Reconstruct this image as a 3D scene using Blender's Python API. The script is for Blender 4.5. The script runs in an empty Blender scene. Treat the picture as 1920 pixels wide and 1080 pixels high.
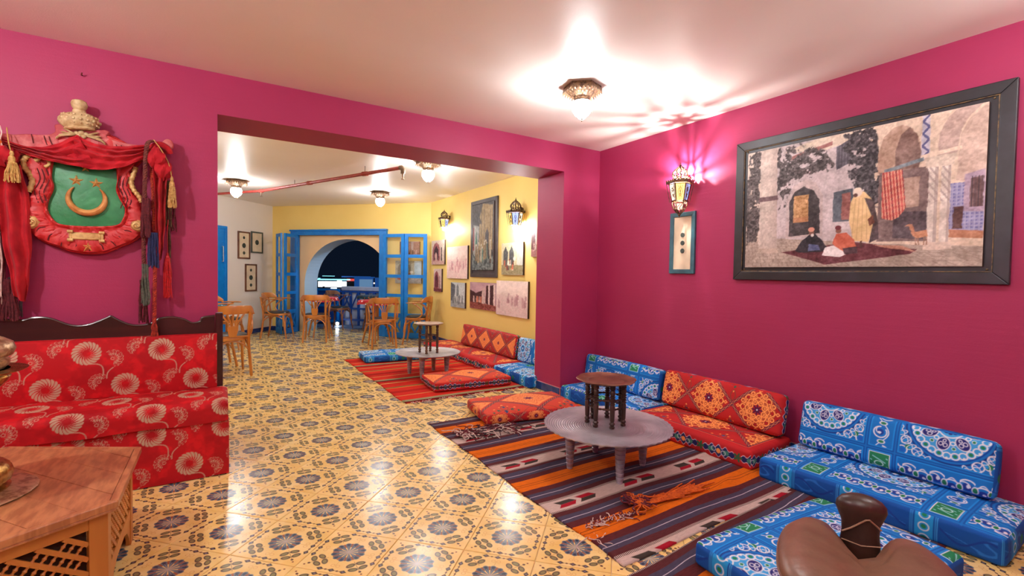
import bpy, bmesh, math, random
import numpy as np
from mathutils import Vector, Matrix

random.seed(7)
RNG = np.random.RandomState(11)
PI = math.pi
COL = bpy.context.scene.collection
SC = bpy.context.scene

# ------------------------------------------------------------------ camera
F_PX, PITCH, YAW, CAM_H, ROLL = 879.5, 0.0290, 0.5595, 1.2, 0.0166
cd = bpy.data.cameras.new('camera')
cam = bpy.data.objects.new('camera', cd)
COL.objects.link(cam)
cd.sensor_width = 36.0
cd.lens = F_PX / 1920.0 * 36.0
cd.clip_start = 0.02
cd.clip_end = 500
_f0 = Vector((math.sin(YAW), math.cos(YAW), 0))
_r0 = Vector((math.cos(YAW), -math.sin(YAW), 0))
_u0 = Vector((0, 0, 1))
_f = _f0 * math.cos(PITCH) - _u0 * math.sin(PITCH)
_u = _u0 * math.cos(PITCH) + _f0 * math.sin(PITCH)
_r = _r0 * math.cos(ROLL) + _u * math.sin(ROLL)
_u = _u * math.cos(ROLL) - _r0 * math.sin(ROLL)
_m = Matrix(((_r.x, _u.x, -_f.x, 0), (_r.y, _u.y, -_f.y, 0), (_r.z, _u.z, -_f.z, CAM_H), (0, 0, 0, 1)))
cam.matrix_world = _m
SC.camera = cam

# ------------------------------------------------------------------ world, exposure
w = bpy.data.worlds.new('night')
SC.world = w
w.use_nodes = True
w.node_tree.nodes['Background'].inputs[0].default_value = (0.0016, 0.0032, 0.0075, 1)
w.node_tree.nodes['Background'].inputs[1].default_value = 1.0
SC.view_settings.view_transform = 'Standard'
SC.view_settings.look = 'None'
SC.view_settings.gamma = 1.0
SC.view_settings.exposure = 0.98
SC.view_settings.use_curve_mapping = False
try:
    SC.cycles.use_denoising = True
    SC.cycles.max_bounces = 8
    SC.cycles.diffuse_bounces = 5
    SC.cycles.glossy_bounces = 3
    SC.cycles.transparent_max_bounces = 8
    SC.cycles.caustics_reflective = False
    SC.cycles.caustics_refractive = False
    SC.cycles.sample_clamp_indirect = 6.0
except Exception:
    pass

# room lamps (bulbs of the ceiling lanterns); each lantern itself is built further down
MAIN_LAMPS = [(2.093, 2.486), (-1.45, 2.0), (0.35, 0.15), (2.35, 0.25), (-0.9, -0.35)]  # one seen, one read off the crest's shadow, last three added unseen for fill
FAR_LAMPS = [(0.218, 7.814), (2.189, 7.5), (2.044, 5.119), (-0.6, 5.4)]
CEIL = 2.478
def bulb(name, x, y, z, power, col=(1.0, 0.93, 0.84), r=0.045):
    l = bpy.data.lights.new(name, 'POINT')
    l.energy = power
    l.color = col
    l.shadow_soft_size = r
    o = bpy.data.objects.new(name, l)
    o.location = (x, y, z)
    COL.objects.link(o)
    return o
MAIN_P = [120, 300, 90, 100, 90]     # emission of each lantern's glass globe

# ------------------------------------------------------------------ colour and material helpers
def lin(c):
    out = []
    for v in c[:3]:
        v = v / 255.0
        out.append(v / 12.92 if v <= 0.04045 else ((v + 0.055) / 1.055) ** 2.4)
    return tuple(out)
def lin4(c):
    return lin(c) + (1.0,)
def linarr(a):
    a = np.clip(a / 255.0, 0, 1)
    return np.where(a <= 0.04045, a / 12.92, ((a + 0.055) / 1.055) ** 2.4)

def newmat(name):
    m = bpy.data.materials.new(name)
    m.use_nodes = True
    nt = m.node_tree
    return m, nt, nt.nodes['Principled BSDF']

def add_bump(nt, b, scale, strength, detail=4, dist=0.004, coord='Object', stretch=None):
    tc = nt.nodes.new('ShaderNodeTexCoord')
    n = nt.nodes.new('ShaderNodeTexNoise')
    n.inputs['Scale'].default_value = scale
    n.inputs['Detail'].default_value = detail
    src = tc.outputs[coord]
    if stretch:
        mp = nt.nodes.new('ShaderNodeMapping')
        mp.inputs['Scale'].default_value = stretch
        nt.links.new(src, mp.inputs[0]); src = mp.outputs[0]
    nt.links.new(src, n.inputs['Vector'])
    bm = nt.nodes.new('ShaderNodeBump')
    bm.inputs['Strength'].default_value = strength
    bm.inputs['Distance'].default_value = dist
    nt.links.new(n.outputs[0], bm.inputs['Height'])
    nt.links.new(bm.outputs[0], b.inputs['Normal'])
    return n, bm

def pm(name, c1, c2=None, rough=0.6, metal=0.0, nscale=6.0, bump=None, spec=0.5, coat=0.0, stretch=None, contrast=(0.35, 0.65), detail=4, tr=None):
    """plain procedural material: noise-driven mix of two close colours + optional bump (scale, strength, distance)"""
    m, nt, b = newmat(name)
    b.inputs['Roughness'].default_value = rough
    b.inputs['Metallic'].default_value = metal
    b.inputs['Specular IOR Level'].default_value = spec
    if coat:
        b.inputs['Coat Weight'].default_value = coat
        b.inputs['Coat Roughness'].default_value = 0.12
    c2 = c2 or tuple(v * 0.88 for v in c1)
    tc = nt.nodes.new('ShaderNodeTexCoord')
    n = nt.nodes.new('ShaderNodeTexNoise')
    n.inputs['Scale'].default_value = nscale
    n.inputs['Detail'].default_value = detail
    src = tc.outputs['Object']
    if stretch:
        mp = nt.nodes.new('ShaderNodeMapping')
        mp.inputs['Scale'].default_value = stretch
        nt.links.new(src, mp.inputs[0]); src = mp.outputs[0]
    nt.links.new(src, n.inputs['Vector'])
    r = nt.nodes.new('ShaderNodeValToRGB')
    r.color_ramp.elements[0].position = contrast[0]
    r.color_ramp.elements[1].position = contrast[1]
    r.color_ramp.elements[0].color = lin4(c1)
    r.color_ramp.elements[1].color = lin4(c2)
    nt.links.new(n.outputs[0], r.inputs[0])
    nt.links.new(r.outputs[0], b.inputs['Base Color'])
    if bump:
        add_bump(nt, b, bump[0], bump[1], dist=bump[2] if len(bump) > 2 else 0.004, stretch=stretch)
    return m

def emit(name, c, strength):
    m, nt, b = newmat(name)
    b.inputs['Base Color'].default_value = lin4(c)
    b.inputs['Emission Color'].default_value = lin4(c)
    b.inputs['Emission Strength'].default_value = strength
    return m

# small expression language over math nodes
class X:
    nt = None
    def __init__(s, sock): s.s = sock
    @staticmethod
    def op(kind, *a, clamp=False):
        n = X.nt.nodes.new('ShaderNodeMath'); n.operation = kind; n.use_clamp = clamp
        for i, v in enumerate(a):
            if isinstance(v, X): X.nt.links.new(v.s, n.inputs[i])
            else: n.inputs[i].default_value = float(v)
        return X(n.outputs[0])
    def __add__(s, o): return X.op('ADD', s, o)
    def __radd__(s, o): return X.op('ADD', o, s)
    def __sub__(s, o): return X.op('SUBTRACT', s, o)
    def __rsub__(s, o): return X.op('SUBTRACT', o, s)
    def __mul__(s, o): return X.op('MULTIPLY', s, o)
    def __rmul__(s, o): return X.op('MULTIPLY', o, s)
    def __truediv__(s, o): return X.op('DIVIDE', s, o)
def xabs(a): return X.op('ABSOLUTE', a)
def xmin(a, b): return X.op('MINIMUM', a, b)
def xmax(a, b): return X.op('MAXIMUM', a, b)
def xlen(a, b): return X.op('SQRT', a * a + b * b)
def xmask(sd, wdt): return X.op('MULTIPLY_ADD', sd, -1.0 / wdt, 0.5, clamp=True)
def xtri(a, period):   # distance to the nearest multiple of period
    return xabs(X.op('WRAP', a, period / 2, -period / 2))
def xmix(f, a, b):
    n = X.nt.nodes.new('ShaderNodeMix'); n.data_type = 'RGBA'
    if isinstance(f, X): X.nt.links.new(f.s, n.inputs[0])
    else: n.inputs[0].default_value = f
    for k, v in ((6, a), (7, b)):
        if isinstance(v, tuple): n.inputs[k].default_value = lin4(v)
        else: X.nt.links.new(v, n.inputs[k])
    return n.outputs[2]

# ------------------------------------------------------------------ object helpers
def tag(o, label=None, cat=None, group=None, kind=None):
    if label: o['label'] = label
    if cat: o['category'] = cat
    if group: o['group'] = group
    if kind: o['kind'] = kind
    return o
def empty(name, loc=(0, 0, 0), rz=0.0, label=None, cat=None, group=None, kind=None):
    o = bpy.data.objects.new(name, None)
    o.location = loc
    o.rotation_euler = (0, 0, rz)
    o.empty_display_size = 0.1
    COL.objects.link(o)
    return tag(o, label, cat, group, kind)
def kids(o): return [c for c in COL.objects if c.parent == o]
CH = {}
def link(o, parent=None):
    COL.objects.link(o)
    if parent is not None:
        o.parent = parent
        CH.setdefault(parent.name, []).append(o)
    return o
def copy_tree(o, parent=None):
    c = o.copy()
    link(c, parent)
    for ch in list(CH.get(o.name, [])):
        copy_tree(ch, c)
    return c

class MB:
    """mesh builder"""
    def __init__(s): s.v = []; s.f = []; s.mi = []; s.cur = 0; s.uv = None
    def add(s, vs, fs, M=None):
        k = len(s.v)
        if M is not None: vs = [tuple(M @ Vector(p)) for p in vs]
        s.v += [tuple(p) for p in vs]
        s.f += [tuple(i + k for i in f) for f in fs]
        s.mi += [s.cur] * len(fs)
        return s
    def box(s, x0, x1, y0, y1, z0, z1, M=None, bev=0.0):
        if bev <= 0:
            vs = [(x, y, z) for x in (x0, x1) for y in (y0, y1) for z in (z0, z1)]
            fs = [(0, 1, 3, 2), (4, 6, 7, 5), (0, 4, 5, 1), (2, 3, 7, 6), (0, 2, 6, 4), (1, 5, 7, 3)]
            return s.add(vs, fs, M)
        b = bev
        vs = []; idx = {}
        for i, (X0, sx) in enumerate(((x0, 1), (x1, -1))):
            for j, (Y0, sy) in enumerate(((y0, 1), (y1, -1))):
                for k, (Z0, sz) in enumerate(((z0, 1), (z1, -1))):
                    idx[i, j, k, 0] = len(vs); vs.append((X0, Y0 + sy * b, Z0 + sz * b))
                    idx[i, j, k, 1] = len(vs); vs.append((X0 + sx * b, Y0, Z0 + sz * b))
                    idx[i, j, k, 2] = len(vs); vs.append((X0 + sx * b, Y0 + sy * b, Z0))
        g = lambda i, j, k, a: idx[i, j, k, a]
        fs = [(g(0,0,0,0), g(0,0,1,0), g(0,1,1,0), g(0,1,0,0)), (g(1,0,0,0), g(1,1,0,0), g(1,1,1,0), g(1,0,1,0)),
              (g(0,0,0,1), g(1,0,0,1), g(1,0,1,1), g(0,0,1,1)), (g(0,1,0,1), g(0,1,1,1), g(1,1,1,1), g(1,1,0,1)),
              (g(0,0,0,2), g(0,1,0,2), g(1,1,0,2), g(1,0,0,2)), (g(0,0,1,2), g(1,0,1,2), g(1,1,1,2), g(0,1,1,2))]
        for j in (0, 1):
            for k in (0, 1): fs.append((g(0,j,k,1), g(0,j,k,2), g(1,j,k,2), g(1,j,k,1)))
        for i in (0, 1):
            for k in (0, 1): fs.append((g(i,0,k,0), g(i,0,k,2), g(i,1,k,2), g(i,1,k,0)))
        for i in (0, 1):
            for j in (0, 1): fs.append((g(i,j,0,0), g(i,j,0,1), g(i,j,1,1), g(i,j,1,0)))
        for i in (0, 1):
            for j in (0, 1):
                for k in (0, 1): fs.append((g(i,j,k,0), g(i,j,k,1), g(i,j,k,2)))
        return s.add(vs, fs, M)
    def lathe(s, prof, n=24, M=None, cap=True, ph=0.0, wave=None):
        vs = []; fs = []
        m = len(prof)
        for i in range(n):
            a = 2 * PI * i / n + ph
            for (r, z) in prof:
                rr = r if wave is None else wave(r, z, a)
                vs.append((rr * math.cos(a), rr * math.sin(a), z))
        for i in range(n):
            j = (i + 1) % n
            for k in range(m - 1):
                fs.append((i * m + k, j * m + k, j * m + k + 1, i * m + k + 1))
        if cap:
            if prof[0][0] > 1e-5: fs.append(tuple(i * m for i in range(n))[::-1])
            if prof[-1][0] > 1e-5: fs.append(tuple(i * m + m - 1 for i in range(n)))
        return s.add(vs, fs, M)
    def tube(s, pts, r, n=8, M=None, cap=True, flat=None, up=None, closed=False):
        """sweep along pts; r number or list; flat=(a,b) half sizes for a rounded-rect like ellipse section"""
        P = [Vector(p) for p in pts]
        m = len(P)
        vs = []; fs = []
        prevu = Vector(up) if up is not None else None
        for i, p in enumerate(P):
            if closed: t = (P[(i + 1) % m] - P[(i - 1) % m])
            else: t = (P[min(i + 1, m - 1)] - P[max(i - 1, 0)])
            if t.length < 1e-9: t = Vector((0, 0, 1))
            t.normalize()
            if prevu is None:
                prevu = Vector((0, 0, 1)) if abs(t.z) < 0.9 else Vector((1, 0, 0))
            uu = prevu - t * prevu.dot(t)
            if uu.length < 1e-6: uu = t.orthogonal()
            uu.normalize()
            if up is None: prevu = uu
            vv = t.cross(uu)
            rr = r[i] if isinstance(r, (list, tuple)) else r
            for k in range(n):
                a = 2 * PI * k / n + (PI / n if n == 4 else 0)
                ca, sa = math.cos(a), math.sin(a)
                if flat:
                    fa, fb = flat
                    vs.append(tuple(p + uu * (ca * fa * rr) + vv * (sa * fb * rr)))
                else:
                    vs.append(tuple(p + uu * (ca * rr) + vv * (sa * rr)))
        mm = m if closed else m - 1
        for i in range(mm):
            j = (i + 1) % m
            for k in range(n):
                l = (k + 1) % n
                fs.append((i * n + k, i * n + l, j * n + l, j * n + k))
        if cap and not closed:
            fs.append(tuple(range(n))[::-1])
            fs.append(tuple((m - 1) * n + k for k in range(n)))
        return s.add(vs, fs, M)
    def prism(s, poly, z0, z1, M=None):
        n = len(poly)
        vs = [(x, y, z0) for x, y in poly] + [(x, y, z1) for x, y in poly]
        fs = [tuple(range(n))[::-1], tuple(range(n, 2 * n))]
        fs += [(i, (i + 1) % n, (i + 1) % n + n, i + n) for i in range(n)]
        return s.add(vs, fs, M)
    def sphere(s, c, r, n=10, m=7, M=None, sc=(1, 1, 1)):
        vs = []; fs = []
        for j in range(m + 1):
            t = PI * j / m
            for i in range(n):
                a = 2 * PI * i / n
                vs.append((c[0] + sc[0] * r * math.sin(t) * math.cos(a), c[1] + sc[1] * r * math.sin(t) * math.sin(a), c[2] + sc[2] * r * math.cos(t)))
        for j in range(m):
            for i in range(n):
                k = (i + 1) % n
                fs.append((j * n + i, (j + 1) * n + i, (j + 1) * n + k, j * n + k))
        return s.add(vs, fs, M)
    def grid(s, nx, ny, fn, M=None, flip=False):
        vs = [fn(i / (nx - 1), j / (ny - 1)) for j in range(ny) for i in range(nx)]
        fs = []
        for j in range(ny - 1):
            for i in range(nx - 1):
                q = (j * nx + i, j * nx + i + 1, (j + 1) * nx + i + 1, (j + 1) * nx + i)
                fs.append(q[::-1] if flip else q)
        return s.add(vs, fs, M)
    def mesh(s, name, mats, smooth=True, sharp=40):
        me = bpy.data.meshes.new(name)
        me.from_pydata(s.v, [], s.f)
        bm = bmesh.new(); bm.from_mesh(me)
        bmesh.ops.remove_doubles(bm, verts=bm.verts, dist=1e-6)
        bmesh.ops.recalc_face_normals(bm, faces=bm.faces)
        bm.to_mesh(me); bm.free()
        for mt in (mats if isinstance(mats, (list, tuple)) else [mats]): me.materials.append(mt)
        if smooth:
            me.shade_smooth()
            try: me.set_sharp_from_angle(angle=math.radians(sharp))
            except Exception: pass
        return me
    def build(s, name, mats, parent=None, loc=None, rot=None, smooth=True, sharp=40, bevel=0.0):
        me = s.mesh(name, mats, smooth, sharp)
        o = bpy.data.objects.new(name, me)
        link(o, parent)
        if loc is not None: o.location = loc
        if rot is not None: o.rotation_euler = rot
        if bevel > 0:
            md = o.modifiers.new('bevel', 'BEVEL'); md.width = bevel; md.segments = 2; md.limit_method = 'ANGLE'
        return o
def T(x=0, y=0, z=0): return Matrix.Translation((x, y, z))
def R(a, ax='Z'): return Matrix.Rotation(a, 4, ax)
def S(x, y, z): return Matrix.Diagonal((x, y, z, 1))
def frame(o, ux, uy, uz):
    """matrix with local x,y,z axes and origin"""
    return Matrix(((ux[0], uy[0], uz[0], o[0]), (ux[1], uy[1], uz[1], o[1]), (ux[2], uy[2], uz[2], o[2]), (0, 0, 0, 1)))
def smooth_path(pts, n=8):
    """Catmull-Rom"""
    P = [Vector(p) for p in pts]
    out = []
    for i in range(len(P) - 1):
        p0 = P[max(i - 1, 0)]; p1 = P[i]; p2 = P[i + 1]; p3 = P[min(i + 2, len(P) - 1)]
        for k in range(n):
            t = k / n
            out.append(0.5 * ((2 * p1) + (-p0 + p2) * t + (2 * p0 - 5 * p1 + 4 * p2 - p3) * t * t + (-p0 + 3 * p1 - 3 * p2 + p3) * t ** 3))
    out.append(P[-1])
    return out

# ------------------------------------------------------------------ numpy painting helpers (colour attributes)
def vnoise(x, y, seed=0):
    xi = np.floor(x).astype(np.int64); yi = np.floor(y).astype(np.int64)
    fx = x - xi; fy = y - yi
    fx = fx * fx * (3 - 2 * fx); fy = fy * fy * (3 - 2 * fy)
    def h(a, b):
        n = (a * 374761393 + b * 668265263 + seed * 974711) & 0x7fffffff
        n = ((n ^ (n >> 13)) * 1274126177) & 0x7fffffff
        return ((n ^ (n >> 16)) & 0xffff) / 65535.0
    return (h(xi, yi) * (1 - fx) + h(xi + 1, yi) * fx) * (1 - fy) + (h(xi, yi + 1) * (1 - fx) + h(xi + 1, yi + 1) * fx) * fy
def fbm(x, y, seed=0, o=4):
    s = 0; a = 0.5; t = 0
    for k in range(o):
        s = s + a * vnoise(x * 2 ** k, y * 2 ** k, seed + k); t += a; a *= 0.55
    return s / t
class Cv:
    """a painted sheet: points x,y in metres, rgb 0-255"""
    def __init__(s, x, y, base, aa=0.0025):
        s.x = x; s.y = y; s.rgb = np.empty((x.size, 3)); s.rgb[:] = base; s.aa = aa
    def put(s, m, c):
        c = np.asarray(c, float)
        s.rgb += m[:, None] * (c - s.rgb)
    def sd(s, d, c, k=1.0): s.put(np.clip(0.5 - d / s.aa, 0, 1) * k, c)
    def line(s, d, wd, c, k=1.0): s.sd(np.abs(d) - wd, c, k)
def seg_dist(x, y, pts, closed=False):
    d = np.full(x.shape, 1e9)
    n = len(pts)
    for i in range(n if closed else n - 1):
        ax, ay = pts[i]; bx, by = pts[(i + 1) % n]
        dx, dy = bx - ax, by - ay
        L = dx * dx + dy * dy + 1e-12
        t = np.clip(((x - ax) * dx + (y - ay) * dy) / L, 0, 1)
        d = np.minimum(d, np.hypot(x - ax - t * dx, y - ay - t * dy))
    return d
def pol_in(x, y, pts):
    ins = np.zeros(x.shape, bool)
    n = len(pts)
    for i in range(n):
        ax, ay = pts[i]; bx, by = pts[(i + 1) % n]
        if ay == by: continue
        c = ((ay > y) != (by > y)) & (x < (bx - ax) * (y - ay) / (by - ay) + ax)
        ins ^= c
    return ins
def poly_sd(x, y, pts):
    d = seg_dist(x, y, pts, True)
    return np.where(pol_in(x, y, pts), -d, d)
def wrapd(v, p): return (v + p / 2) % p - p / 2

def vmat(name, rough=0.85, weave=900, strength=0.25, sheen=0.0, spec=0.3, coat=0.0):
    m, nt, b = newmat(name)
    a = nt.nodes.new('ShaderNodeAttribute'); a.attribute_name = 'Col'
    nt.links.new(a.outputs['Color'], b.inputs['Base Color'])
    b.inputs['Roughness'].default_value = rough
    b.inputs['Specular IOR Level'].default_value = spec
    b.inputs['Sheen Weight'].default_value = sheen
    b.inputs['Coat Weight'].default_value = coat
    add_bump(nt, b, weave, strength, detail=2, dist=0.001)
    return m

def grid_mesh(name, blocks, mat):
    """blocks: list of (verts Nx3, nx, ny, rgb Nx3 (0-255), flip); quads by index; returns mesh with colour attribute"""
    V = []; C = []; Q = []; k = 0
    for vs, nx, ny, rgb, flip in blocks:
        V.append(vs); C.append(rgb)
        i = np.arange(nx - 1); j = np.arange(ny - 1)
        a = (j[:, None] * nx + i[None, :]).ravel() + k
        q = np.stack([a, a + 1, a + nx + 1, a + nx], 1)
        if flip: q = q[:, ::-1]
        Q.append(q); k += nx * ny
    V = np.concatenate(V); C = np.concatenate(C); Q = np.concatenate(Q)
    me = bpy.data.meshes.new(name)
    me.vertices.add(len(V)); me.vertices.foreach_set('co', V.astype(np.float32).ravel())
    me.loops.add(Q.size); me.loops.foreach_set('vertex_index', Q.astype(np.int32).ravel())
    me.polygons.add(len(Q))
    me.polygons.foreach_set('loop_start', (np.arange(len(Q)) * 4).astype(np.int32))
    try: me.polygons.foreach_set('loop_total', np.full(len(Q), 4, np.int32))
    except Exception: pass
    me.update(calc_edges=True)
    ca = me.color_attributes.new('Col', 'FLOAT_COLOR', 'POINT')
    c4 = np.ones((len(V), 4), np.float32); c4[:, :3] = linarr(C)
    ca.data.foreach_set('color', c4.ravel())
    me.materials.append(mat)
    me.shade_smooth()
    me.validate()
    return me
# measured positions
PIPE_A, PIPE_B, PIPE_C = (-0.067, 8.971, 2.408), (0.556, 8.132, 2.408), (1.737, 5.195, 2.378)
NIGHT = [('lit_billboard', 'long white lit sign board in the night view through the arch', 'sign', [('sign_face', (5.01, 25.51, 0.54), (1.35, 0.3, 0.28), 'white_sign'), ('roof_strip', (5.05, 25.51, 0.78), (1.64, 0.3, 0.06), 'teal_light'), ('post', (4.61, 25.59, 0.31), (0.1, 0.3, 0.24), 'dark')]), ('red_lit_building', 'dark building with a small red lit sign in the night view', 'building', [('facade', (6.28, 26.26, 0.74), (1.09, 0.3, 0.4), 'dark'), ('red_panel', (6.03, 25.91, 0.76), (0.4, 0.1, 0.12), 'red_sign'), ('roof', (6.34, 26.04, 0.93), (1.49, 0.3, 0.06), 'blue_wall')]), ('blue_kiosk', 'blue lit kiosk in the night view behind the terrace table', 'kiosk', [('kiosk_wall', (6.02, 23.23, 0.69), (0.88, 0.3, 0.46), 'blue_wall'), ('kiosk_front', (6.01, 22.82, 0.67), (0.6, 0.1, 0.35), 'kiosk_face'), ('roof', (6.02, 23.23, 0.94), (1.0, 0.3, 0.05), 'blue_wall')]), ('blue_gatehouse', 'narrow blue lit hut at the right edge of the arch view', 'kiosk', [('hut_wall', (6.69, 23.05, 0.7), (0.36, 0.3, 0.46), 'blue_wall'), ('light_strip', (6.54, 23.3, 0.65), (0.28, 0.1, 0.06), 'warm_light')]), ('shore_lights', 'row of small lights on the far shore seen through the arch', 'lights', [('lamp', (10.11, 59.14, 0.3), (0.23, 0.3, 0.17), 'teal_light'), ('lamp', (9.88, 59.18, 0.53), (0.09, 0.3, 0.14), 'teal_light'), ('lamp', (11.12, 58.96, 0.64), (1.36, 0.2, 0.05), 'teal_light'), ('lamp', (10.27, 48.93, 0.26), (0.44, 0.3, 0.08), 'warm_light'), ('lamp', (10.86, 48.81, 0.24), (0.44, 0.3, 0.09), 'teal_light'), ('lamp', (11.77, 48.59, 0.09), (0.13, 0.3, 0.09), 'warm_light'), ('lamp', (3.9, 19.62, 0.52), (0.2, 0.3, 0.05), 'white_sign')])]
FAR_P = 95.0
# ================================================================== ROOM SHELL
XR, YB, THK = 3.324, 3.646, 0.44
JL, JR, OH = -0.004, 2.862, 2.212
XR2 = 3.275
FA = Vector((0.9216, 10.5389)); FB = Vector((3.275, 8.027))
FD = (FB - FA).normalized(); FN = Vector((-FD.y, FD.x)) * 1.0     # outward normal (away from camera)
if FN.dot(Vector((0.7, 0.7))) < 0: FN = -FN
FL = (FB - FA).length
LW = Vector((0.0213, 9.5545)); LD = (FA - LW).normalized(); LN = Vector((-LD.y, LD.x))

def plaster(name, c1, c2, rough=0.55, b=0.25, scratch=True):
    m, nt, bs = newmat(name)
    X.nt = nt
    bs.inputs['Roughness'].default_value = rough
    bs.inputs['Specular IOR Level'].default_value = 0.35
    tc = nt.nodes.new('ShaderNodeTexCoord')
    n = nt.nodes.new('ShaderNodeTexNoise'); n.inputs['Scale'].default_value = 1.6; n.inputs['Detail'].default_value = 5
    nt.links.new(tc.outputs['Object'], n.inputs['Vector'])
    col = xmix(X.op('MULTIPLY_ADD', X(n.outputs[0]), 2.2, -0.6, clamp=True), c1, c2)
    # roller streaks, stretched along the wall
    mp = nt.nodes.new('ShaderNodeMapping'); mp.inputs['Scale'].default_value = (1.5, 1.5, 14)
    nt.links.new(tc.outputs['Object'], mp.inputs[0])
    n2 = nt.nodes.new('ShaderNodeTexNoise'); n2.inputs['Scale'].default_value = 3.0; n2.inputs['Detail'].default_value = 6
    nt.links.new(mp.outputs[0], n2.inputs['Vector'])
    n3 = nt.nodes.new('ShaderNodeTexNoise'); n3.inputs['Scale'].default_value = 140; n3.inputs['Detail'].default_value = 3
    nt.links.new(tc.outputs['Object'], n3.inputs['Vector'])
    hgt = X(n2.outputs[0]) * 0.6 + X(n3.outputs[0]) * 0.25 + X(n.outputs[0]) * 1.2
    bm = nt.nodes.new('ShaderNodeBump'); bm.inputs['Strength'].default_value = b; bm.inputs['Distance'].default_value = 0.006
    nt.links.new(hgt.s, bm.inputs['Height']); nt.links.new(bm.outputs[0], bs.inputs['Normal'])
    nt.links.new(col, bs.inputs['Base Color'])
    return m
M_PINK = plaster('pink_plaster', (164, 46, 90), (156, 41, 83))
M_CEIL = plaster('cream_ceiling_plaster', (242, 234, 228), (238, 229, 222), rough=0.42, b=0.35)
M_YEL = plaster('yellow_plaster', (240, 212, 130), (236, 206, 120))
M_WHITE = plaster('white_plaster', (226, 218, 212), (220, 212, 206))
M_ARCHIN = plaster('pale_cream_plaster', (240, 206, 160), (236, 200, 152))
M_BLUEW = plaster('pale_blue_plaster', (176, 204, 226), (168, 198, 222))
M_GROUT = pm('grout', (226, 200, 160), (214, 184, 142), rough=0.8, nscale=20)

def struct(name, mb, mat, smooth=False, label=None):
    o = mb.build(name, mat, smooth=smooth)
    o['kind'] = 'structure'
    if label: o['label'] = label
    return o

# walls -- right side of the main room and of the far room are in line but not flush
struct('wall_right', MB().box(XR, XR + 0.15, -2.0, YB + 0.1, -0.02, CEIL + 0.02), M_PINK)
mb = MB()
mb.box(-2.6, JL, YB, YB + THK, -0.02, CEIL + 0.02)
mb.box(JR, XR + 0.15, YB, YB + THK, -0.02, CEIL + 0.02)
mb.box(JL, JR, YB, YB + THK, OH, CEIL + 0.02)
struct('wall_back', mb, M_PINK)
struct('wall_left', MB().box(-2.75, -2.6, -2.0, YB, -0.02, CEIL + 0.02), M_PINK)
struct('wall_rear', MB().box(-2.75, XR + 0.15, -2.15, -2.0, -0.02, CEIL + 0.02), M_PINK)
# far room
struct('wall_far_right', MB().box(XR2, XR2 + 0.15, YB + THK, FB.y + 0.2, -0.02, CEIL + 0.02), M_YEL)
Mfar = frame((FA.x, FA.y, 0), (FD.x, FD.y, 0), (FN.x, FN.y, 0), (0, 0, 1))     # local: x along wall, y outward, z up
HS0, HS1, HZ = 0.56, 2.47, 1.935       # rectangular recess for the folding doors
mb = MB()
mb.box(-0.1, HS0, 0, 0.12, -0.02, CEIL + 0.02, Mfar)
mb.box(HS1, FL + 0.1, 0, 0.12, -0.02, CEIL + 0.02, Mfar)
mb.box(HS0, HS1, 0, 0.12, HZ, CEIL + 0.02, Mfar)
struct('wall_far_diagonal', mb, M_YEL)
# arched outer wall inside the recess: cream front, pale blue reveal
AC, AW, ASP, AR = 1.66, 0.955, 0.90, 0.925
def arch_pts(n=40):
    out = []
    for i in range(n + 1):
        a = PI - PI * i / n
        out.append((AC + AW * math.cos(a), ASP + AR * math.sin(a) ** 0.92))
    return out
ap = arch_pts()
def arch_wall(y, sx0, sx1, ztop):
    mb = MB()
    left = [(sx0, -0.02), (AC - AW, -0.02)] ; pts = ap
    n = len(pts)
    vs = []; fs = []
    for (px, pz) in pts:
        vs.append((px, y, pz)); vs.append((px, y, ztop))
    for i in range(n - 1): fs.append((2 * i, 2 * i + 2, 2 * i + 3, 2 * i + 1))
    mb.add(vs, fs, Mfar)
    mb.add([(sx0, y, -0.02), (AC - AW, y, -0.02), (AC - AW, y, ASP), (AC - AW, y, ztop), (sx0, y, ztop)], [(0, 1, 2, 3, 4)], Mfar)
    mb.add([(sx1, y, -0.02), (AC + AW, y, -0.02), (AC + AW, y, ASP), (AC + AW, y, ztop), (sx1, y, ztop)], [(0, 1, 2, 3, 4)], Mfar)
    return mb
AT0, AT1 = 0.06, 0.44
mb = arch_wall(AT0, 0.3, 3.4, 2.3)
mb.cur = 1
seq = [(AC - AW, -0.02)] + ap + [(AC + AW, -0.02)]
vs = [(x, y, z) for (x, z) in seq for y in (AT0, AT1)]
mb.add(vs, [(2 * i, 2 * i + 1, 2 * i + 3, 2 * i + 2) for i in range(len(seq) - 1)], Mfar)
mb2 = arch_wall(AT1, -0.5, 4.2, 2.6); mb2.cur = 1
k = len(mb.v); mb.v += mb2.v; mb.f += [tuple(i + k for i in f) for f in mb2.f]; mb.mi += [1] * len(mb2.f)
me_mi = list(mb.mi)
me = bpy.data.meshes.new('arch'); me.from_pydata(mb.v, [], mb.f)
me.materials.append(M_ARCHIN); me.materials.append(M_BLUEW)
for p, i in zip(me.polygons, me_mi): p.material_index = i
o = link(bpy.data.objects.new('wall_arch', me)); o['kind'] = 'structure'
# far left white wall and closing walls of the far room (unseen ends)
Mlw = frame((FA.x, FA.y, 0), (-LD.x, -LD.y, 0), (LN.x, LN.y, 0), (0, 0, 1))
mb = MB().box(-0.1, 4.1, 0, 0.12, -0.02, CEIL + 0.02, Mlw)
struct('wall_far_left', mb, M_WHITE)
pe = FA - LD * 4.1
struct('wall_far_side', MB().box(pe.x - 0.12, pe.x, YB + THK, pe.y + 0.1, -0.02, CEIL + 0.02), M_YEL)
# paint on the far-room face of the dividing wall
mb = MB()
for a, b, c, d in ((-2.0, JL - 0.0, -0.02, CEIL), (JR, XR2, -0.02, CEIL), (JL, JR, OH, CEIL)):
    mb.box(a, b, YB + THK, YB + THK + 0.004, c, d)
struct('trim_1', mb, M_YEL)
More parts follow.
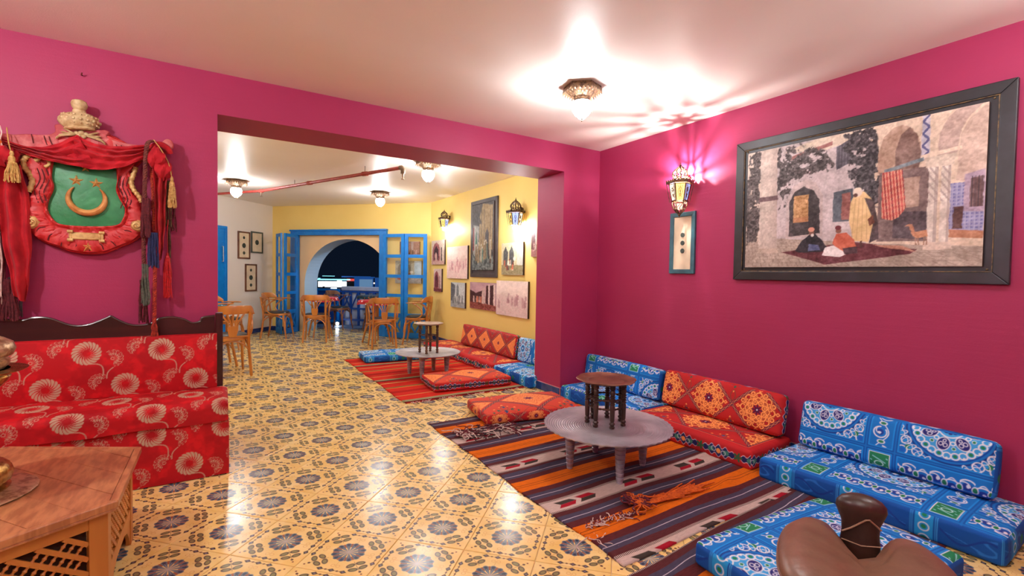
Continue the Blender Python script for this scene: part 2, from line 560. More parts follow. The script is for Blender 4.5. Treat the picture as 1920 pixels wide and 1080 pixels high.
# ceiling
mb = MB()
mb.box(-2.75, XR + 0.15, -2.15, YB + 0.2, CEIL, CEIL + 0.08)
struct('ceiling', mb, M_CEIL)
mb = MB(); mb.prism([(-2.3, YB + 0.2), (XR2 + 0.1, YB + 0.2), (XR2 + 0.1, FB.y + 0.1), (FA.x + 0.1, FA.y + 0.15), (pe.x - 0.1, pe.y + 0.2)], CEIL, CEIL + 0.08)
struct('ceiling_far', mb, M_CEIL)

# ------------------------------------------------------------------ floor: square-ish printed tiles laid diagonally
TS, TS2, TTH, TX0, TY0 = 0.2859, 0.3133, 0.7807, 0.0, 0.0
TO = None
def tile_material():
    m, nt, bs = newmat('printed_floor_tile')
    X.nt = nt
    uv = nt.nodes.new('ShaderNodeUVMap'); uv.uv_map = 'UVMap'
    sep = nt.nodes.new('ShaderNodeSeparateXYZ'); nt.links.new(uv.outputs[0], sep.inputs[0])
    u, v = X(sep.outputs[0]), X(sep.outputs[1])
    U, V = xabs(u), xabs(v)
    P, Q = xmax(U, V), xmin(U, V)
    tc = nt.nodes.new('ShaderNodeTexCoord')
    oi = nt.nodes.new('ShaderNodeObjectInfo')
    nz = nt.nodes.new('ShaderNodeTexNoise'); nz.inputs['Scale'].default_value = 9; nz.inputs['Detail'].default_value = 4
    nz.noise_dimensions = '4D'
    nt.links.new(tc.outputs['Object'], nz.inputs['Vector']); nt.links.new((X(oi.outputs['Random']) * 37.0).s, nz.inputs['W'])
    n1 = X(nz.outputs[0])
    col = xmix(X.op('MULTIPLY_ADD', n1, 3.0, -1.0, clamp=True), (230, 194, 112), (240, 214, 148))
    aa = 0.008
    def lay(sd, c, k=1.0, w_=aa):
        nonlocal col
        f = xmask(sd, w_)
        if k != 1.0: f = f * k
        col = xmix(f, col, c)
    r = xlen(u, v)
    th = X.op('ARCTAN2', v, u)
    seg = 2 * PI / 12
    t1 = X.op('WRAP', th, seg / 2, -seg / 2)
    t2 = X.op('WRAP', th + seg / 2, seg / 2, -seg / 2)
    # brown lobes between petals
    bx, by = r * X.op('COSINE', t2), r * X.op('SINE', t2)
    lay(xlen(bx - 0.172, by) - 0.044, (150, 88, 58))
    px, py = r * X.op('COSINE', t1), xabs(r * X.op('SINE', t1))
    def petal(g):
        cone = xmax(py - px * 0.195 + g * 1.1, px - 0.195)
        return xmin(cone, xlen(px - 0.195, py) - (0.039 - g))
    lay(petal(0.0), (108, 122, 130))
    lay(petal(0.009), (82, 98, 112))
    lay(petal(0.019), (50, 64, 84))
    lay(xmax(py - 0.0028, px - 0.16), (168, 172, 180), 0.8)
    # leaf butterflies on the diagonals
    D = (P + Q) * 0.7071
    E = (P - Q) * 0.7071
    lay(xmax(xabs(E) - 0.004, xabs(D - 0.41) - 0.14), (120, 96, 70), 0.8)
    for dc, tilt in ((0.337, 0.25), (0.441, -0.25)):
        dx, dy = D - dc, E - 0.067
        ca, sa = math.cos(tilt), math.sin(tilt)
        lx = dy * ca + dx * sa; ly = dx * ca - dy * sa
        q = xlen(lx / 0.064, ly / 0.041)
        lay((q - 1.0) * 0.03, (76, 62, 60))
        lay((q - 0.66) * 0.03, (134, 126, 84))
    lay(xlen(D - 0.525, E * 1.0) - 0.019, (96, 66, 58))
    lay(xlen(D - 0.585, E) - 0.014, (126, 70, 50))
    # diamond chains beside every joint
    for qc, a_, b_ in ((0.0, 0.052, 0.036), (0.165, 0.052, 0.036)):
        sd = (xabs(Q - qc) / a_ + xabs(P - 0.44) / b_ - 1.0) * 0.02
        lay(sd, (50, 42, 48))
        lay(sd + 0.011, (118, 112, 128))
    lay((xabs(Q - 0.083) / 0.028 + xabs(P - 0.44) / 0.017 - 1.0) * 0.015, (112, 76, 58))
    lay(xmax(xabs(P - 0.44) - 0.003, Q - 0.16), (112, 80, 60))
    # thin curls
    lay(xabs(xlen(P - 0.34, Q - 0.035) - 0.026) - 0.0028, (196, 132, 70), 0.8)
    lay(xmax(xabs(Q) - 0.003, xabs(P - 0.28) - 0.045), (196, 132, 70), 0.7)
    nt.links.new(col, bs.inputs['Base Color'])
    n5 = nt.nodes.new('ShaderNodeTexNoise'); n5.inputs['Scale'].default_value = 5; n5.inputs['Detail'].default_value = 3
    nt.links.new(tc.outputs['Object'], n5.inputs['Vector'])
    nt.links.new(X.op('MULTIPLY_ADD', X(n5.outputs[0]), 0.18, 0.13).s, bs.inputs['Roughness'])
    bs.inputs['Specular IOR Level'].default_value = 0.36
    n6 = nt.nodes.new('ShaderNodeTexNoise'); n6.inputs['Scale'].default_value = 26; n6.inputs['Detail'].default_value = 2
    nt.links.new(tc.outputs['Object'], n6.inputs['Vector'])
    bm = nt.nodes.new('ShaderNodeBump'); bm.inputs['Strength'].default_value = 0.16; bm.inputs['Distance'].default_value = 0.003
    nt.links.new(n6.outputs[0], bm.inputs['Height']); nt.links.new(bm.outputs[0], bs.inputs['Normal'])
    return m
M_TILE = tile_material()
ta = Vector((math.cos(TTH), math.sin(TTH))); tb = Vector((math.sin(TTH), -math.cos(TTH)))
def tile_mesh():
    mb = MB()
    g = 0.0016; bev = 0.0022
    hx, hy = TS / 2 - g, TS2 / 2 - g
    ring = lambda h, z: [(-hx + h, -hy + h, z), (hx - h, -hy + h, z), (hx - h, hy - h, z), (-hx + h, hy - h, z)]
    vs = ring(0, -0.02) + ring(0, -bev * 0.6) + ring(bev, 0)
    fs = [(8, 9, 10, 11)]
    for k in (0, 4):
        fs += [(k + i, k + (i + 1) % 4, k + 4 + (i + 1) % 4, k + 4 + i) for i in range(4)]
    me = bpy.data.meshes.new('tile'); me.from_pydata(vs, [], fs)
    uvl = me.uv_layers.new(name='UVMap')
    for lp in me.loops:
        co = me.vertices[lp.vertex_index].co
        uvl.data[lp.index].uv = (co.x / TS, co.y / TS2)
    me.materials.append(M_TILE)
    return me
TILE = tile_mesh()
T0 = Vector((0.2513, 2.2565))
fl_poly = [(-2.6, -2.0), (XR, -2.0), (XR, YB), (JR, YB), (JR, YB + THK), (XR2, YB + THK), (FB.x, FB.y), (FA.x, FA.y), (pe.x, pe.y), (pe.x, YB + THK), (JL, YB + THK), (JL, YB), (-2.6, YB)]
_w1 = Mfar @ Vector((3.4, 0.72, 0)); _w2 = Mfar @ Vector((-0.2, 0.72, 0))
floor = MB().prism([(-2.7, -2.1), (XR + 0.1, -2.1), (XR + 0.1, FB.y), (_w1.x, _w1.y), (_w2.x, _w2.y), (-2.7, pe.y + 0.9)], -0.05, -0.006).build('floor', M_GROUT, smooth=False)
tag(floor, 'glossy yellow floor of printed tiles with blue-grey flowers laid diagonally', kind='structure')
tiles = []
_q = [Mfar @ Vector(p) for p in ((0.72, -0.1, 0), (2.60, -0.1, 0), (2.60, 0.70, 0), (0.72, 0.70, 0))]
fl_poly2 = [(p.x, p.y) for p in _q]
def inside(px, py, m=0.0):
    xs = np.array([px]); ys = np.array([py])
    return bool(pol_in(xs, ys, fl_poly)[0] or pol_in(xs, ys, fl_poly2)[0])
cmx = np.array([[_r.x, _r.y, _r.z], [_u.x, _u.y, _u.z], [_f.x, _f.y, _f.z]])
def px_of(x, y, z=0.0):
    q = cmx @ (np.array([x, y, z]) - np.array([0, 0, CAM_H]))
    return q
for i in range(-22, 45):
    for j in range(-40, 30):
        c = T0 + ta * (i * TS) + tb * (j * TS2)
        cor = [c + ta * (sx * TS * 0.45) + tb * (sy * TS2 * 0.45) for sx in (-1, 1) for sy in (-1, 1)]
        if not (inside(c.x, c.y) or any(inside(q.x, q.y) for q in cor)): continue
        q = px_of(c.x, c.y)
        vis = q[2] > 0.3 and abs(q[0] / q[2]) < 1.20 and q[1] / q[2] > -0.75
        size = (1.0 / max(q[2], 0.3) ** 3) if vis else 0
        tiles.append((size, q[2], c))
vis_t = sorted([t for t in tiles if t[0] > 0], key=lambda t: -t[0])
def hidden(c):   # under the bench
    return c.x < -0.1 and 3.25 < c.y < YB + 0.5
own = [t for t in vis_t if not hidden(t[2])][:300]
ownset = set(id(t) for t in own)
rest = [t for t in tiles if id(t) not in ownset]
for t in own:
    o = bpy.data.objects.new('tile', TILE)
    o.location = (t[2].x, t[2].y, -0.0004 * random.random()); o.rotation_euler = (0, 0, TTH - 0.0)
    # local x = ta ; local y must be tb's opposite handedness: pattern is symmetric so a plain rotation serves
    link(o, floor)
# remaining tiles joined into one part
vs0 = [v.co.copy() for v in TILE.vertices]; fs0 = [tuple(p.vertices) for p in TILE.polygons]
V = []; Fc = []; UVs = []
for t in rest:
    k = len(V)
    M = T(t[2].x, t[2].y, -0.0004) @ R(TTH)
    V += [tuple(M @ p) for p in vs0]
    Fc += [tuple(i + k for i in f) for f in fs0]
    UVs += [(p.x / TS, p.y / TS2) for p in vs0]
me = bpy.data.meshes.new('tile_field'); me.from_pydata(V, [], Fc)
uvl = me.uv_layers.new(name='UVMap')
li = np.empty(len(me.loops), np.int32); me.loops.foreach_get('vertex_index', li)
uvl.data.foreach_set('uv', np.array(UVs, np.float32)[li].ravel())
me.materials.append(M_TILE)
o = link(bpy.data.objects.new('tile_field', me), floor); o['kind'] = 'stuff'

# ------------------------------------------------------------------ blue skirting tiles
M_SKIRT = pm('blue_glazed_tile', (30, 52, 112), (44, 66, 128), rough=0.22, nscale=14, bump=(18, 0.15), spec=0.6)
M_CAP = pm('skirting_mortar', (206, 130, 130), (190, 150, 150), rough=0.8)
def skirting(name, p0, p1, nrm, h=0.082, tw=0.142, colr=M_SKIRT):
    p0 = Vector(p0); p1 = Vector(p1); d = (p1 - p0); L = d.length; d.normalize(); nrm = Vector(nrm)
    M = frame((p0.x, p0.y, 0), (d.x, d.y, 0), (nrm.x, nrm.y, 0), (0, 0, 1))
    base = MB().box(0, L, 0.0, 0.006, 0, h + 0.004, M).build(name, M_CAP, smooth=False)
    base['kind'] = 'structure'
    n = max(1, round(L / tw)); wdt = L / n
    me = MB().box(0.0012, wdt - 0.0012, 0.004, 0.012, 0.001, h, bev=0.0012).mesh('tile', colr, smooth=False)
    for i in range(n):
        o = bpy.data.objects.new('tile', me)
        o.matrix_local = M @ T(i * wdt, 0, 0)
        link(o, base)
skirting('baseboard_right', (XR, -1.0), (XR, YB), (-1, 0))
skirting('baseboard_back', (JR, YB), (XR, YB), (0, -1))
skirting('baseboard_jamb', (JR, YB), (JR, YB + THK), (-1, 0))
skirting('baseboard_far_right', (XR2, YB + THK), (FB.x, FB.y), (-1, 0))
skirting('baseboard_far_left', (FA.x, FA.y), tuple(FA - LD * 1.1), tuple(-LN))
q0 = FA + FD * (HS0 - 0.02); skirting('baseboard_far_diagonal', tuple(FA), tuple(q0), tuple(-FN))
q0 = FA + FD * (HS1 + 0.1); skirting('baseboard_far_corner', tuple(q0), tuple(FB), tuple(-FN))
# ================================================================== PRINTED CUSHIONS
M_FAB = vmat('printed_cotton', rough=0.8, weave=700, strength=0.22)
def smoothstep(a, b, x):
    t = np.clip((x - a) / (b - a), 0, 1); return t * t * (3 - 2 * t)

# ---- blue tent-maker print -------------------------------------------------
BL0, BL1, BL2, NAVY, WH, GR = (16, 116, 200), (28, 150, 228), (12, 82, 168), (32, 38, 116), (226, 230, 240), (30, 128, 84)
def scrolls(c, x, y, per, h, ph=0.0, white=WH, fill=NAVY, k=0.006):
    """running vine of curls along x centred on y=0 with amplitude h"""
    X_ = x + ph
    i = np.floor(X_ / per); xl = X_ - (i + 0.5) * per
    sgn = np.where(i % 2 == 0, 1.0, -1.0)
    yy = y * sgn
    r = h * 0.62
    d = np.hypot(xl, yy - h * 0.18) - r
    th = np.arctan2(yy - h * 0.18, xl)
    c.sd(np.hypot(xl - 0.0, yy - h * 0.18) - r * 0.55, fill)
    c.line(np.where(th > -2.3, d, 1), k * 0.55, white)
    c.line(np.where(yy > h * 0.18, np.hypot(xl + r * 0.35, yy - h * 0.18) - r * 0.65, 1), k * 0.45, white)
    c.sd(np.hypot((xl - r * 0.1) / 1.0, (yy - h * 0.25) / 1.5) - r * 0.2, white)
    vine = yy + h * 0.62 * np.cos(xl / per * PI)
    c.line(vine, k * 0.5, white)
    xe = wrapd(X_, per)
    c.sd(np.hypot(xe, y * 0.6) - h * 0.17, GR)
    c.line(np.hypot(xe, y * 0.6) - h * 0.20, k * 0.35, white)
def blue_panel(c, x, y, hw, hh, kind):
    """rect panel centred at 0 with frame lines"""
    d = np.maximum(np.abs(x) - hw, np.abs(y) - hh)
    m = d < 0
    idx = np.where(m)[0]
    if idx.size == 0: return
    sub = Cv(x[idx], y[idx], BL1, c.aa); sub.rgb = c.rgb[idx].copy()
    xs, ys = x[idx], y[idx]
    ds = d[idx]
    sub.sd(ds + 0.004, BL2)
    sub.sd(ds + 0.010, BL1)
    sub.sd(ds + 0.016, BL0)
    if kind == 'green':
        sub.sd(ds + 0.018, WH); sub.sd(ds + 0.022, GR)
        for s_ in (-1, 1):
            zz = ys - s_ * hh * 0.3 - hh * 0.16 * np.sign(np.sin(xs / hw * 7)) * np.abs(wrapd(xs, hw * 0.9)) / (hw * 0.45)
            sub.line(np.where(ds < -0.026, zz, 1), 0.0028, (150, 214, 220))
        sub.line(np.where(ds < -0.026, np.hypot(xs, ys * 1.4) - hh * 0.25, 1), 0.0028, (190, 232, 230))
    elif kind == 'vert':
        q = Cv(ys, xs, 0, c.aa); q.rgb = sub.rgb
        scr = Cv(ys, xs, 0, c.aa); scr.rgb = sub.rgb.copy()
        scrolls(scr, ys, xs, hh * 0.52, hw * 0.72, ph=hh * 0.26, fill=(24, 60, 150))
        sub.rgb = np.where((ds < -0.018)[:, None], scr.rgb, sub.rgb)
    elif kind == 'band':
        scr = Cv(xs, ys, 0, c.aa); scr.rgb = sub.rgb.copy()
        scrolls(scr, xs, ys, 0.058, hh * 0.72, fill=(28, 60, 150))
        sub.rgb = np.where((ds < -0.018)[:, None], scr.rgb, sub.rgb)
    elif kind == 'medal':
        medal_blue(sub, xs, ys, min(hw, hh) * 0.93)
        # corner sprays
        fx, fy = np.abs(xs), np.abs(ys)
        rr = np.hypot(fx - hw * 0.80, fy - hh * 0.80)
        c1 = 0.030
        for (ox, oy) in ((0.80, 0.56), (0.56, 0.80), (0.86, 0.84)):
            rr = np.hypot(fx - hw * ox, fy - hh * oy)
            sub.line(np.where(ds < -0.018, rr - c1 * 0.72, 1), 0.0028, WH)
            sub.sd(np.where(ds < -0.018, rr - c1 * 0.38, 1), (20, 100, 200))
        rr = np.hypot(fx - hw * 0.74, fy - hh * 0.74)
        sub.sd(rr - 0.014, GR)
        Rm_ = min(hw, hh) * 0.93
        r_ = np.hypot(xs, ys); th_ = np.arctan2(ys, xs)
        for q_ in range(-2, 3):
            a_ = wrapd(th_ - PI / 4 - q_ * 0.20, PI / 2)
            ca_ = r_ * np.cos(a_) - Rm_ * 1.10; sa_ = r_ * np.sin(a_)
            lf = np.hypot(ca_ * 0.8 + sa_ * 0.45 * (1 if q_ > 0 else -1), sa_ * 1.5) - 0.017
            ok = (ds < -0.016)
            sub.line(np.where(ok, lf, 1), 0.0024, WH); sub.sd(np.where(ok, lf + 0.006, 1), (30, 150, 226))
        vn = r_ - Rm_ * (1.07 + 0.02 * np.sin(th_ * 36))
        sub.line(np.where((ds < -0.016) & (np.abs(wrapd(th_ - PI / 4, PI / 2)) < 0.62), vn, 1), 0.0022, WH)
    c.rgb[idx] = sub.rgb
def medal_blue(c, x, y, Rm):
    r = np.hypot(x, y); th = np.arctan2(y, x)
    c.sd(r - Rm, (16, 60, 140)); c.sd(r - Rm * 0.955, BL0); c.sd(r - Rm * 0.90, (14, 70, 160)); c.sd(r - Rm * 0.86, (60, 160, 226))
    n = 14
    a = wrapd(th, 2 * PI / n); px, py = r * np.cos(a), r * np.sin(a)
    c.line(np.hypot(px - Rm * 0.76, py) - Rm * 0.085, 0.0032, WH)
    c.sd(np.hypot(px - Rm * 0.76, py) - Rm * 0.045, GR)
    a2 = wrapd(th + PI / n, 2 * PI / n); qx, qy = r * np.cos(a2), r * np.sin(a2)
    c.line(np.hypot(qx - Rm * 0.76, qy) - Rm * 0.085, 0.0030, WH)
    c.sd(np.hypot(qx - Rm * 0.82, qy) - Rm * 0.03, WH)
    # teardrops
    n = 7 if Rm > 0.1 else 6
    a = wrapd(th, 2 * PI / n); px, py = r * np.cos(a), np.abs(r * np.sin(a))
    td = np.hypot((px - Rm * 0.47) / 1.35, py) - Rm * 0.125
    c.sd(td - 0.004, WH); c.sd(td, NAVY)
    c.line(np.hypot((px - Rm * 0.49) / 1.2, py - Rm * 0.05) - Rm * 0.042, 0.0018, WH)
    c.line(np.hypot((px - Rm * 0.38) / 1.4, py) - Rm * 0.03, 0.0018, WH)
    a2 = wrapd(th + PI / n, 2 * PI / n); qx, qy = r * np.cos(a2), np.abs(r * np.sin(a2))
    c.sd(np.hypot(qx - Rm * 0.56, qy) - Rm * 0.05, WH); c.sd(np.hypot(qx - Rm * 0.56, qy) - Rm * 0.034, GR)
    c.line(np.hypot(qx - Rm * 0.42, qy) - Rm * 0.05, 0.0028, WH)
    c.sd(r - Rm * 0.26, (60, 160, 226)); c.line(r - Rm * 0.26, 0.0030, WH)
    a3 = wrapd(th, 2 * PI / 8); c.sd(np.hypot(r * np.cos(a3) - Rm * 0.13, r * np.sin(a3)) - Rm * 0.045, NAVY)
    c.sd(r - Rm * 0.06, WH)
def paint_blue(x, y, ox=0.0, oy=0.0, aa=0.003, period=0.56):
    """one repeat: a big square of medallion, a vertical scroll panel, and a band below with a green square"""
    c = Cv(x, y, BL0, aa)
    xx = (x - ox) % period; yy = (y - oy) % 0.56
    c.x = xx; c.y = yy
    mw, mh = 0.425, 0.40
    blue_panel(c, xx - mw / 2, yy - mh / 2, mw / 2, mh / 2, 'medal')
    blue_panel(c, xx - (mw + (period - mw) / 2), yy - mh / 2, (period - mw) / 2, mh / 2, 'vert')
    blue_panel(c, xx - mw / 2, yy - (mh + (0.56 - mh) / 2), mw / 2, (0.56 - mh) / 2, 'band')
    blue_panel(c, xx - (mw + (period - mw) / 2), yy - (mh + (0.56 - mh) / 2), (period - mw) / 2, (0.56 - mh) / 2, 'green')
    return c.rgb
# ---- red and orange tent-maker print -----------------------------------------
RED, ORG, ORD, PUR, DGR = (182, 34, 36), (252, 168, 92), (190, 60, 40), (92, 34, 78), (58, 88, 62)
def medal_orange(c, x, y, Rm, bg=RED):
    r = np.hypot(x, y); th = np.arctan2(y, x)
    n = 8
    a = wrapd(th, 2 * PI / n); px, py = r * np.cos(a), np.abs(r * np.sin(a))
    a2 = wrapd(th + PI / n, 2 * PI / n); qx, qy = r * np.cos(a2), np.abs(r * np.sin(a2))
    inner = (226, 92, 52)
    k = 0.0056 * (Rm / 0.14)
    for (ux, uy, cc, rad, kk) in ((px, py, 0.70, 0.20, 1.1), (qx, qy, 0.64, 0.17, 1.1), (px, py, 0.48, 0.15, 0.9), (qx, qy, 0.40, 0.12, 0.8), (qx, qy, 0.86, 0.09, 0.8)):
        d = np.hypot(ux - Rm * cc, uy) - Rm * rad
        c.line(d, k * kk * 1.7, (150, 36, 30)); c.line(d, k * kk, ORG)
    w = Rm * (0.80 + 0.10 * np.cos(n * th))
    c.line(r - w, k * 1.6, (150, 36, 30)); c.line(r - w, k, ORG)
    w = Rm * (0.50 + 0.10 * np.cos(n * th + PI))
    c.line(r - w, k * 0.9, ORG)
    # points at four corners
    a4 = wrapd(th, PI / 2); tx, ty = r * np.cos(a4), np.abs(r * np.sin(a4))
    c.sd(ty * 1.2 + np.abs(tx - Rm * 1.04) - Rm * 0.13, ORG)
    c.sd(ty * 1.2 + np.abs(tx - Rm * 1.04) - Rm * 0.05, bg)
    st = r - Rm * (0.20 + 0.07 * np.cos(8 * th))
    c.sd(st, (84, 20, 66)); c.sd(r - Rm * 0.04, WH)
def paint_orange(x, y, ox=0.0, oy=0.0, aa=0.003, P=0.36, filled=False, Q=None, base=RED):
    Q = Q or P
    c = Cv(x, y, base, aa)
    cx = wrapd(x - ox, P * 2) ; cy = wrapd(y - oy, Q * 2)
    # lattice lines of the diamond net
    g1 = wrapd((x - ox) / P + (y - oy) / Q, 2.0); g2 = wrapd((x - ox) / P - (y - oy) / Q, 2.0)
    # medallion cells centred where both g ~ 0 ; flower cells in the other half
    nrm = 1.0 / math.hypot(1 / P, 1 / Q)
    a = (np.abs(wrapd((x - ox) / P + (y - oy) / Q, 2.0)) - 1.0) * nrm
    b = (np.abs(wrapd((x - ox) / P - (y - oy) / Q, 2.0)) - 1.0) * nrm
    # cell index parity
    i = np.floor(((x - ox) / P + (y - oy) / Q + 1) / 2); j = np.floor(((x - ox) / P - (y - oy) / Q + 1) / 2)
    u = wrapd((x - ox) / P + (y - oy) / Q, 2.0); v = wrapd((x - ox) / P - (y - oy) / Q, 2.0)
    lx = (u + v) / 2 * P; ly = (u - v) / 2 * Q
    med = ((i + j) % 2 == 0)
    Rm = min(P, Q) * 0.72
    # colour areas
    if filled:
        dd = np.maximum(np.abs(u), np.abs(v)) - 0.84
        c.put(np.where(med & (dd < 0), 1.0, 0.0), (240, 148, 84))
        star = np.hypot(lx / P, ly / Q)
        sub = med & (dd < 0)
        idx = np.where(sub)[0]
        if idx.size:
            s = Cv(lx[idx], ly[idx], 0, aa); s.rgb = c.rgb[idx].copy()
            X1, Y1 = lx[idx] / P, ly[idx] / Q
            r = np.hypot(X1, Y1); th = np.arctan2(Y1, X1)
            for rr, kk in ((0.55, 0.02), (0.40, 0.02), (0.27, 0.018)):
                s.put(np.clip(0.5 - (np.abs(r - rr * (1 + 0.22 * np.cos(12 * th))) - kk) / 0.02, 0, 1) * 0.85, (206, 70, 50))
            s.put(np.clip(0.5 - (r - 0.13 * (1 + .3 * np.cos(8 * th))) / 0.03, 0, 1), (120, 34, 70))
            c.rgb[idx] = s.rgb
    else:
        idx = np.where(med)[0]
        if idx.size:
            s = Cv(lx[idx], ly[idx], 0, aa); s.rgb = c.rgb[idx].copy()
            medal_orange(s, lx[idx], ly[idx], Rm)
            c.rgb[idx] = s.rgb
    idx = np.where(~med)[0]
    if idx.size:
        s = Cv(lx[idx], ly[idx], 0, aa); s.rgb = c.rgb[idx].copy()
        X1, Y1 = lx[idx], ly[idx]
        fx = np.abs(X1)
        for (ox_, oy_, rr, colr) in ((0.0, 0.30, 0.055, (52, 82, 120)), (0.20, 0.10, 0.055, (40, 96, 78)), (0.0, 0.0, 0.06, (46, 70, 116)), (0.16, -0.22, 0.05, (52, 82, 120)), (0.36, 0.0, 0.045, (46, 92, 70)), (0.0, -0.32, 0.06, (40, 96, 78)), (0.30, 0.22, 0.035, (240, 150, 70)), (0.10, -0.12, 0.03, (244, 170, 90)), (0.12, 0.34, 0.03, (244, 150, 70)), (0.26, -0.12, 0.03, (236, 140, 60)), (0.0, 0.48, 0.04, (244, 170, 90)), (0.0, -0.52, 0.035, (240, 150, 70))):
            d = np.hypot(fx - ox_ * P, Y1 - oy_ * Q)
            t3 = np.arctan2(Y1 - oy_ * Q, fx - ox_ * P)
            s.sd(d - rr * P * (0.8 + 0.35 * np.cos(5 * t3)), colr)
        s.line(fx - 0.10 * P * np.sin(Y1 / Q * 7), 0.0022, (70, 84, 60), 0.8)
        s.line(Y1 - 0.12 * Q * np.cos(fx / P * 8), 0.0022, (84, 70, 50), 0.7)
        c.rgb[idx] = s.rgb
    # braided border of the net
    for d, s_ in ((a, (x - ox) / P - (y - oy) / Q), (b, (x - ox) / P + (y - oy) / Q)):
        bw = 0.0135 * (P / 0.36) ** 0.5
        c.sd(np.abs(d) - bw, (70, 30, 66))
        ph = s_ * nrm * 75
        c.line(np.where(np.abs(d) < bw * 0.9, d - bw * 0.55 * np.sin(ph), 1), 0.0017, (236, 140, 84))
        c.line(np.where(np.abs(d) < bw * 0.9, d + bw * 0.55 * np.sin(ph), 1), 0.0017, (236, 140, 84))
    return c.rgb
def orange_edge(x, y, h, aa=0.003):
    """side band: red with navy / white leaf ornaments and green leaves"""
    c = Cv(x, y, (186, 32, 36), aa)
    P = 0.27
    X1 = wrapd(x, P)
    yc = y - h * 0.5
    w = 0.42 * P
    shape = np.abs(yc) - h * 0.30 * np.clip(np.cos(X1 / P * PI * 1.12), 0, 1) ** 0.5 * (0.72 + 0.28 * np.cos(X1 / P * 34))
    c.sd(np.where(np.abs(X1) < w, shape - 0.004, 1), (232, 226, 236))
    c.sd(np.where(np.abs(X1) < w, shape, 1), (34, 36, 96))
    c.sd(np.hypot(X1, yc) - h * 0.13, (244, 160, 84))
    for s_ in (-1, 1):
        c.sd(np.hypot((X1 - s_ * P * 0.2) * 0.7, yc) - h * 0.12, (70, 140, 120))
        c.line(np.hypot((X1 - s_ * P * 0.13), yc + s_ * h * 0.05) - h * 0.12, 0.002, (220, 220, 235))
    X2 = wrapd(x + P / 2, P)
    th = np.arctan2(yc, X2)
    c.sd(np.hypot(X2, yc) - h * 0.24 * (0.75 + 0.3 * np.cos(5 * th)), (58, 104, 66))
    return c.rgb

def cushion(name, L, W, H, painter, side, res=0.004, rad=0.022, puff=0.018, parent=None, sag=0.0, seed=1, wr=0.002, mat=None, sideres=None):
    """box cushion, origin at the bottom centre; local x = length, y = depth, z = height.
    painter(x, y) colours the top; side(tag, a, b) the faces"""
    blocks = []
    hx, hy, hz = L / 2, W / 2, H / 2
    def shape(P_, wr_=True):
        q = np.clip(P_, [-hx + rad, -hy + rad, -hz + rad], [hx - rad, hy - rad, hz - rad])
        d = P_ - q; n = np.linalg.norm(d, axis=1, keepdims=True)
        out = q + d / np.maximum(n, 1e-9) * rad * np.minimum(1, n / 1e-6)
        u = np.clip(out[:, 0] / hx, -1, 1); v = np.clip(out[:, 1] / hy, -1, 1); w_ = np.clip(out[:, 2] / hz, -1, 1)
        up = np.clip(out[:, 2] / hz, 0, 1)
        out[:, 2] += up * puff * ((1 - u ** 4) * (1 - v ** 4)) - up * sag * (1 - u ** 2) * (1 - v ** 2)
        # bulging sides and pulled corners
        b = 0.35 * puff
        out[:, 0] += np.sign(u) * np.abs(u) ** 3 * b * ((1 - v ** 4) * (1 - w_ ** 2) - 0.6)
        out[:, 1] += np.sign(v) * np.abs(v) ** 3 * b * ((1 - u ** 4) * (1 - w_ ** 2) - 0.6)
        nz = fbm(out[:, 0] * 9 + seed, out[:, 1] * 9 + out[:, 2] * 7, seed) - 0.5
        nz2 = fbm(out[:, 0] * 4 + out[:, 2] * 14, out[:, 1] * 22 + seed, seed + 5) - 0.5
        out += (nz * wr * 2 + nz2 * wr * 1.2)[:, None] * np.stack([u * 0.6, v * 0.9, w_], 1)
        out[:, 2] += hz
        return out
    def face(ax_u, ax_v, fixed, sgn, ru, rv, flip, tagname):
        lu, lv = (hx, hy, hz)[ax_u], (hx, hy, hz)[ax_v]
        nu = max(3, int(2 * lu / ru) + 1); nv = max(3, int(2 * lv / rv) + 1)
        a = np.linspace(-lu, lu, nu); b = np.linspace(-lv, lv, nv)
        A, B = np.meshgrid(a, b); A = A.ravel(); B = B.ravel()
        P_ = np.zeros((A.size, 3)); P_[:, ax_u] = A; P_[:, ax_v] = B; P_[:, fixed] = sgn * (hx, hy, hz)[fixed]
        pos = shape(P_)
        if tagname == 'top': rgb = painter(A, B)
        else: rgb = side(tagname, A, B)
        blocks.append((pos, nu, nv, rgb, flip))
    sr = sideres or res
    face(0, 1, 2, 1, res, res, False, 'top')
    face(0, 2, 1, -1, sr, sr, False, 'front')
    face(0, 2, 1, 1, 0.02, 0.012, True, 'back')
    face(1, 2, 0, 1, sr, sr, False, 'right')
    face(1, 2, 0, -1, sr, sr, True, 'left')
    face(0, 1, 2, -1, 0.03, 0.03, True, 'bottom')
    me = grid_mesh(name, blocks, mat or M_FAB)
    o = bpy.data.objects.new(name, me)
    return link(o, parent)
def blue_side(ox, oy, hy, hz):
    def f(t, a, b):
        if t == 'front': return paint_blue(a, -hy - (hz - b) , ox, oy) * 0.0 + blue_front(a, b, hz)
        if t in ('right', 'left'): return blue_front(a + 0.1, b, hz)
        return paint_blue(a, b, ox, oy)
    return f
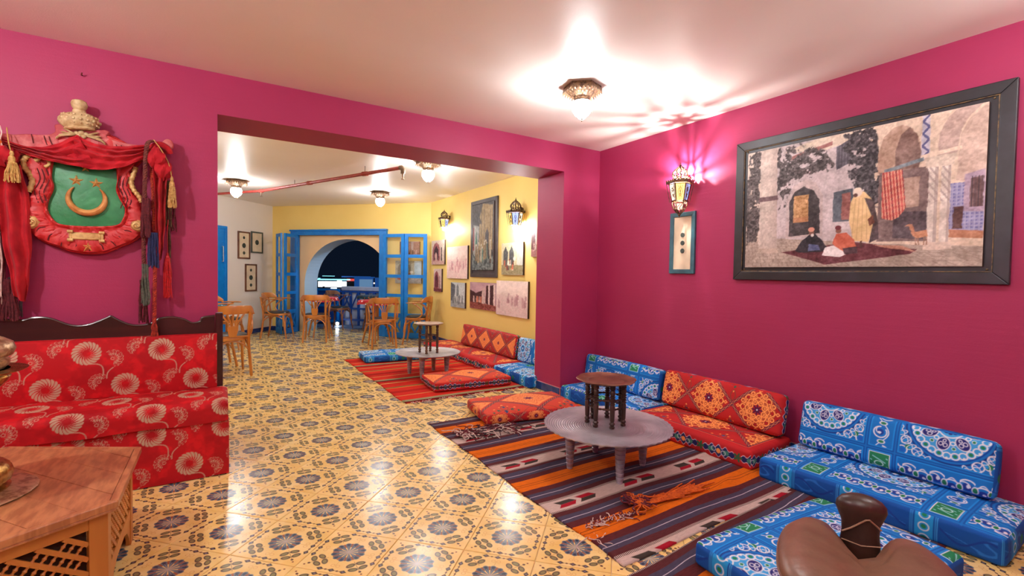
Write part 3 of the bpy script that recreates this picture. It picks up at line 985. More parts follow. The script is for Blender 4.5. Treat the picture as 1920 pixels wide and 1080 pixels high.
def blue_front(a, b, hz):
    c = Cv(a, b, BL2, 0.003)
    x = a; P_ = 0.31
    xl = x % P_
    c.put(((xl > 0.22) & (xl < 0.29)).astype(float), (30, 150, 220))
    for k in (0.205, 0.212, 0.296, 0.303): c.line(xl - k, 0.0016, (60, 160, 230))
    th = b + hz * 0.1 * np.sin(x * 40)
    c.line(np.where(xl < 0.19, b - hz * 0.55 * np.sin(x * 26 + 1.2 * np.sin(b * 60)), 1), 0.006, (36, 116, 206))
    c.line(np.where(xl < 0.19, b + hz * 0.4 * np.cos(x * 33), 1), 0.005, (18, 60, 150))
    q = np.hypot(wrapd(xl - 0.255, 9), wrapd(b, 0.055))
    m = (xl > 0.222) & (xl < 0.288)
    c.line(np.where(m, q - 0.019, 1), 0.0026, WH); c.sd(np.where(m, q - 0.010, 1), GR)
    c.sd(np.hypot(wrapd(x - 0.07, 0.62), b) - 0.022, (30, 120, 90))
    return c.rgb
def orange_side(hz, seam=False):
    def f(t, a, b):
        c_ = orange_edge(a, b + hz, 2 * hz)
        if seam: c_[np.abs(b) < 0.004] = (60, 20, 20)
        return c_
    return f

# --- cushions along the right wall: three seats with three leaning back rests
def place(o, x, y, z=0.0, rz=0.0, rx=0.0, ry=0.0, label=None, cat='cushion', group=None):
    o.location = (x, y, z); o.rotation_mode = 'XYZ'; o.rotation_euler = (rx, ry, rz)
    return tag(o, label, cat, group)
G_WALL = 'floor cushions along the right wall'
G_BACK = 'back cushions leaning on the right wall'
SZ = 0.125
def seat(yc, L, W, xr, kind, label, rz=0.0, res=0.004, group=G_WALL, ox=0.0, oy=0.0, H=SZ, **kw):
    # local x runs along the wall (towards the camera), local y points to the wall
    if kind == 'blue':
        o = cushion('seat_cushion', L, W, H, lambda a, b: paint_blue(a, -b, ox, oy), blue_side(ox, oy, W / 2, H / 2), res=res, **kw)
    else:
        o = cushion('seat_cushion', L, W, H, lambda a, b: seat_orange(a, b, L, W), orange_side(H / 2), res=res, **kw)
    return place(o, xr - W / 2, yc, 0.0, -PI / 2 + rz, label=label, group=group)
def seat_orange(a, b, L, W):
    c = paint_orange(a, b, 0.0, 0.0, P=L * 0.25, Q=W * 0.46, filled=False)
    u = np.minimum(L / 2 - np.abs(a), W / 2 - np.abs(b))
    cc = Cv(a, b, 0, 0.003); cc.rgb = c
    cc.sd(u - 0.055, (70, 30, 66)); cc.sd(u - 0.049, (216, 100, 70)); cc.sd(u - 0.043, (186, 32, 36))
    return cc.rgb
seat(1.058, 1.055, 0.54, 3.308, 'blue', 'long blue floor cushion along the right wall nearest the camera', res=0.0032, ox=-0.18, oy=-0.30, rz=0.03, seed=3)
seat(2.135, 0.985, 0.50, 3.285, 'orange', 'red and orange floor cushion along the right wall between two blue ones', res=0.0036, seed=8, rz=0.02)
seat(3.130, 0.955, 0.47, 3.30, 'blue', 'blue floor cushion in the corner behind the brown stool', res=0.005, ox=-0.4, oy=-0.25, seed=5)
def backc(yc, L, Hh, Th, kind, label, tilt, xb, z0=SZ + 0.008, res=0.004, group=G_BACK, ox=0.0, oy=0.0, rz=0.0, **kw):
    """leaning back rest: built lying down (top face = visible face), then stood up against the wall"""
    if kind == 'blue': pt = lambda a, b: paint_blue(a, -b, ox, oy)
    elif kind == 'orange': pt = lambda a, b: paint_orange(a, b, ox, oy, P=0.187, Q=0.185, filled=False)
    else: pt = lambda a, b: paint_orange(a, b, ox, oy, P=0.19, Q=Hh * 0.5, filled=True, base=(170, 44, 46))
    sd_ = blue_side(ox, oy, Hh / 2, Th / 2) if kind == 'blue' else (lambda t, a, b: orange_edge(a, b + Th / 2, Th) if t != 'bottom' else paint_orange(a, b))
    o = cushion('back_cushion', L, Hh, Th, pt, sd_, res=res, **kw)
    # transform vertices: lying cushion (x len, y height, z thick) -> upright, origin bottom centre
    M = R(-PI / 2 + rz) @ R(-tilt, 'X') @ T(0, 0, Hh / 2) @ R(PI / 2, 'X') @ T(0, 0, 0)
    o.data.transform(M)
    return place(o, xb, yc, z0, 0, label=label, group=group)
backc(1.095, 0.905, 0.285, 0.085, 'blue', 'blue back cushion with two half medallions leaning on the right wall', 0.22, 3.215, res=0.003, ox=-0.50, oy=-0.36, seed=12, rad=0.03)
backc(2.150, 0.99, 0.285, 0.09, 'orange', 'red back cushion with three orange medallions leaning on the right wall', 0.20, 3.222, res=0.0033, ox=-0.04, oy=0.0, seed=13, rad=0.03)
backc(3.150, 0.95, 0.27, 0.10, 'blue', 'blue back cushion leaning in the corner behind the brown stool', 0.14, 3.235, res=0.0045, ox=-0.3, oy=-0.05, seed=14, rad=0.03)
# loose cushions
o = cushion('seat_cushion', 0.90, 0.57, 0.10, lambda a, b: paint_blue(a, b, -0.10, -0.22), blue_side(0, 0, 0.27, 0.05), res=0.0032, seed=21, puff=0.02)
MB().tube(smooth_path([(0.452, 0.06, 0.075), (0.475, 0.02, 0.06), (0.492, 0.06, 0.03), (0.480, 0.12, 0.012), (0.455, 0.14, 0.02)], 5), 0.006, 7).build('cord_loop', pm('black_cord', (34, 30, 36), rough=0.9), o)
place(o, 2.095, 0.90, 0.012, -0.07, label='blue cushion lying loose on the rug in front of the leather stool', group='loose floor cushions')
o = cushion('seat_cushion', 0.86, 0.53, 0.085, lambda a, b: paint_orange(a, b, 0.05, 0.0, P=0.30, Q=0.24, filled=True, base=(206, 70, 50)), lambda t, a, b: paint_orange(a, b, 0, 0, P=0.16, Q=0.10), res=0.0042, seed=22, puff=0.03)
place(o, 2.235, 3.36, 0.012, -0.16, label='orange patterned loose cushion on the dark striped rug beside the pewter tray', group='loose floor cushions')
o = cushion('seat_cushion', 0.86, 0.50, 0.095, lambda a, b: paint_orange(a, b, 0.05, 0.0, P=0.26, Q=0.26, filled=True, base=(206, 70, 50)), orange_side(0.0475, True), res=0.0055, seed=23, puff=0.02)
place(o, 2.27, 4.53, 0.010, -0.09, label='orange and red loose cushion at the near edge of the red rug', group='loose floor cushions')
o = cushion('seat_cushion', 0.86, 0.52, 0.085, lambda a, b: paint_blue(a, b, 0.0, -0.1), blue_side(0, 0, 0.26, 0.045), res=0.007, seed=24, puff=0.02)
place(o, 2.06, 6.36, 0.010, -0.08, label='blue loose cushion at the far edge of the red rug', group='loose floor cushions')
# far room set against the yellow wall
seat(5.50, 1.36, 0.50, 3.258, 'orange', 'orange floor cushion along the yellow wall', res=0.008, group='floor cushions along the yellow wall', seed=31)
seat(4.42, 0.76, 0.50, 3.258, 'blue', 'blue floor cushion along the yellow wall beside the doorway pillar', res=0.007, group='floor cushions along the yellow wall', seed=32)
seat(6.62, 0.86, 0.50, 3.258, 'orange', 'orange floor cushion along the yellow wall, farthest from the camera', res=0.009, group='floor cushions along the yellow wall', seed=36, H=0.11)
backc(5.66, 1.50, 0.30, 0.09, 'filled', 'red back cushion with orange diamonds leaning on the yellow wall', 0.16, 3.19, res=0.006, group='back cushions on the yellow wall', seed=33)
backc(4.47, 0.74, 0.29, 0.09, 'blue', 'blue back cushion leaning on the yellow wall beside the doorway pillar', 0.12, 3.20, res=0.006, ox=-0.45, oy=-0.22, group='back cushions on the yellow wall', seed=34)

# ================================================================== RUGS
def rug_material(name, stops, period, off, motif=None, streak=0.5):
    """stops: list of (position 0..1 over one period, colour) constant bands read along object Y"""
    m, nt, bs = newmat(name)
    X.nt = nt
    tc = nt.nodes.new('ShaderNodeTexCoord')
    uv = nt.nodes.new('ShaderNodeUVMap'); uv.uv_map = 'UVMap'
    sep = nt.nodes.new('ShaderNodeSeparateXYZ'); nt.links.new(uv.outputs[0], sep.inputs[0])
    x, y = X(sep.outputs[0]), X(sep.outputs[1])
    nz = nt.nodes.new('ShaderNodeTexNoise'); nz.inputs['Scale'].default_value = 6; nz.inputs['Detail'].default_value = 3
    nt.links.new(uv.outputs[0], nz.inputs['Vector'])
    yy = y + (X(nz.outputs[0]) - 0.5) * 0.014
    f = X.op('FRACT', (yy - off) / period)
    r = nt.nodes.new('ShaderNodeValToRGB'); r.color_ramp.interpolation = 'CONSTANT'
    el = r.color_ramp.elements
    el[0].position = stops[0][0]; el[0].color = lin4(stops[0][1])
    el[1].position = stops[1][0]; el[1].color = lin4(stops[1][1])
    for p_, c_ in stops[2:]:
        e = el.new(p_); e.color = lin4(c_)
    nt.links.new(f.s, r.inputs[0])
    col = r.outputs[0]
    if motif: col = motif(x, yy, f, col)
    n2 = nt.nodes.new('ShaderNodeTexNoise'); n2.inputs['Scale'].default_value = 30; n2.inputs['Detail'].default_value = 4
    mp = nt.nodes.new('ShaderNodeMapping'); mp.inputs['Scale'].default_value = (1, 14, 1)
    nt.links.new(uv.outputs[0], mp.inputs[0]); nt.links.new(mp.outputs[0], n2.inputs['Vector'])
    mu = nt.nodes.new('ShaderNodeMix'); mu.data_type = 'RGBA'; mu.blend_type = 'MULTIPLY'; mu.inputs[0].default_value = streak
    nt.links.new(col, mu.inputs[6])
    r2 = nt.nodes.new('ShaderNodeValToRGB'); r2.color_ramp.elements[0].position = 0.3; r2.color_ramp.elements[1].position = 0.62
    r2.color_ramp.elements[0].color = (0.42, 0.39, 0.42, 1); r2.color_ramp.elements[1].color = (1, 1, 1, 1)
    nt.links.new(n2.outputs[0], r2.inputs[0]); nt.links.new(r2.outputs[0], mu.inputs[7])
    nt.links.new(mu.outputs[2], bs.inputs['Base Color'])
    bs.inputs['Roughness'].default_value = 0.95
    bs.inputs['Specular IOR Level'].default_value = 0.1
    w1 = nt.nodes.new('ShaderNodeTexNoise'); w1.inputs['Scale'].default_value = 260
    mp2 = nt.nodes.new('ShaderNodeMapping'); mp2.inputs['Scale'].default_value = (0.5, 2.2, 1)
    nt.links.new(uv.outputs[0], mp2.inputs[0]); nt.links.new(mp2.outputs[0], w1.inputs['Vector'])
    bm = nt.nodes.new('ShaderNodeBump'); bm.inputs['Strength'].default_value = 0.7; bm.inputs['Distance'].default_value = 0.003
    nt.links.new(w1.outputs[0], bm.inputs['Height']); nt.links.new(bm.outputs[0], bs.inputs['Normal'])
    return m
MAR, NV, OR, CRM, BLK = (94, 42, 44), (76, 70, 90), (226, 112, 24), (208, 186, 176), (52, 34, 34)
def motif1(x, y, f, col):
    """red and dark arrow heads on the cream bands, white zig thread on the navy bands, combed edges"""
    d = xabs(X.op('WRAP', f, 0.5, -0.5)) * 0.545         # distance from the cream centre line (metres)
    sg = X.op('WRAP', f, 0.5, -0.5) * 0.545
    xm = X.op('WRAP', x - 0.22, 0.235, -0.235)
    ax = xabs(xm)
    # two facing heads: slanted parallelograms
    for sx in (-1, 1):
        cx = xm - 0.070 * sx
        up = sg * sx
        para = xmax(xabs(cx + up * 0.9 * sx * sx) - 0.052, xmax(up - 0.030, up * -1.0 - 0.001))
        col = xmix(xmask(para, 0.004), col, (168, 28, 46))
        para2 = xmax(xabs(cx - up * 0.9) - 0.044, xmax(up * -1.0 - 0.021, up + 0.001 - 0.0))
        para2 = xmax(xabs(cx + up * -0.9) - 0.052, xmax(up * -1.0 - 0.030, up))
        col = xmix(xmask(para2, 0.004), col, (70, 62, 56))
    # combed edging
    teeth = X.op('WRAP', x, 0.0045, -0.0045)
    comb = xmax(xabs(d - 0.056) - 0.0075, xabs(teeth) - 0.0022)
    col = xmix(xmask(comb, 0.0015), col, (60, 54, 50))
    # white thread
    col = xmix(xmask(xabs(d - 0.135) - 0.0024, 0.002), col, (200, 190, 200))
    col = xmix(xmask(xabs(d - 0.262) - 0.0016, 0.002), col, (70, 34, 24))
    return col
h = 0.545
def sym(stops):
    """stops given as distance from cream centre (0..h/2), mirrored over the period"""
    half = [(d / h, c) for d, c in stops]
    out = [(p_, c) for p_, c in half]
    ends = [p_ for p_, c in half][1:] + [0.5]
    mir = [(1 - e, c) for e, (p_, c) in zip(ends, half)][::-1]
    return out + mir[0:]
ST1 = sym([(0, CRM), (0.062, (92, 46, 48)), (0.098, NV), (0.165, MAR), (0.212, OR)])
# merge the neighbouring equal colours around 0.5
M_RUG1 = rug_material('dark_striped_kilim', ST1, h, 1.90, motif1, 0.55)
M_RUG2 = rug_material('red_striped_kilim', [(0, (110, 26, 28)), (0.05, (150, 150, 112)), (0.11, (208, 48, 36)), (0.28, (206, 150, 90)), (0.30, (200, 42, 34)), (0.42, (166, 30, 28)), (0.50, (204, 48, 36)), (0.63, (216, 112, 52)), (0.66, (128, 100, 58)), (0.70, (200, 42, 34)), (0.86, (202, 152, 92)), (0.89, (190, 38, 32))], 0.92, 4.12, None, 0.3)
def rug(name, x0, x1, y0, y1, mat, label, bumps, res=0.018, shear=0.0, edge=0.006, th=0.006, group='rugs'):
    nx = int((x1 - x0) / res) + 1; ny = int((y1 - y0) / res) + 1
    gx = np.linspace(x0, x1, nx); gy = np.linspace(y0, y1, ny)
    GX, GY = np.meshgrid(gx, gy); GX = GX.ravel(); GY = GY.ravel()
    tu = (GX - x0) / (x1 - x0)
    PX = GX + edge * np.sin(GY * 5.3) + 0.004 * np.sin(GY * 17)
    PY = GY + shear * tu + 0.006 * np.sin(GX * 7)
    Z = th + 0.0035 * fbm(GX * 5, GY * 22, 3)
    for (bx, by, sx, sy, hh, ang) in bumps:
        ca, sa = math.cos(ang), math.sin(ang)
        u = (GX - bx) * ca + (GY - by) * sa; v = -(GX - bx) * sa + (GY - by) * ca
        Z = Z + hh * np.exp(-(u / sx) ** 2 - (v / sy) ** 2)
    vs = np.stack([PX, PY, Z], 1)
    me = bpy.data.meshes.new(name)
    i = np.arange(nx - 1); j = np.arange(ny - 1)
    a = (j[:, None] * nx + i[None, :]).ravel()
    q = np.stack([a, a + 1, a + nx + 1, a + nx], 1)
    # skirt ring down to the floor
    ring = list(range(nx)) + [k * nx + nx - 1 for k in range(1, ny)] + [(ny - 1) * nx + k for k in range(nx - 2, -1, -1)] + [k * nx for k in range(ny - 2, 0, -1)]
    low = vs[ring].copy(); low[:, 2] = 0.0004
    n0 = len(vs)
    V = vs.tolist() + low.tolist()
    Fq = q.tolist()
    m_ = len(ring)
    for k in range(m_):
        l = (k + 1) % m_
        Fq.append([ring[l], ring[k], n0 + k, n0 + l])
    me.from_pydata(V, [], Fq)
    uvl = me.uv_layers.new(name='UVMap')
    li = np.empty(len(me.loops), np.int32); me.loops.foreach_get('vertex_index', li)
    UV = np.stack([np.r_[GX, GX[ring]], np.r_[GY, GY[ring]]], 1)
    uvl.data.foreach_set('uv', UV[li].astype(np.float32).ravel())
    me.materials.append(mat); me.shade_smooth()
    o = link(bpy.data.objects.new(name, me))
    return tag(o, label, 'rug', group)
rug1 = rug('kilim_rug', 1.415, 3.26, 1.36, 3.46, M_RUG1, 'dark striped woven rug with orange and cream bands under the pewter tray',
    [(1.9, 2.36, 0.5, 0.018, 0.012, 0.02), (2.0, 2.63, 0.3, 0.02, 0.014, 0.1), (2.3, 1.56, 0.25, 0.02, 0.02, -0.1), (2.5, 1.62, 0.1, 0.03, 0.02, 0.3),
     (2.7, 1.95, 0.5, 0.02, 0.012, 0.05), (1.9, 2.9, 0.5, 0.02, 0.014, -0.05), (2.2, 3.0, 0.4, 0.015, 0.012, 0.1), (2.6, 2.3, 0.3, 0.02, 0.012, -0.1), (1.6, 1.45, 0.2, 0.03, 0.01, 0.1)], res=0.012)
rug1b = rug('kilim_rug', 1.33, 2.9, 0.62, 1.30, M_RUG1, 'second dark striped woven rug at the bottom of the picture under the loose blue cushion',
    [(1.6, 1.2, 0.2, 0.03, 0.015, 0.2)], res=0.02, shear=0.10)
rug2 = rug('kilim_rug', 1.45, 3.2, 4.12, 6.6, M_RUG2, 'red striped woven rug in the far room under the second tray',
    [(2.3, 5.3, 0.3, 0.03, 0.012, 0.1), (1.9, 4.9, 0.4, 0.03, 0.01, -0.1)], res=0.03, shear=-0.0)

# loose yarn: fringes, knots
def yarn(mb, p, ang, L, curl, r=0.0022, n=7, z=0.008):
    pts = []; x, y = p; a = ang
    for k in range(n):
        pts.append((x, y, z + 0.006 * random.random() + (0.012 * math.sin(PI * k / (n - 1)) if curl > 1 else 0)))
        a += random.uniform(-curl, curl)
        x += math.cos(a) * L / n; y += math.sin(a) * L / n
    mb.tube(smooth_path(pts, 3), r, n=5)
M_YC = pm('cream_yarn', (214, 196, 186), (190, 160, 150), rough=0.95, nscale=60)
M_YR = pm('maroon_yarn', (110, 26, 40), (80, 22, 34), rough=0.95, nscale=60)
M_YK = pm('black_yarn', (46, 34, 38), (66, 40, 44), rough=0.95, nscale=60)
M_YO = pm('orange_yarn', (218, 104, 24), (176, 74, 20), rough=0.95, nscale=60)
def fringe(par, pts, mats, n, L, curl, name='fringe', r=0.002, z=0.008, spread=0.02, ang=-PI / 2, angs=0.6):
    for mt in mats:
        mb = MB()
        for i in range(n):
            t = random.random()
            k = min(int(t * (len(pts) - 1)), len(pts) - 2); f = t * (len(pts) - 1) - k
            x = pts[k][0] * (1 - f) + pts[k + 1][0] * f + random.uniform(-spread, spread)
            y = pts[k][1] * (1 - f) + pts[k + 1][1] * f + random.uniform(-spread, spread)
            yarn(mb, (x, y), ang + random.uniform(-angs, angs), L * random.uniform(0.6, 1.3), curl, r=r, z=z)
        o = mb.build(name, mt, par)
        o['kind'] = 'stuff'
fringe(rug2, [(1.47, 4.11), (2.9, 4.11)], [M_YC], 46, 0.07, 0.9, r=0.0022)
fringe(rug1, [(1.50, 3.12), (1.62, 3.02), (1.95, 3.02)], [M_YC, M_YR, M_YK], 26, 0.22, 1.1, name='loose_yarn', r=0.0032, z=0.018, spread=0.05, ang=0.1, angs=0.9)
fringe(rug1, [(1.52, 3.06), (1.56, 3.02)], [M_YC, M_YR], 22, 0.12, 1.8, name='loose_yarn', r=0.0034, z=0.02, spread=0.035, ang=2.5, angs=1.5)
fringe(rug1, [(1.80, 1.66), (2.15, 1.64)], [M_YO], 46, 0.30, 0.10, name='loose_yarn', r=0.0038, z=0.020, spread=0.016, ang=0.0, angs=0.10)
fringe(rug1, [(1.77, 1.70), (1.86, 1.66)], [M_YO, M_YR], 20, 0.13, 1.5, name='loose_yarn', r=0.0036, z=0.028, spread=0.022, ang=0.4, angs=0.9)
fringe(rug1, [(1.45, 1.66), (1.78, 1.62)], [M_YC, M_YR], 34, 0.06, 0.6, name='worn_patch', r=0.0024, z=0.011, spread=0.018, ang=0.4, angs=0.5)
fringe(rug1, [(1.42, 1.60), (1.46, 1.52)], [M_YC], 6, 0.14, 1.0, name='loose_yarn', r=0.0026, z=0.004, spread=0.01, ang=-1.9, angs=0.6)

# ================================================================== TRAY TABLES AND STOOLS
M_PEW = pm('hammered_pewter', (188, 184, 190), (156, 152, 160), rough=0.36, metal=0.32, nscale=7, bump=(55, 0.35, 0.002), spec=0.5)
def ring_bump(m, scale, strength):
    nt = m.node_tree; b = nt.nodes['Principled BSDF']
    tc = nt.nodes.new('ShaderNodeTexCoord'); wv = nt.nodes.new('ShaderNodeTexWave')
    wv.wave_type = 'RINGS'; wv.rings_direction = 'Z'; wv.inputs['Scale'].default_value = scale; wv.inputs['Distortion'].default_value = 0.4
    nt.links.new(tc.outputs['Object'], wv.inputs['Vector'])
    bm = nt.nodes.new('ShaderNodeBump'); bm.inputs['Strength'].default_value = strength; bm.inputs['Distance'].default_value = 0.004
    nt.links.new(wv.outputs[0], bm.inputs['Height'])
    old = b.inputs['Normal'].links[0].from_socket if b.inputs['Normal'].links else None
    if old: nt.links.new(old, bm.inputs['Normal'])
    nt.links.new(bm.outputs[0], b.inputs['Normal'])
ring_bump(M_PEW, 22, 0.35)
M_PEW2 = pm('ribbed_aluminium_leg', (186, 184, 196), (160, 158, 172), rough=0.4, metal=0.45, nscale=12, bump=(30, 0.2, 0.002))
def tray_table(x, y, ztop, Rr, label, legang=0.0):
    ztop -= 0.007
    t = empty('tray_table', (x, y, 0.007), legang, label, 'table', 'low metal tray tables on the rugs')
    n = 96
    prof = [(0.0, -0.012), (Rr * 0.70, -0.012), (Rr * 0.90, -0.009), (Rr * 0.965, -0.002), (Rr * 1.0, 0.004), (Rr * 1.0, 0.010), (Rr * 0.965, 0.006), (Rr * 0.90, -0.004), (Rr * 0.70, -0.007)]
    for k in (0.62, 0.6, 0.45, 0.43, 0.28, 0.26, 0.12, 0.1): prof.append((Rr * k, -0.007 - (0.0016 if int(k * 100) % 2 == 0 else 0.0)))
    prof.append((0.0, -0.007))
    def wave(r, z, a): return r * (1 + (0.010 * math.cos(a * 48) if r > Rr * 0.98 else 0))
    MB().lathe(prof, n, T(0, 0, ztop), cap=False, wave=wave).build('tray', M_PEW, t, sharp=60)
    # engraved petal ring
    mb = MB()
    for k in range(40):
        a = 2 * PI * k / 40
        mb.sphere((Rr * 0.83 * math.cos(a), Rr * 0.83 * math.sin(a), ztop - 0.0065), 0.011, 6, 4, sc=(1, 1, 0.12))
    mb.build('chased_border', M_PEW, t)['kind'] = 'stuff'
    hgt = ztop - 0.012
    for k in range(4):
        a = PI / 4 + k * PI / 2
        prof = [(0.0, 0.0), (0.0165, 0.0), (0.0185, 0.006)]
        nr = 8
        for q in range(nr):
            z0 = 0.012 + (hgt * 0.9 - 0.012) * q / nr; z1 = 0.012 + (hgt * 0.9 - 0.012) * (q + 1) / nr
            r0 = 0.018 + 0.016 * (z0 / hgt)
            prof += [(r0 - 0.0032, z0), (r0 + 0.0008, z0 + 0.003), (r0 + 0.0036, z1 - 0.003), (r0 - 0.0010, z1)]
        prof += [(0.036, hgt * 0.92), (0.036, hgt), (0.0, hgt)]
        MB().lathe(prof, 16, T(Rr * 0.60 * math.cos(a), Rr * 0.60 * math.sin(a), 0), cap=False).build('leg', M_PEW2, t, sharp=50)
    return t
M_COP = pm('worn_copper_tray', (150, 104, 84), (112, 72, 56), rough=0.42, metal=0.7, nscale=9, bump=(40, 0.2, 0.002))
M_COP2 = pm('tarnished_silver_tray', (176, 150, 132), (140, 112, 96), rough=0.42, metal=0.6, nscale=9, bump=(40, 0.2, 0.002))
M_DKW = pm('dark_turned_wood', (70, 42, 32), (46, 26, 22), rough=0.42, nscale=14, stretch=(1, 1, 0.2), bump=(24, 0.2, 0.002), spec=0.5)
M_DKW2 = pm('brown_turned_wood', (100, 62, 42), (66, 38, 28), rough=0.42, nscale=14, stretch=(1, 1, 0.2), bump=(24, 0.2, 0.002), spec=0.5)
def turned_leg(h, r):
    p = [(0, 0), (r * 0.75, 0), (r * 0.95, h * 0.01), (r * 0.95, h * 0.05), (r * 0.6, h * 0.07), (r * 1.05, h * 0.095), (r * 1.05, h * 0.12), (r * 0.62, h * 0.15), (r * 0.85, h * 0.18), (r * 0.95, h * 0.42), (r * 1.0, h * 0.50)]
    for k in range(4):
        z = 0.54 + k * 0.055
        p += [(r * 0.72, h * z), (r * 1.08, h * (z + 0.014)), (r * 1.08, h * (z + 0.032)), (r * 0.72, h * (z + 0.048))]
    p += [(r * 0.95, h * 0.78), (r * 0.95, h * 0.86), (r * 0.65, h * 0.88), (r * 1.05, h * 0.90), (r * 1.05, h * 0.985), (0, h)]
    return p
def tray_stool(x, y, z0, z1, Rt, label, wood, topm, n_leg=6, ph=0.0, scal=8):
    t = empty('tray_stool', (x, y, z0), ph, label, 'stool', 'small stools standing on the metal trays')
    hgt = z1 - z0 - 0.018
    # scalloped tray top
    prof = [(0, -0.004), (Rt * 0.80, -0.004), (Rt * 0.96, 0.006), (Rt, 0.012), (Rt * 0.985, 0.016), (Rt * 0.92, 0.011), (Rt * 0.78, 0.002), (Rt * 0.62, 0.002), (Rt * 0.60, 0.0035), (Rt * 0.58, 0.002), (0, 0.002)]
    def wave(r, z, a): return r * (1 + (0.055 * abs(math.cos(a * scal / 2)) - 0.03) * min(1, max(0, (r / Rt - 0.7) / 0.3)))
    MB().lathe(prof, 64, T(0, 0, hgt), cap=False, wave=wave).build('tray_top', topm, t, sharp=60)
    rl = Rt * 0.62
    for k in range(n_leg):
        a = 2 * PI * k / n_leg + PI / 6
        MB().lathe(turned_leg(hgt - 0.004, 0.0165), 12, T(rl * math.cos(a), rl * math.sin(a), 0), cap=False).build('leg', wood, t, sharp=45)
    for zz, nm in ((0.42, 'stretcher'), (0.62, 'stretcher')):
        for k in range(n_leg):
            a = 2 * PI * k / n_leg + PI / 6; b = 2 * PI * (k + 1) / n_leg + PI / 6
            A = Vector((rl * math.cos(a), rl * math.sin(a), hgt * zz)); B = Vector((rl * math.cos(b), rl * math.sin(b), hgt * zz))
            pts = [A.lerp(B, i / 8) for i in range(9)]
            rr = [0.006, 0.0045, 0.0075, 0.0045, 0.008, 0.0045, 0.0075, 0.0045, 0.006]
            MB().tube(pts, rr, 7).build(nm, wood, t)
    return t
tray_table(2.055, 2.135, 0.272, 0.392, 'round pewter tray table with ribbed legs on the dark striped rug', legang=0.35)
tray_stool(2.085, 2.185, 0.2655, 0.555, 0.185, 'dark wooden stool with a scalloped copper tray top on the near tray', M_DKW, M_COP, 7, 0.2)
tray_table(2.085, 5.16, 0.268, 0.375, 'round pewter tray table on the red rug in the far room', legang=0.1)
tray_stool(2.10, 5.19, 0.2615, 0.615, 0.168, 'brown turned stool with a pale tray top on the far tray', M_DKW2, M_COP2, 4, 0.45)
# ================================================================== CARVED CREST WITH DRAPERY
M_CRED = pm('worn_red_paint', (186, 34, 36), (204, 66, 62), rough=0.5, nscale=26, contrast=(0.52, 0.72), bump=(50, 0.4, 0.004))
M_CDUST = pm('dusty_red_paint', (168, 58, 62), (206, 116, 112), rough=0.65, nscale=22, contrast=(0.45, 0.7), bump=(50, 0.4, 0.004))
M_CGRN = pm('green_paint', (36, 120, 70), (52, 140, 84), rough=0.45, nscale=12, bump=(30, 0.5, 0.005))
M_GOLD = pm('old_gold_paint', (216, 182, 116), (164, 120, 60), rough=0.42, metal=0.15, nscale=30, contrast=(0.4, 0.7), bump=(60, 0.35, 0.003))
M_GOLD2 = pm('copper_gold_paint', (222, 166, 98), (180, 116, 58), rough=0.38, metal=0.2, nscale=24, contrast=(0.4, 0.7), bump=(60, 0.2, 0.003))
M_GDARK = pm('carved_groove', (96, 22, 26), (80, 18, 22), rough=0.7)
M_BONE = pm('pale_gold_relief', (206, 186, 140), (170, 140, 92), rough=0.55, nscale=40, bump=(60, 0.4, 0.003))
Mw = frame((0, YB, 0), (1, 0, 0), (0, 0, 1), (0, -1, 0))      # x right, y up, z out of the back wall
cx0, cz0 = -0.64, 1.55
crest = empty('carved_crest', (cx0, YB, cz0), 0, 'carved red and green shield with gold crescent and crown on the pink wall', 'wall crest')
MwL = T(-cx0, 0, -cz0) @ T(0, -YB, 0) @ Mw
def sp(pts, n=5): return [(p.x, p.y) for p in smooth_path([(a, b, 0) for a, b in pts], n)]
outer = [(-0.889, 1.796), (-0.894, 1.731), (-0.872, 1.67), (-0.867, 1.619), (-0.882, 1.54), (-0.897, 1.475), (-0.886, 1.411), (-0.856, 1.361), (-0.814, 1.331), (-0.77, 1.313), (-0.717, 1.289), (-0.641, 1.276), (-0.563, 1.284), (-0.499, 1.319), (-0.433, 1.357), (-0.388, 1.409), (-0.372, 1.47), (-0.387, 1.53), (-0.398, 1.6), (-0.431, 1.653), (-0.447, 1.721), (-0.442, 1.791), (-0.40, 1.83)]
outer += [(-0.40, 1.90), (-0.553, 1.985), (-0.70, 1.985), (-0.80, 1.92), (-0.90, 1.88)]
green = [(-0.776, 1.79), (-0.786, 1.706), (-0.777, 1.642), (-0.797, 1.574), (-0.804, 1.521), (-0.788, 1.477), (-0.75, 1.44), (-0.635, 1.435), (-0.509, 1.45), (-0.476, 1.494), (-0.468, 1.551), (-0.492, 1.604), (-0.508, 1.658), (-0.502, 1.714), (-0.507, 1.79)]
so = sp(outer, 4)
MB().prism(so, 0.004, 0.045, MwL).build('shield_back', M_CRED, crest, bevel=0.01)
sg = sp(green, 5)
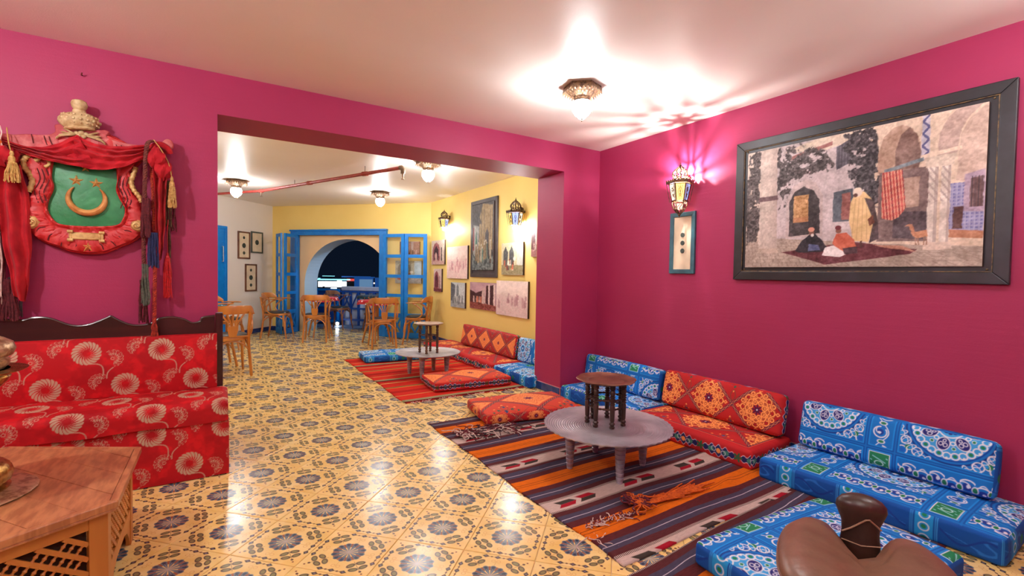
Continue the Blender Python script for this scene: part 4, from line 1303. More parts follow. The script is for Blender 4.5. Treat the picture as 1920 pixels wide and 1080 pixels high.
# frame = ring between outer (slightly inset) and green field
def ring_relief(o_, i_, z0, z1):
    mb = MB()
    no = len(o_); cx = sum(p[0] for p in i_) / len(i_); cy = sum(p[1] for p in i_) / len(i_)
    n = 120
    def ray(poly, a):
        best = None
        dx, dy = math.cos(a), math.sin(a)
        for k in range(len(poly)):
            (x1, y1), (x2, y2) = poly[k], poly[(k + 1) % len(poly)]
            ex, ey = x2 - x1, y2 - y1
            den = dx * ey - dy * ex
            if abs(den) < 1e-12: continue
            t = ((x1 - cx) * ey - (y1 - cy) * ex) / den
            u = ((x1 - cx) * dy - (y1 - cy) * dx) / den
            if t > 0 and -1e-6 <= u <= 1 + 1e-6: best = t if best is None else min(best, t)
        return best or 0.1
    A = [2 * PI * k / n for k in range(n)]
    ri = [ray(i_, a) for a in A]; ro = [ray(o_, a) for a in A]
    prof = [(0.0, 0.0), (0.0, 0.9), (0.06, 1.0), (0.16, 0.72), (0.3, 0.86), (0.7, 0.95), (0.92, 0.8), (0.97, 0.0)]
    m = len(prof); vs = []; fs = []
    for k, a in enumerate(A):
        for (f, hh) in prof:
            r = ri[k] + (ro[k] - ri[k]) * f
            wob = 0.0 if f in (0.0, 0.97) else 0.004 * math.sin(a * 23 + f * 5) + 0.004 * math.sin(a * 41 - f * 9)
            vs.append((cx + r * math.cos(a), cy + r * math.sin(a), z0 + (z1 - z0) * hh + wob))
    for k in range(n):
        l = (k + 1) % n
        for q in range(m - 1): fs.append((k * m + q, l * m + q, l * m + q + 1, k * m + q + 1))
    return mb.add(vs, fs, MwL)
ring_relief(so, sg, 0.03, 0.078).build('carved_frame', M_CRED, crest, sharp=60)
# green field, slightly domed
cxg, cyg = -0.64, 1.59
mb = MB(); n = len(sg); vs = [(cxg, cyg, 0.062)]; fs = []
for q, f in enumerate((0.3, 0.6, 0.85, 1.02)):
    for (x, y) in sg: vs.append((cxg + (x - cxg) * f, cyg + (y - cyg) * f, 0.062 - 0.014 * f ** 2))
for k in range(n): fs.append((0, 1 + k, 1 + (k + 1) % n))
for q in range(3):
    for k in range(n): fs.append((1 + q * n + k, 1 + (q + 1) * n + k, 1 + (q + 1) * n + (k + 1) % n, 1 + q * n + (k + 1) % n))
mb.add(vs, fs, MwL).build('green_field', M_CGRN, crest)
# crescent
cc = (-0.637, 1.595); pts = []; rr = []
for k in range(33):
    a = math.radians(132 + (408 - 132) * k / 32)
    w_ = math.sin(PI * k / 32)
    pts.append((cc[0] + (0.082 - 0.004 * w_) * math.cos(a), cc[1] - 0.006 * w_ + 0.078 * math.sin(a), 0.066)); rr.append(0.004 + 0.021 * w_ ** 0.8)
MB().tube(pts, rr, 10, MwL, flat=(1.0, 0.75), up=(0, 0, 1)).build('crescent', M_GOLD2, crest)
def star(mb, x, y, z, r, M, ang=PI / 2, h_=0.012, k=0.42):
    vs = [(x, y, z + h_)]
    for i in range(10):
        a = ang + PI * i / 5; q = r if i % 2 == 0 else r * k
        vs.append((x + q * math.cos(a), y + q * math.sin(a), z))
    fs = [(0, 1 + i, 1 + (i + 1) % 10) for i in range(10)] + [tuple(range(10, 0, -1))]
    mb.add(vs, fs, M)
for (x, y, r, nm) in ((-0.683, 1.690, 0.034, 'star'), (-0.597, 1.684, 0.034, 'star'), (-0.643, 1.768, 0.026, 'star'), (-0.632, 1.318, 0.036, 'star')):
    mb = MB(); star(mb, x, y, 0.058 if y > 1.4 else 0.070, r, MwL, h_=0.018); mb.build(nm, M_GOLD2, crest, smooth=False)
# scroll plaque
mb = MB().box(-0.704, -0.573, 1.356, 1.398, 0.062, 0.084, MwL, bev=0.006)
mb.build('plaque', M_GOLD, crest)
for s_ in (-0.706, -0.570):
    mb = MB()
    for q in (1.353, 1.400): mb.tube([(s_ - 0.012, q, 0.086), (s_ + 0.012, q, 0.086)], 0.009, 8, MwL)
    mb.tube([(s_, 1.350, 0.080), (s_, 1.402, 0.080)], 0.0075, 8, MwL)
    mb.build('plaque_scroll', M_GOLD, crest)
# side volutes
def spiral(mb, x, y, z, r, turns, M, d=1, rt=0.007, a0=0):
    pts = []; rr = []
    n = int(26 * turns)
    for k in range(n):
        t = k / (n - 1); a = a0 + d * 2 * PI * turns * t; q = r * (1 - 0.86 * t)
        pts.append((x + q * math.cos(a), y + q * math.sin(a), z + 0.012 * t)); rr.append(rt * (1 - 0.3 * t))
    mb.tube(pts, rr, 7, M)
for (x, y, d) in ((-0.866, 1.442, 1), (-0.410, 1.452, -1)):
    mb = MB(); mb.lathe([(0, 0.0), (0.034, 0.0), (0.036, 0.012), (0.026, 0.024), (0, 0.028)], 20, MwL @ T(x, y, 0.058), cap=False)
    spiral(mb, x, y, 0.080, 0.030, 1.8, MwL, d, 0.0065, a0=PI / 2)
    mb.build('volute', M_GOLD, crest)
for path, d in (([(-0.872, 1.80), (-0.893, 1.775), (-0.888, 1.735), (-0.868, 1.70), (-0.860, 1.66), (-0.874, 1.605)], 1), ([(-0.415, 1.80), (-0.425, 1.76), (-0.437, 1.71), (-0.425, 1.665), (-0.402, 1.63), (-0.388, 1.595)], -1)):
    mb = MB(); P_ = smooth_path([(a, b, 0.072) for a, b in path], 6)
    rr = [0.013 + 0.0022 * math.sin(k * 2.1) for k in range(len(P_))]
    mb.tube(P_, rr, 9, MwL)
    mb.build('rope_scroll', M_GOLD, crest)
mb = MB(); mb.tube(smooth_path([(-0.872, 1.800, 0.075), (-0.850, 1.812, 0.08), (-0.832, 1.790, 0.082), (-0.846, 1.775, 0.082)], 6), 0.010, 8, MwL)
mb.tube(smooth_path([(-0.84, 1.815, 0.07), (-0.80, 1.80, 0.078), (-0.79, 1.765, 0.08), (-0.808, 1.748, 0.08)], 6), [0.011] * 10 + [0.008] * 9, 8, MwL)
mb.build('leaf_scroll', M_GOLD, crest)
# carved feather grooves on the frame
mb = MB()
random.seed(5)
for k in range(11):
    a = math.radians(200 + k * 14)
    for q in range(1):
        x = -0.64 + 0.205 * math.cos(a); y = 1.53 + 0.195 * math.sin(a)
        x2 = -0.64 + 0.255 * math.cos(a + 0.05); y2 = 1.53 + 0.235 * math.sin(a + 0.05)
        xm, ym = (x + x2) / 2 + 0.008 * math.sin(a * 3), (y + y2) / 2 + 0.006
        mb.tube(smooth_path([(x, y, 0.071), (xm, ym, 0.075), (x2, y2, 0.070)], 4), 0.0030, 5, MwL)
for sx, sgn in ((-0.84, 1), (-0.447, -1)):
    for q in range(3):
        xo = sx + q * 0.018 * sgn
        mb.tube(smooth_path([(xo, 1.74, 0.073), (xo + 0.012 * sgn, 1.68, 0.075), (xo - 0.010 * sgn, 1.61, 0.074), (xo + 0.004 * sgn, 1.55, 0.073)], 5), 0.0028, 5, MwL)
o = mb.build('carved_groove', M_GDARK, crest); o['kind'] = 'stuff'
# top rail of the crest: dusty red shoulders with curled end
top = [(-1.02, 1.80), (-1.02, 1.895), (-0.93, 1.905), (-0.883, 1.916), (-0.80, 1.926), (-0.765, 1.951), (-0.768, 1.985), (-0.735, 1.995), (-0.701, 1.975), (-0.58, 1.99), (-0.555, 1.995), (-0.535, 1.985), (-0.548, 1.957), (-0.50, 1.941), (-0.43, 1.932), (-0.363, 1.938), (-0.30, 1.962), (-0.268, 1.992), (-0.240, 1.984), (-0.235, 1.950), (-0.262, 1.92), (-0.30, 1.88), (-0.40, 1.84), (-0.9, 1.80)]
MB().prism(sp(top, 3), 0.03, 0.075, MwL).build('top_rail', M_CDUST, crest, bevel=0.008)
mb = MB()
for (x, a) in ((-0.86, 0.2), (-0.81, 0.3), (-0.79, 0.35), (-0.505, -0.3), (-0.482, -0.35), (-0.445, -0.3)):
    mb.tube(smooth_path([(x, 1.918, 0.074), (x + 0.004, 1.90, 0.079), (x + a * 0.04, 1.87, 0.077)], 3), 0.0025, 5, MwL)
o = mb.build('rail_groove', M_GDARK, crest); o['kind'] = 'stuff'
# carved feathers along the lower edge
for k in range(17):
    a = math.radians(196 + k * 148 / 16)
    cxx, cyy = -0.637 + 0.222 * math.cos(a), 1.545 + 0.205 * math.sin(a)
    MB().sphere((0, 0, 0), 0.030, 8, 6, MwL @ T(cxx, cyy, 0.064) @ R(a + 0.5 * math.cos(a)), (1.25, 0.50, 0.42)).build('carved_feather', M_CRED, crest)
for s_, xx in ((1, -0.838), (-1, -0.448)):
    for q in range(4):
        MB().sphere((0, 0, 0), 0.028, 8, 6, MwL @ T(xx - 0.010 * s_ * math.sin(q * 1.2), 1.745 - 0.055 * q, 0.064) @ R(1.2 * s_), (1.3, 0.42, 0.42)).build('carved_feather', M_CRED, crest)
# crown
crown = MB()
prof = [(0.0, 0.0), (0.064, 0.0), (0.070, 0.006), (0.064, 0.014), (0.080, 0.030), (0.088, 0.048), (0.084, 0.068), (0.062, 0.088), (0.030, 0.098), (0.026, 0.100)]
crown.lathe(prof, 28, T(-0.662 - cx0, -0.075, 1.972 - cz0) @ S(1, 0.75, 1) @ R(-0.12, 'Y'), cap=True, wave=lambda r, z, a: r * (1 + (0.025 * math.cos(a * 9) if z > 0.02 and r > 0.03 else 0)))
cr = crown.build('crown', M_BONE, crest)
mb = MB()
for k in range(18):
    a = 2 * PI * k / 18
    for (r, z, q) in ((0.086, 0.052, 0.0085), (0.076, 0.076, 0.007), (0.080, 0.032, 0.006)):
        mb.sphere((r * math.cos(a) * 1.0, r * 0.75 * math.sin(a), z), q, 6, 5)
o = mb.build('crown_bead', M_BONE, cr, loc=(-0.662 - cx0, -0.075, 1.972 - cz0)); o['kind'] = 'stuff'
mb = MB(); mb.lathe([(0, 0), (0.030, 0), (0.030, 0.016), (0.024, 0.020), (0.034, 0.036), (0.037, 0.052), (0.032, 0.068), (0.018, 0.076), (0, 0.078)], 18, T(-0.664 - cx0, -0.075, 2.066 - cz0), cap=False)
mb.build('crown_finial', M_BONE, crest)
mb = MB()
for (x, y, r) in ((-0.655, 1.958, 0.014), (-0.675, 1.952, 0.012), (-0.635, 1.952, 0.012), (-0.665, 1.94, 0.012), (-0.645, 1.938, 0.012)): mb.sphere((x, y, 0.088), r, 8, 6, MwL, (1, 1, 0.6))
for s_ in (-1, 1):
    for q in range(4):
        mb.tube(smooth_path([(-0.655 + s_ * 0.018, 1.945, 0.084), (-0.655 + s_ * (0.045 + 0.014 * q), 1.955 - 0.01 * q, 0.092), (-0.655 + s_ * (0.075 + 0.01 * q), 1.972 - 0.022 * q, 0.084)], 4), [0.004] + [0.009] * 6 + [0.005, 0.003], 7, MwL, flat=(1, 0.6))
mb.build('rosette', M_BONE, crest)
bh = MB().tube([(-0.664, 2.306, 0.0), (-0.664, 2.300, 0.02), (-0.660, 2.312, 0.028)], 0.0035, 6, Mw)
tag(bh.build('wall_hook', M_GDARK), 'small empty hook in the pink wall above the crown', 'hook')

# ---- velvet drapery
M_VEL = pm('crimson_velvet', (158, 14, 30), (186, 30, 40), rough=0.75, nscale=16, bump=(120, 0.2, 0.002), spec=0.2)
M_VEL.node_tree.nodes['Principled BSDF'].inputs['Sheen Weight'].default_value = 0.08
def cloth(mb, rows, ncol=40, thick=0.0, fold=None, M=Mw):
    """rows: list of polylines (same role), lofted between successive rows"""
    rs = [smooth_path([(p[0], p[1], p[2]) for p in r], 6) for r in rows]
    m = min(len(r) for r in rs)
    vs = []
    nr = 26
    for j in range(nr):
        t = j / (nr - 1) * (len(rs) - 1); k = min(int(t), len(rs) - 2); f = t - k
        for i in range(ncol):
            u = i / (ncol - 1)
            a = rs[k][min(int(u * (len(rs[k]) - 1)), len(rs[k]) - 1)]; b = rs[k + 1][min(int(u * (len(rs[k + 1]) - 1)), len(rs[k + 1]) - 1)]
            ua = u * (len(rs[k]) - 1); ia = min(int(ua), len(rs[k]) - 2); a = rs[k][ia].lerp(rs[k][ia + 1], ua - ia)
            ub = u * (len(rs[k + 1]) - 1); ib = min(int(ub), len(rs[k + 1]) - 2); b = rs[k + 1][ib].lerp(rs[k + 1][ib + 1], ub - ib)
            p = a.lerp(b, f)
            if fold: p = p + Vector((0, 0, fold(u, j / (nr - 1))))
            vs.append(tuple(p))
    fs = [(j * ncol + i, j * ncol + i + 1, (j + 1) * ncol + i + 1, (j + 1) * ncol + i) for j in range(nr - 1) for i in range(ncol - 1)]
    return mb.add(vs, fs, M)
sw = empty('velvet_swag', (-0.62, YB, 1.8), 0, 'crimson velvet swag draped across the top of the crest', 'drapery')
ML = T(0.62, -YB, -1.8) @ Mw
def sfold(u, v): return 0.018 + 0.016 * math.sin(v * 24 + 1.8 * math.sin(u * 6)) * math.sin(PI * min(1, max(0.05, v))) + 0.006 * math.sin(u * 30 + v * 9)
cloth(MB(), [[(-0.97, 1.875, 0.09), (-0.88, 1.845, 0.09), (-0.78, 1.862, 0.09), (-0.672, 1.942, 0.08)],
             [(-0.96, 1.855, 0.10), (-0.87, 1.832, 0.11), (-0.76, 1.83, 0.11), (-0.645, 1.90, 0.11)],
             [(-0.95, 1.835, 0.10), (-0.86, 1.812, 0.11), (-0.73, 1.79, 0.12), (-0.60, 1.80, 0.12)],
             [(-0.93, 1.825, 0.09), (-0.85, 1.792, 0.10), (-0.73, 1.768, 0.11), (-0.57, 1.752, 0.11)]], 44, fold=sfold, M=ML).build('swag_left', M_VEL, sw)
cloth(MB(), [[(-0.672, 1.942, 0.08), (-0.60, 1.905, 0.09), (-0.50, 1.900, 0.10), (-0.36, 1.932, 0.10)],
             [(-0.68, 1.90, 0.10), (-0.60, 1.868, 0.12), (-0.49, 1.868, 0.12), (-0.355, 1.91, 0.11)],
             [(-0.69, 1.84, 0.11), (-0.60, 1.81, 0.13), (-0.48, 1.83, 0.13), (-0.35, 1.89, 0.11)],
             [(-0.72, 1.785, 0.10), (-0.60, 1.752, 0.11), (-0.47, 1.782, 0.12), (-0.345, 1.865, 0.10)]], 44, fold=sfold, M=ML).build('swag_right', M_VEL, sw)
def knot(mb, x, y, z, rx, ry, rz, M, seed):
    vs = []; n, m = 26, 16
    for j in range(m + 1):
        t = PI * j / m
        for i in range(n):
            a = 2 * PI * i / n
            k = 1 + 0.16 * math.sin(3 * a + seed + 2 * t) + 0.10 * math.sin(7 * a - 4 * t + seed)
            vs.append((x + rx * k * math.sin(t) * math.cos(a), y + ry * k * math.cos(t), z + rz * k * math.sin(t) * math.sin(a)))
    fs = [(j * n + i, (j + 1) * n + i, (j + 1) * n + (i + 1) % n, j * n + (i + 1) % n) for j in range(m) for i in range(n)]
    mb.add(vs, fs, M)
mb = MB(); knot(mb, -0.950, 1.785, 0.10, 0.050, 0.052, 0.055, ML, 1.0); mb.build('knot', M_VEL, sw)
mb = MB(); knot(mb, -0.315, 1.862, 0.11, 0.052, 0.060, 0.055, ML, 2.2); knot(mb, -0.285, 1.80, 0.10, 0.042, 0.06, 0.045, ML, 4.2); mb.build('knot', M_VEL, sw)
mb = MB(); mb.tube(smooth_path([(-0.34, 1.92, 0.09), (-0.30, 1.945, 0.11), (-0.262, 1.93, 0.10), (-0.25, 1.90, 0.09)], 5), 0.018, 9, ML); mb.build('knot_loop', M_VEL, sw)
def ltail(u, v):
    return 0.055 + 0.028 * math.sin(u * 15 + 0.6 * math.sin(v * 4)) * (1 - 0.5 * v) + 0.01 * math.sin(v * 21 + u * 5)
cloth(MB(), [[(-0.985, 1.76, 0.02), (-0.955, 1.77, 0.05), (-0.925, 1.77, 0.05), (-0.90, 1.74, 0.02)],
             [(-0.99, 1.60, 0.02), (-0.955, 1.60, 0.06), (-0.91, 1.60, 0.06), (-0.872, 1.60, 0.02)],
             [(-0.985, 1.40, 0.02), (-0.95, 1.38, 0.06), (-0.90, 1.36, 0.06), (-0.862, 1.36, 0.02)],
             [(-0.955, 1.20, 0.02), (-0.93, 1.18, 0.06), (-0.89, 1.18, 0.06), (-0.868, 1.18, 0.02)],
             [(-0.935, 1.05, 0.02), (-0.92, 1.03, 0.05), (-0.895, 1.01, 0.05), (-0.885, 1.02, 0.02)]], 40, fold=ltail, M=ML).build('hanging_tail', M_VEL, sw)
cloth(MB(), [[(-0.335, 1.80, 0.03), (-0.31, 1.79, 0.05), (-0.28, 1.78, 0.05), (-0.262, 1.76, 0.03)],
             [(-0.325, 1.65, 0.03), (-0.31, 1.65, 0.05), (-0.285, 1.65, 0.05), (-0.268, 1.65, 0.03)],
             [(-0.322, 1.45, 0.03), (-0.31, 1.44, 0.05), (-0.29, 1.43, 0.05), (-0.275, 1.43, 0.03)],
             [(-0.318, 1.27, 0.03), (-0.31, 1.25, 0.04), (-0.30, 1.25, 0.04), (-0.29, 1.27, 0.03)]], 30, fold=ltail, M=ML).build('hanging_tail', M_VEL, sw)
# ---- tassels and cords: each one a thing
def strand_bundle(mb, x, y0, y1, w0, w1, n, z=0.08, r=0.003, wob=0.004, M=None, dz=0.018, twist=0):
    for k in range(n):
        t = (k + 0.5) / n * 2 - 1
        zz = z + dz * math.sin((k * 2.4) % PI) - dz / 2
        e = random.uniform(-0.06, 0.05) * (y0 - y1)
        pts = [(x + t * w0 / 2, y0, zz)]
        for q in range(1, 5):
            f = q / 4
            pts.append((x + t * (w0 + (w1 - w0) * f ** 0.6) / 2 + random.uniform(-wob, wob), y0 + (y1 + e - y0) * f, zz + random.uniform(-wob, wob)))
        P_ = smooth_path(pts, 4)
        mb.tube(P_, [r * (1 + 0.16 * math.sin(i * 2.6)) for i in range(len(P_))], 5, M)
M_TGOLD = pm('gold_thread', (206, 170, 98), (166, 122, 58), rough=0.55, nscale=90, bump=(200, 0.4, 0.002))
M_TMAR = pm('maroon_wool', (104, 34, 40), (78, 22, 32), rough=0.95, nscale=90, bump=(220, 0.8, 0.003))
M_TBLU = pm('navy_wool', (44, 52, 96), (32, 38, 76), rough=0.95, nscale=90, bump=(220, 0.8, 0.003))
M_TGRN = pm('grey_green_wool', (98, 104, 88), (74, 80, 70), rough=0.95, nscale=90, bump=(220, 0.8, 0.003))
M_TRED = pm('red_silk', (196, 22, 24), (160, 14, 22), rough=0.5, nscale=90, bump=(220, 0.5, 0.002))
M_TORG = pm('orange_brown_wool', (176, 60, 34), (126, 34, 30), rough=0.95, nscale=60, bump=(220, 0.8, 0.003))
M_TOLV = pm('olive_cord', (96, 78, 52), (70, 48, 36), rough=0.95, nscale=60, bump=(220, 0.8, 0.003))
M_TTAN = pm('brown_braid', (120, 62, 50), (92, 42, 40), rough=0.95, nscale=60, bump=(220, 0.8, 0.003))
def braid(mb, pts, r, M, pitch=0.022):
    P_ = smooth_path(pts, 14)
    L = 0; acc = [0]
    for a, b in zip(P_, P_[1:]): L += (b - a).length; acc.append(L)
    for s_ in range(3):
        q = []
        for p, l in zip(P_, acc):
            a = 2 * PI * l / pitch / 2 + s_ * 2 * PI / 3
            q.append((p.x + r * 0.5 * math.cos(a), p.y, p.z + r * 0.5 * math.sin(a)))
        mb.tube(q, r * 0.62, 6, M)
def tassel(name, x, y, cordpts, head, skirt, mat, label, n=22, r=0.0028, z=0.10):
    t = empty(name, (x, YB, y), 0, label, 'tassel', 'tassels and cords hanging from the crest')
    Mt = T(-x, -YB, -y) @ Mw
    if cordpts: MB().tube(smooth_path(cordpts, 5), 0.0028, 6, Mt).build('cord', mat, t)
    if head:
        hx, hy0, hy1, hr = head
        hh = hy0 - hy1
        MB().lathe([(0, 0), (hr * 0.55, 0.0), (hr, hh * 0.25), (hr * 0.8, hh * 0.5), (hr * 0.45, hh * 0.62), (hr * 0.62, hh * 0.78), (hr * 0.3, hh), (0, hh)], 12, T(-x, -YB, -y) @ T(hx, YB - z, hy1), cap=False).build('tassel_head', mat, t)
    sx, sy0, sy1, w0, w1 = skirt
    mb = MB(); strand_bundle(mb, sx, sy0, sy1, w0, w1, n, z, r, M=Mt)
    o = mb.build('skirt', mat, t); o['kind'] = 'stuff'
    return t
tassel('tassel', -0.92, 1.80, [(-0.945, 1.93, 0.11), (-0.938, 1.90, 0.13), (-0.925, 1.84, 0.16), (-0.915, 1.79, 0.165)], (-0.912, 1.80, 1.735, 0.016), (-0.911, 1.742, 1.640, 0.026, 0.064), M_TGOLD, 'gold tassel hanging at the left end of the swag', z=0.17)
tassel('tassel', -0.24, 1.75, [(-0.325, 1.965, 0.12), (-0.29, 1.91, 0.15), (-0.255, 1.84, 0.13), (-0.240, 1.76, 0.11)], (-0.239, 1.76, 1.690, 0.015), (-0.238, 1.70, 1.575, 0.026, 0.040), M_TGOLD, 'gold tassel hanging at the right end of the swag', z=0.11)
tassel('tassel', -0.26, 1.29, [(-0.262, 1.50, 0.07), (-0.266, 1.40, 0.07), (-0.264, 1.30, 0.07)], (-0.265, 1.30, 1.255, 0.012), (-0.265, 1.265, 1.03, 0.022, 0.042), M_TRED, 'long red silk tassel hanging low right of the crest', z=0.07, n=26)
def wool(name, label, parts_):
    x, y = parts_[0][1][:2] if False else (-0.36, 1.4)
    t = empty(name, (x, YB, y), 0, label, 'tassel', 'tassels and cords hanging from the crest')
    Mt = T(-x, -YB, -y) @ Mw
    for kind, nm, mat, args in parts_:
        mb = MB()
        if kind == 'braid': braid(mb, *args, M=Mt)
        else: strand_bundle(mb, *args, M=Mt)
        o = mb.build(nm, mat, t)
        if kind != 'braid': o['kind'] = 'stuff'
    return t
wool('braided_cord', 'brown braided cord with maroon and grey-green tassels right of the crest', [
    ('braid', 'braid', M_TTAN, ([(-0.333, 1.957, 0.12), (-0.352, 1.93, 0.15), (-0.362, 1.85, 0.14), (-0.367, 1.75, 0.12), (-0.373, 1.62, 0.10), (-0.378, 1.5, 0.09), (-0.380, 1.32, 0.085), (-0.378, 1.215, 0.08)], 0.011)),
    ('wool', 'maroon_tassel', M_TMAR, (-0.366, 1.615, 1.39, 0.034, 0.046, 13, 0.115, 0.0042, 0.003)),
    ('wool', 'green_tassel', M_TGRN, (-0.372, 1.225, 0.985, 0.030, 0.040, 12, 0.10, 0.0042, 0.005)),
    ('wool', 'lower_maroon_tassel', M_TMAR, (-0.382, 1.13, 0.875, 0.036, 0.046, 14, 0.082, 0.0036, 0.005))])
wool('braided_cord', 'orange wrapped cord with a navy wool tassel reaching the bench back', [
    ('braid', 'braid', M_TORG, ([(-0.340, 1.86, 0.10), (-0.338, 1.75, 0.10), (-0.332, 1.6, 0.09), (-0.330, 1.42, 0.09)], 0.009)),
    ('wool', 'navy_tassel', M_TBLU, (-0.332, 1.415, 1.212, 0.040, 0.054, 15, 0.105, 0.0044, 0.003)),
    ('braid', 'lower_braid', M_TORG, ([(-0.324, 1.22, 0.10), (-0.326, 1.10, 0.10), (-0.327, 0.98, 0.105), (-0.328, 0.86, 0.115)], 0.0105)),
    ('wool', 'end_tuft', M_TORG, (-0.327, 0.865, 0.785, 0.018, 0.034, 12, 0.12, 0.004, 0.004))])
wool('wool_hanging', 'olive and black cords hanging behind the right gold tassel', [
    ('wool', 'olive_cord', M_TOLV, (-0.262, 1.74, 1.47, 0.018, 0.040, 12, 0.06, 0.003, 0.004)),
    ('wool', 'maroon_cord', M_TMAR, (-0.236, 1.68, 1.44, 0.014, 0.030, 9, 0.055, 0.0028, 0.005)),
    ('wool', 'long_cord', M_TOLV, (-0.258, 1.50, 1.24, 0.016, 0.014, 5, 0.05, 0.003, 0.003))])
t = wool('wool_hanging', 'mixed maroon, cream and black wool fringe at the left picture edge below the orange yarn', [
    ('wool', 'cream_strand', M_YC, (-0.985, 1.42, 1.02, 0.012, 0.030, 7, 0.10, 0.0032, 0.010)),
    ('wool', 'maroon_fringe', M_TMAR, (-0.955, 1.13, 0.915, 0.03, 0.085, 26, 0.085, 0.0042, 0.006)),
    ('wool', 'black_fringe', M_YK, (-0.945, 1.14, 0.92, 0.03, 0.080, 14, 0.065, 0.004, 0.006)),
    ('wool', 'dark_cord', M_TMAR, (-1.0, 1.80, 1.10, 0.03, 0.05, 12, 0.06, 0.006, 0.006))])
t = wool('wool_hanging', 'orange yarn tuft hanging at the top left picture edge', [
    ('wool', 'orange_yarn', M_YO, (-0.985, 1.90, 1.79, 0.035, 0.05, 16, 0.13, 0.0042, 0.007)),
    ('wool', 'cream_yarn', M_YC, (-0.975, 1.93, 1.78, 0.03, 0.05, 6, 0.14, 0.003, 0.008))])

# ================================================================== BENCH
M_DARK = pm('dark_lacquered_wood', (62, 28, 24), (44, 20, 18), rough=0.28, nscale=6, stretch=(0.3, 3, 3), spec=0.6, coat=0.4)
M_REDF = vmat('red_brocade', rough=0.75, weave=600, strength=0.2)
CRMF = (186, 160, 132)
def swirl(c, x, y, R_, n=19, full=True, hollow=False, rot=0.0, core=0.28, col=CRMF, base=(178, 12, 22), half=None):
    r = np.hypot(x, y); th = np.arctan2(y, x)
    tw = th - 0.9 * (r / R_ - 0.5) + rot
    s_ = 2 * PI / n
    a = wrapd(tw, s_)
    width = s_ * 0.41 * np.clip((r / R_ - core) * 2.5, 0.25, 1.0)
    d = (np.abs(a) - width) * r
    edge = r - R_ * (1 - 0.10 * (np.abs(a) / (s_ / 2)) ** 2)
    petal = np.maximum(np.maximum(d, edge), R_ * core - r)
    if half is not None: petal = np.where(np.cos(th - half) > -0.25, petal, 1)
    c.sd(petal, col)
    if hollow:
        inner = np.maximum(np.maximum(d + 0.0028, edge + 0.003), R_ * 0.62 - r)
        if half is not None: inner = np.where(np.cos(th - half) > -0.25, inner, 1)
        c.sd(inner, base)
def arc_leaf(c, x, y, x0, y0, x1, y1, bulge, col=CRMF, wd=0.003):
    pts = []
    for k in range(13):
        t = k / 12; px = x0 + (x1 - x0) * t; py = y0 + (y1 - y0) * t
        nx, ny = -(y1 - y0), (x1 - x0); s_ = math.sin(PI * t) * bulge
        pts.append((px + nx * s_, py + ny * s_))
    c.line(seg_dist(x, y, pts), wd, col)
def paint_floral(x, y, ox=0.0, oy=0.0, aa=0.003, P=0.425, Q=0.475):
    c = Cv(x, y, (176, 12, 22), aa)
    n_ = fbm(x * 16, y * 16, 4)
    c.put(np.clip((n_ - 0.5) * 6, 0, 1), (200, 16, 26))
    blot = fbm(x * 7 + 9, y * 7, 9)
    c.put(np.clip((blot - 0.5) * 9, 0, 1) * 0.8, (158, 8, 18))
    for (fx, fy, kind) in ((0, 0, 'A'), (0.5, -0.5, 'A')):
        X1 = wrapd(x - ox - fx * P, P); Y1 = wrapd(y - oy - fy * Q, Q)
        swirl(c, X1, Y1, 0.082, 19)
        for (dx, dy, R_, half) in ((0.142, -0.045, 0.062, 0.4), (-0.145, 0.030, 0.060, PI - 0.6)):
            X2 = wrapd(x - ox - fx * P - dx, P); Y2 = wrapd(y - oy - fy * Q - dy, Q)
            swirl(c, X2, Y2, R_, 15, hollow=True, core=0.20, half=half, rot=0.2)
            c.line(np.hypot(X2, Y2) - 0.009, 0.002, CRMF)
        X3 = wrapd(x - ox - fx * P - 0.06, P); Y3 = wrapd(y - oy - fy * Q + 0.12, Q)
        arc_leaf(c, X3, Y3, -0.055, 0.045, 0.03, -0.045, 0.35)
        arc_leaf(c, X3, Y3, 0.085, 0.01, 0.05, -0.065, -0.15)
    return c.rgb
bench = empty('upholstered_bench', (-0.9, 3.42, 0), 0, 'long red floral bench with dark wooden back against the pink wall', 'bench')
BX0, BX1 = -2.3, 0.052
bx = lambda x: x + 0.9
# skirt front (upholstered base)
def panel_grid(name, x0, x1, z0, z1, yfun, ox, oy, res, parent, loc=(0, 0, 0), v_to_uv=None, nv=None):
    nx = int((x1 - x0) / res) + 1; nz = nv or (int((z1 - z0) / res) + 1)
    a = np.linspace(x0, x1, nx); b = np.linspace(0, 1, nz)
    A, B = np.meshgrid(a, b); A = A.ravel(); B = B.ravel()
    pos, fy = yfun(A, B)
    rgb = paint_floral(A / 0.8, fy / 0.8, ox / 0.8, oy / 0.8)
    me = grid_mesh(name, [(pos, nx, nz, rgb, False)], M_REDF)
    o = bpy.data.objects.new(name, me); link(o, parent); o.location = loc
    return o
# visible stretch only is fine-grained; the rest left of the frame is coarse
YF = 3.19 - 3.42
def base_fun(A, B):
    z = 0.004 + B * 0.322
    return np.stack([A + 0.9, np.full(A.shape, YF) + 0.004 * np.sin(A * 9), z], 1), z
panel_grid('base_cover', -1.25, BX1, 0, 0.322, base_fun, -0.14, 0.10, 0.0034, bench)
mb = MB(); mb.box(bx(BX0), bx(BX1) - 0.002, YF + 0.004, 3.60 - 3.42, 0.004, 0.326); mb.build('base_box', pm('red_cloth', (176, 12, 22), rough=0.8), bench, smooth=False)
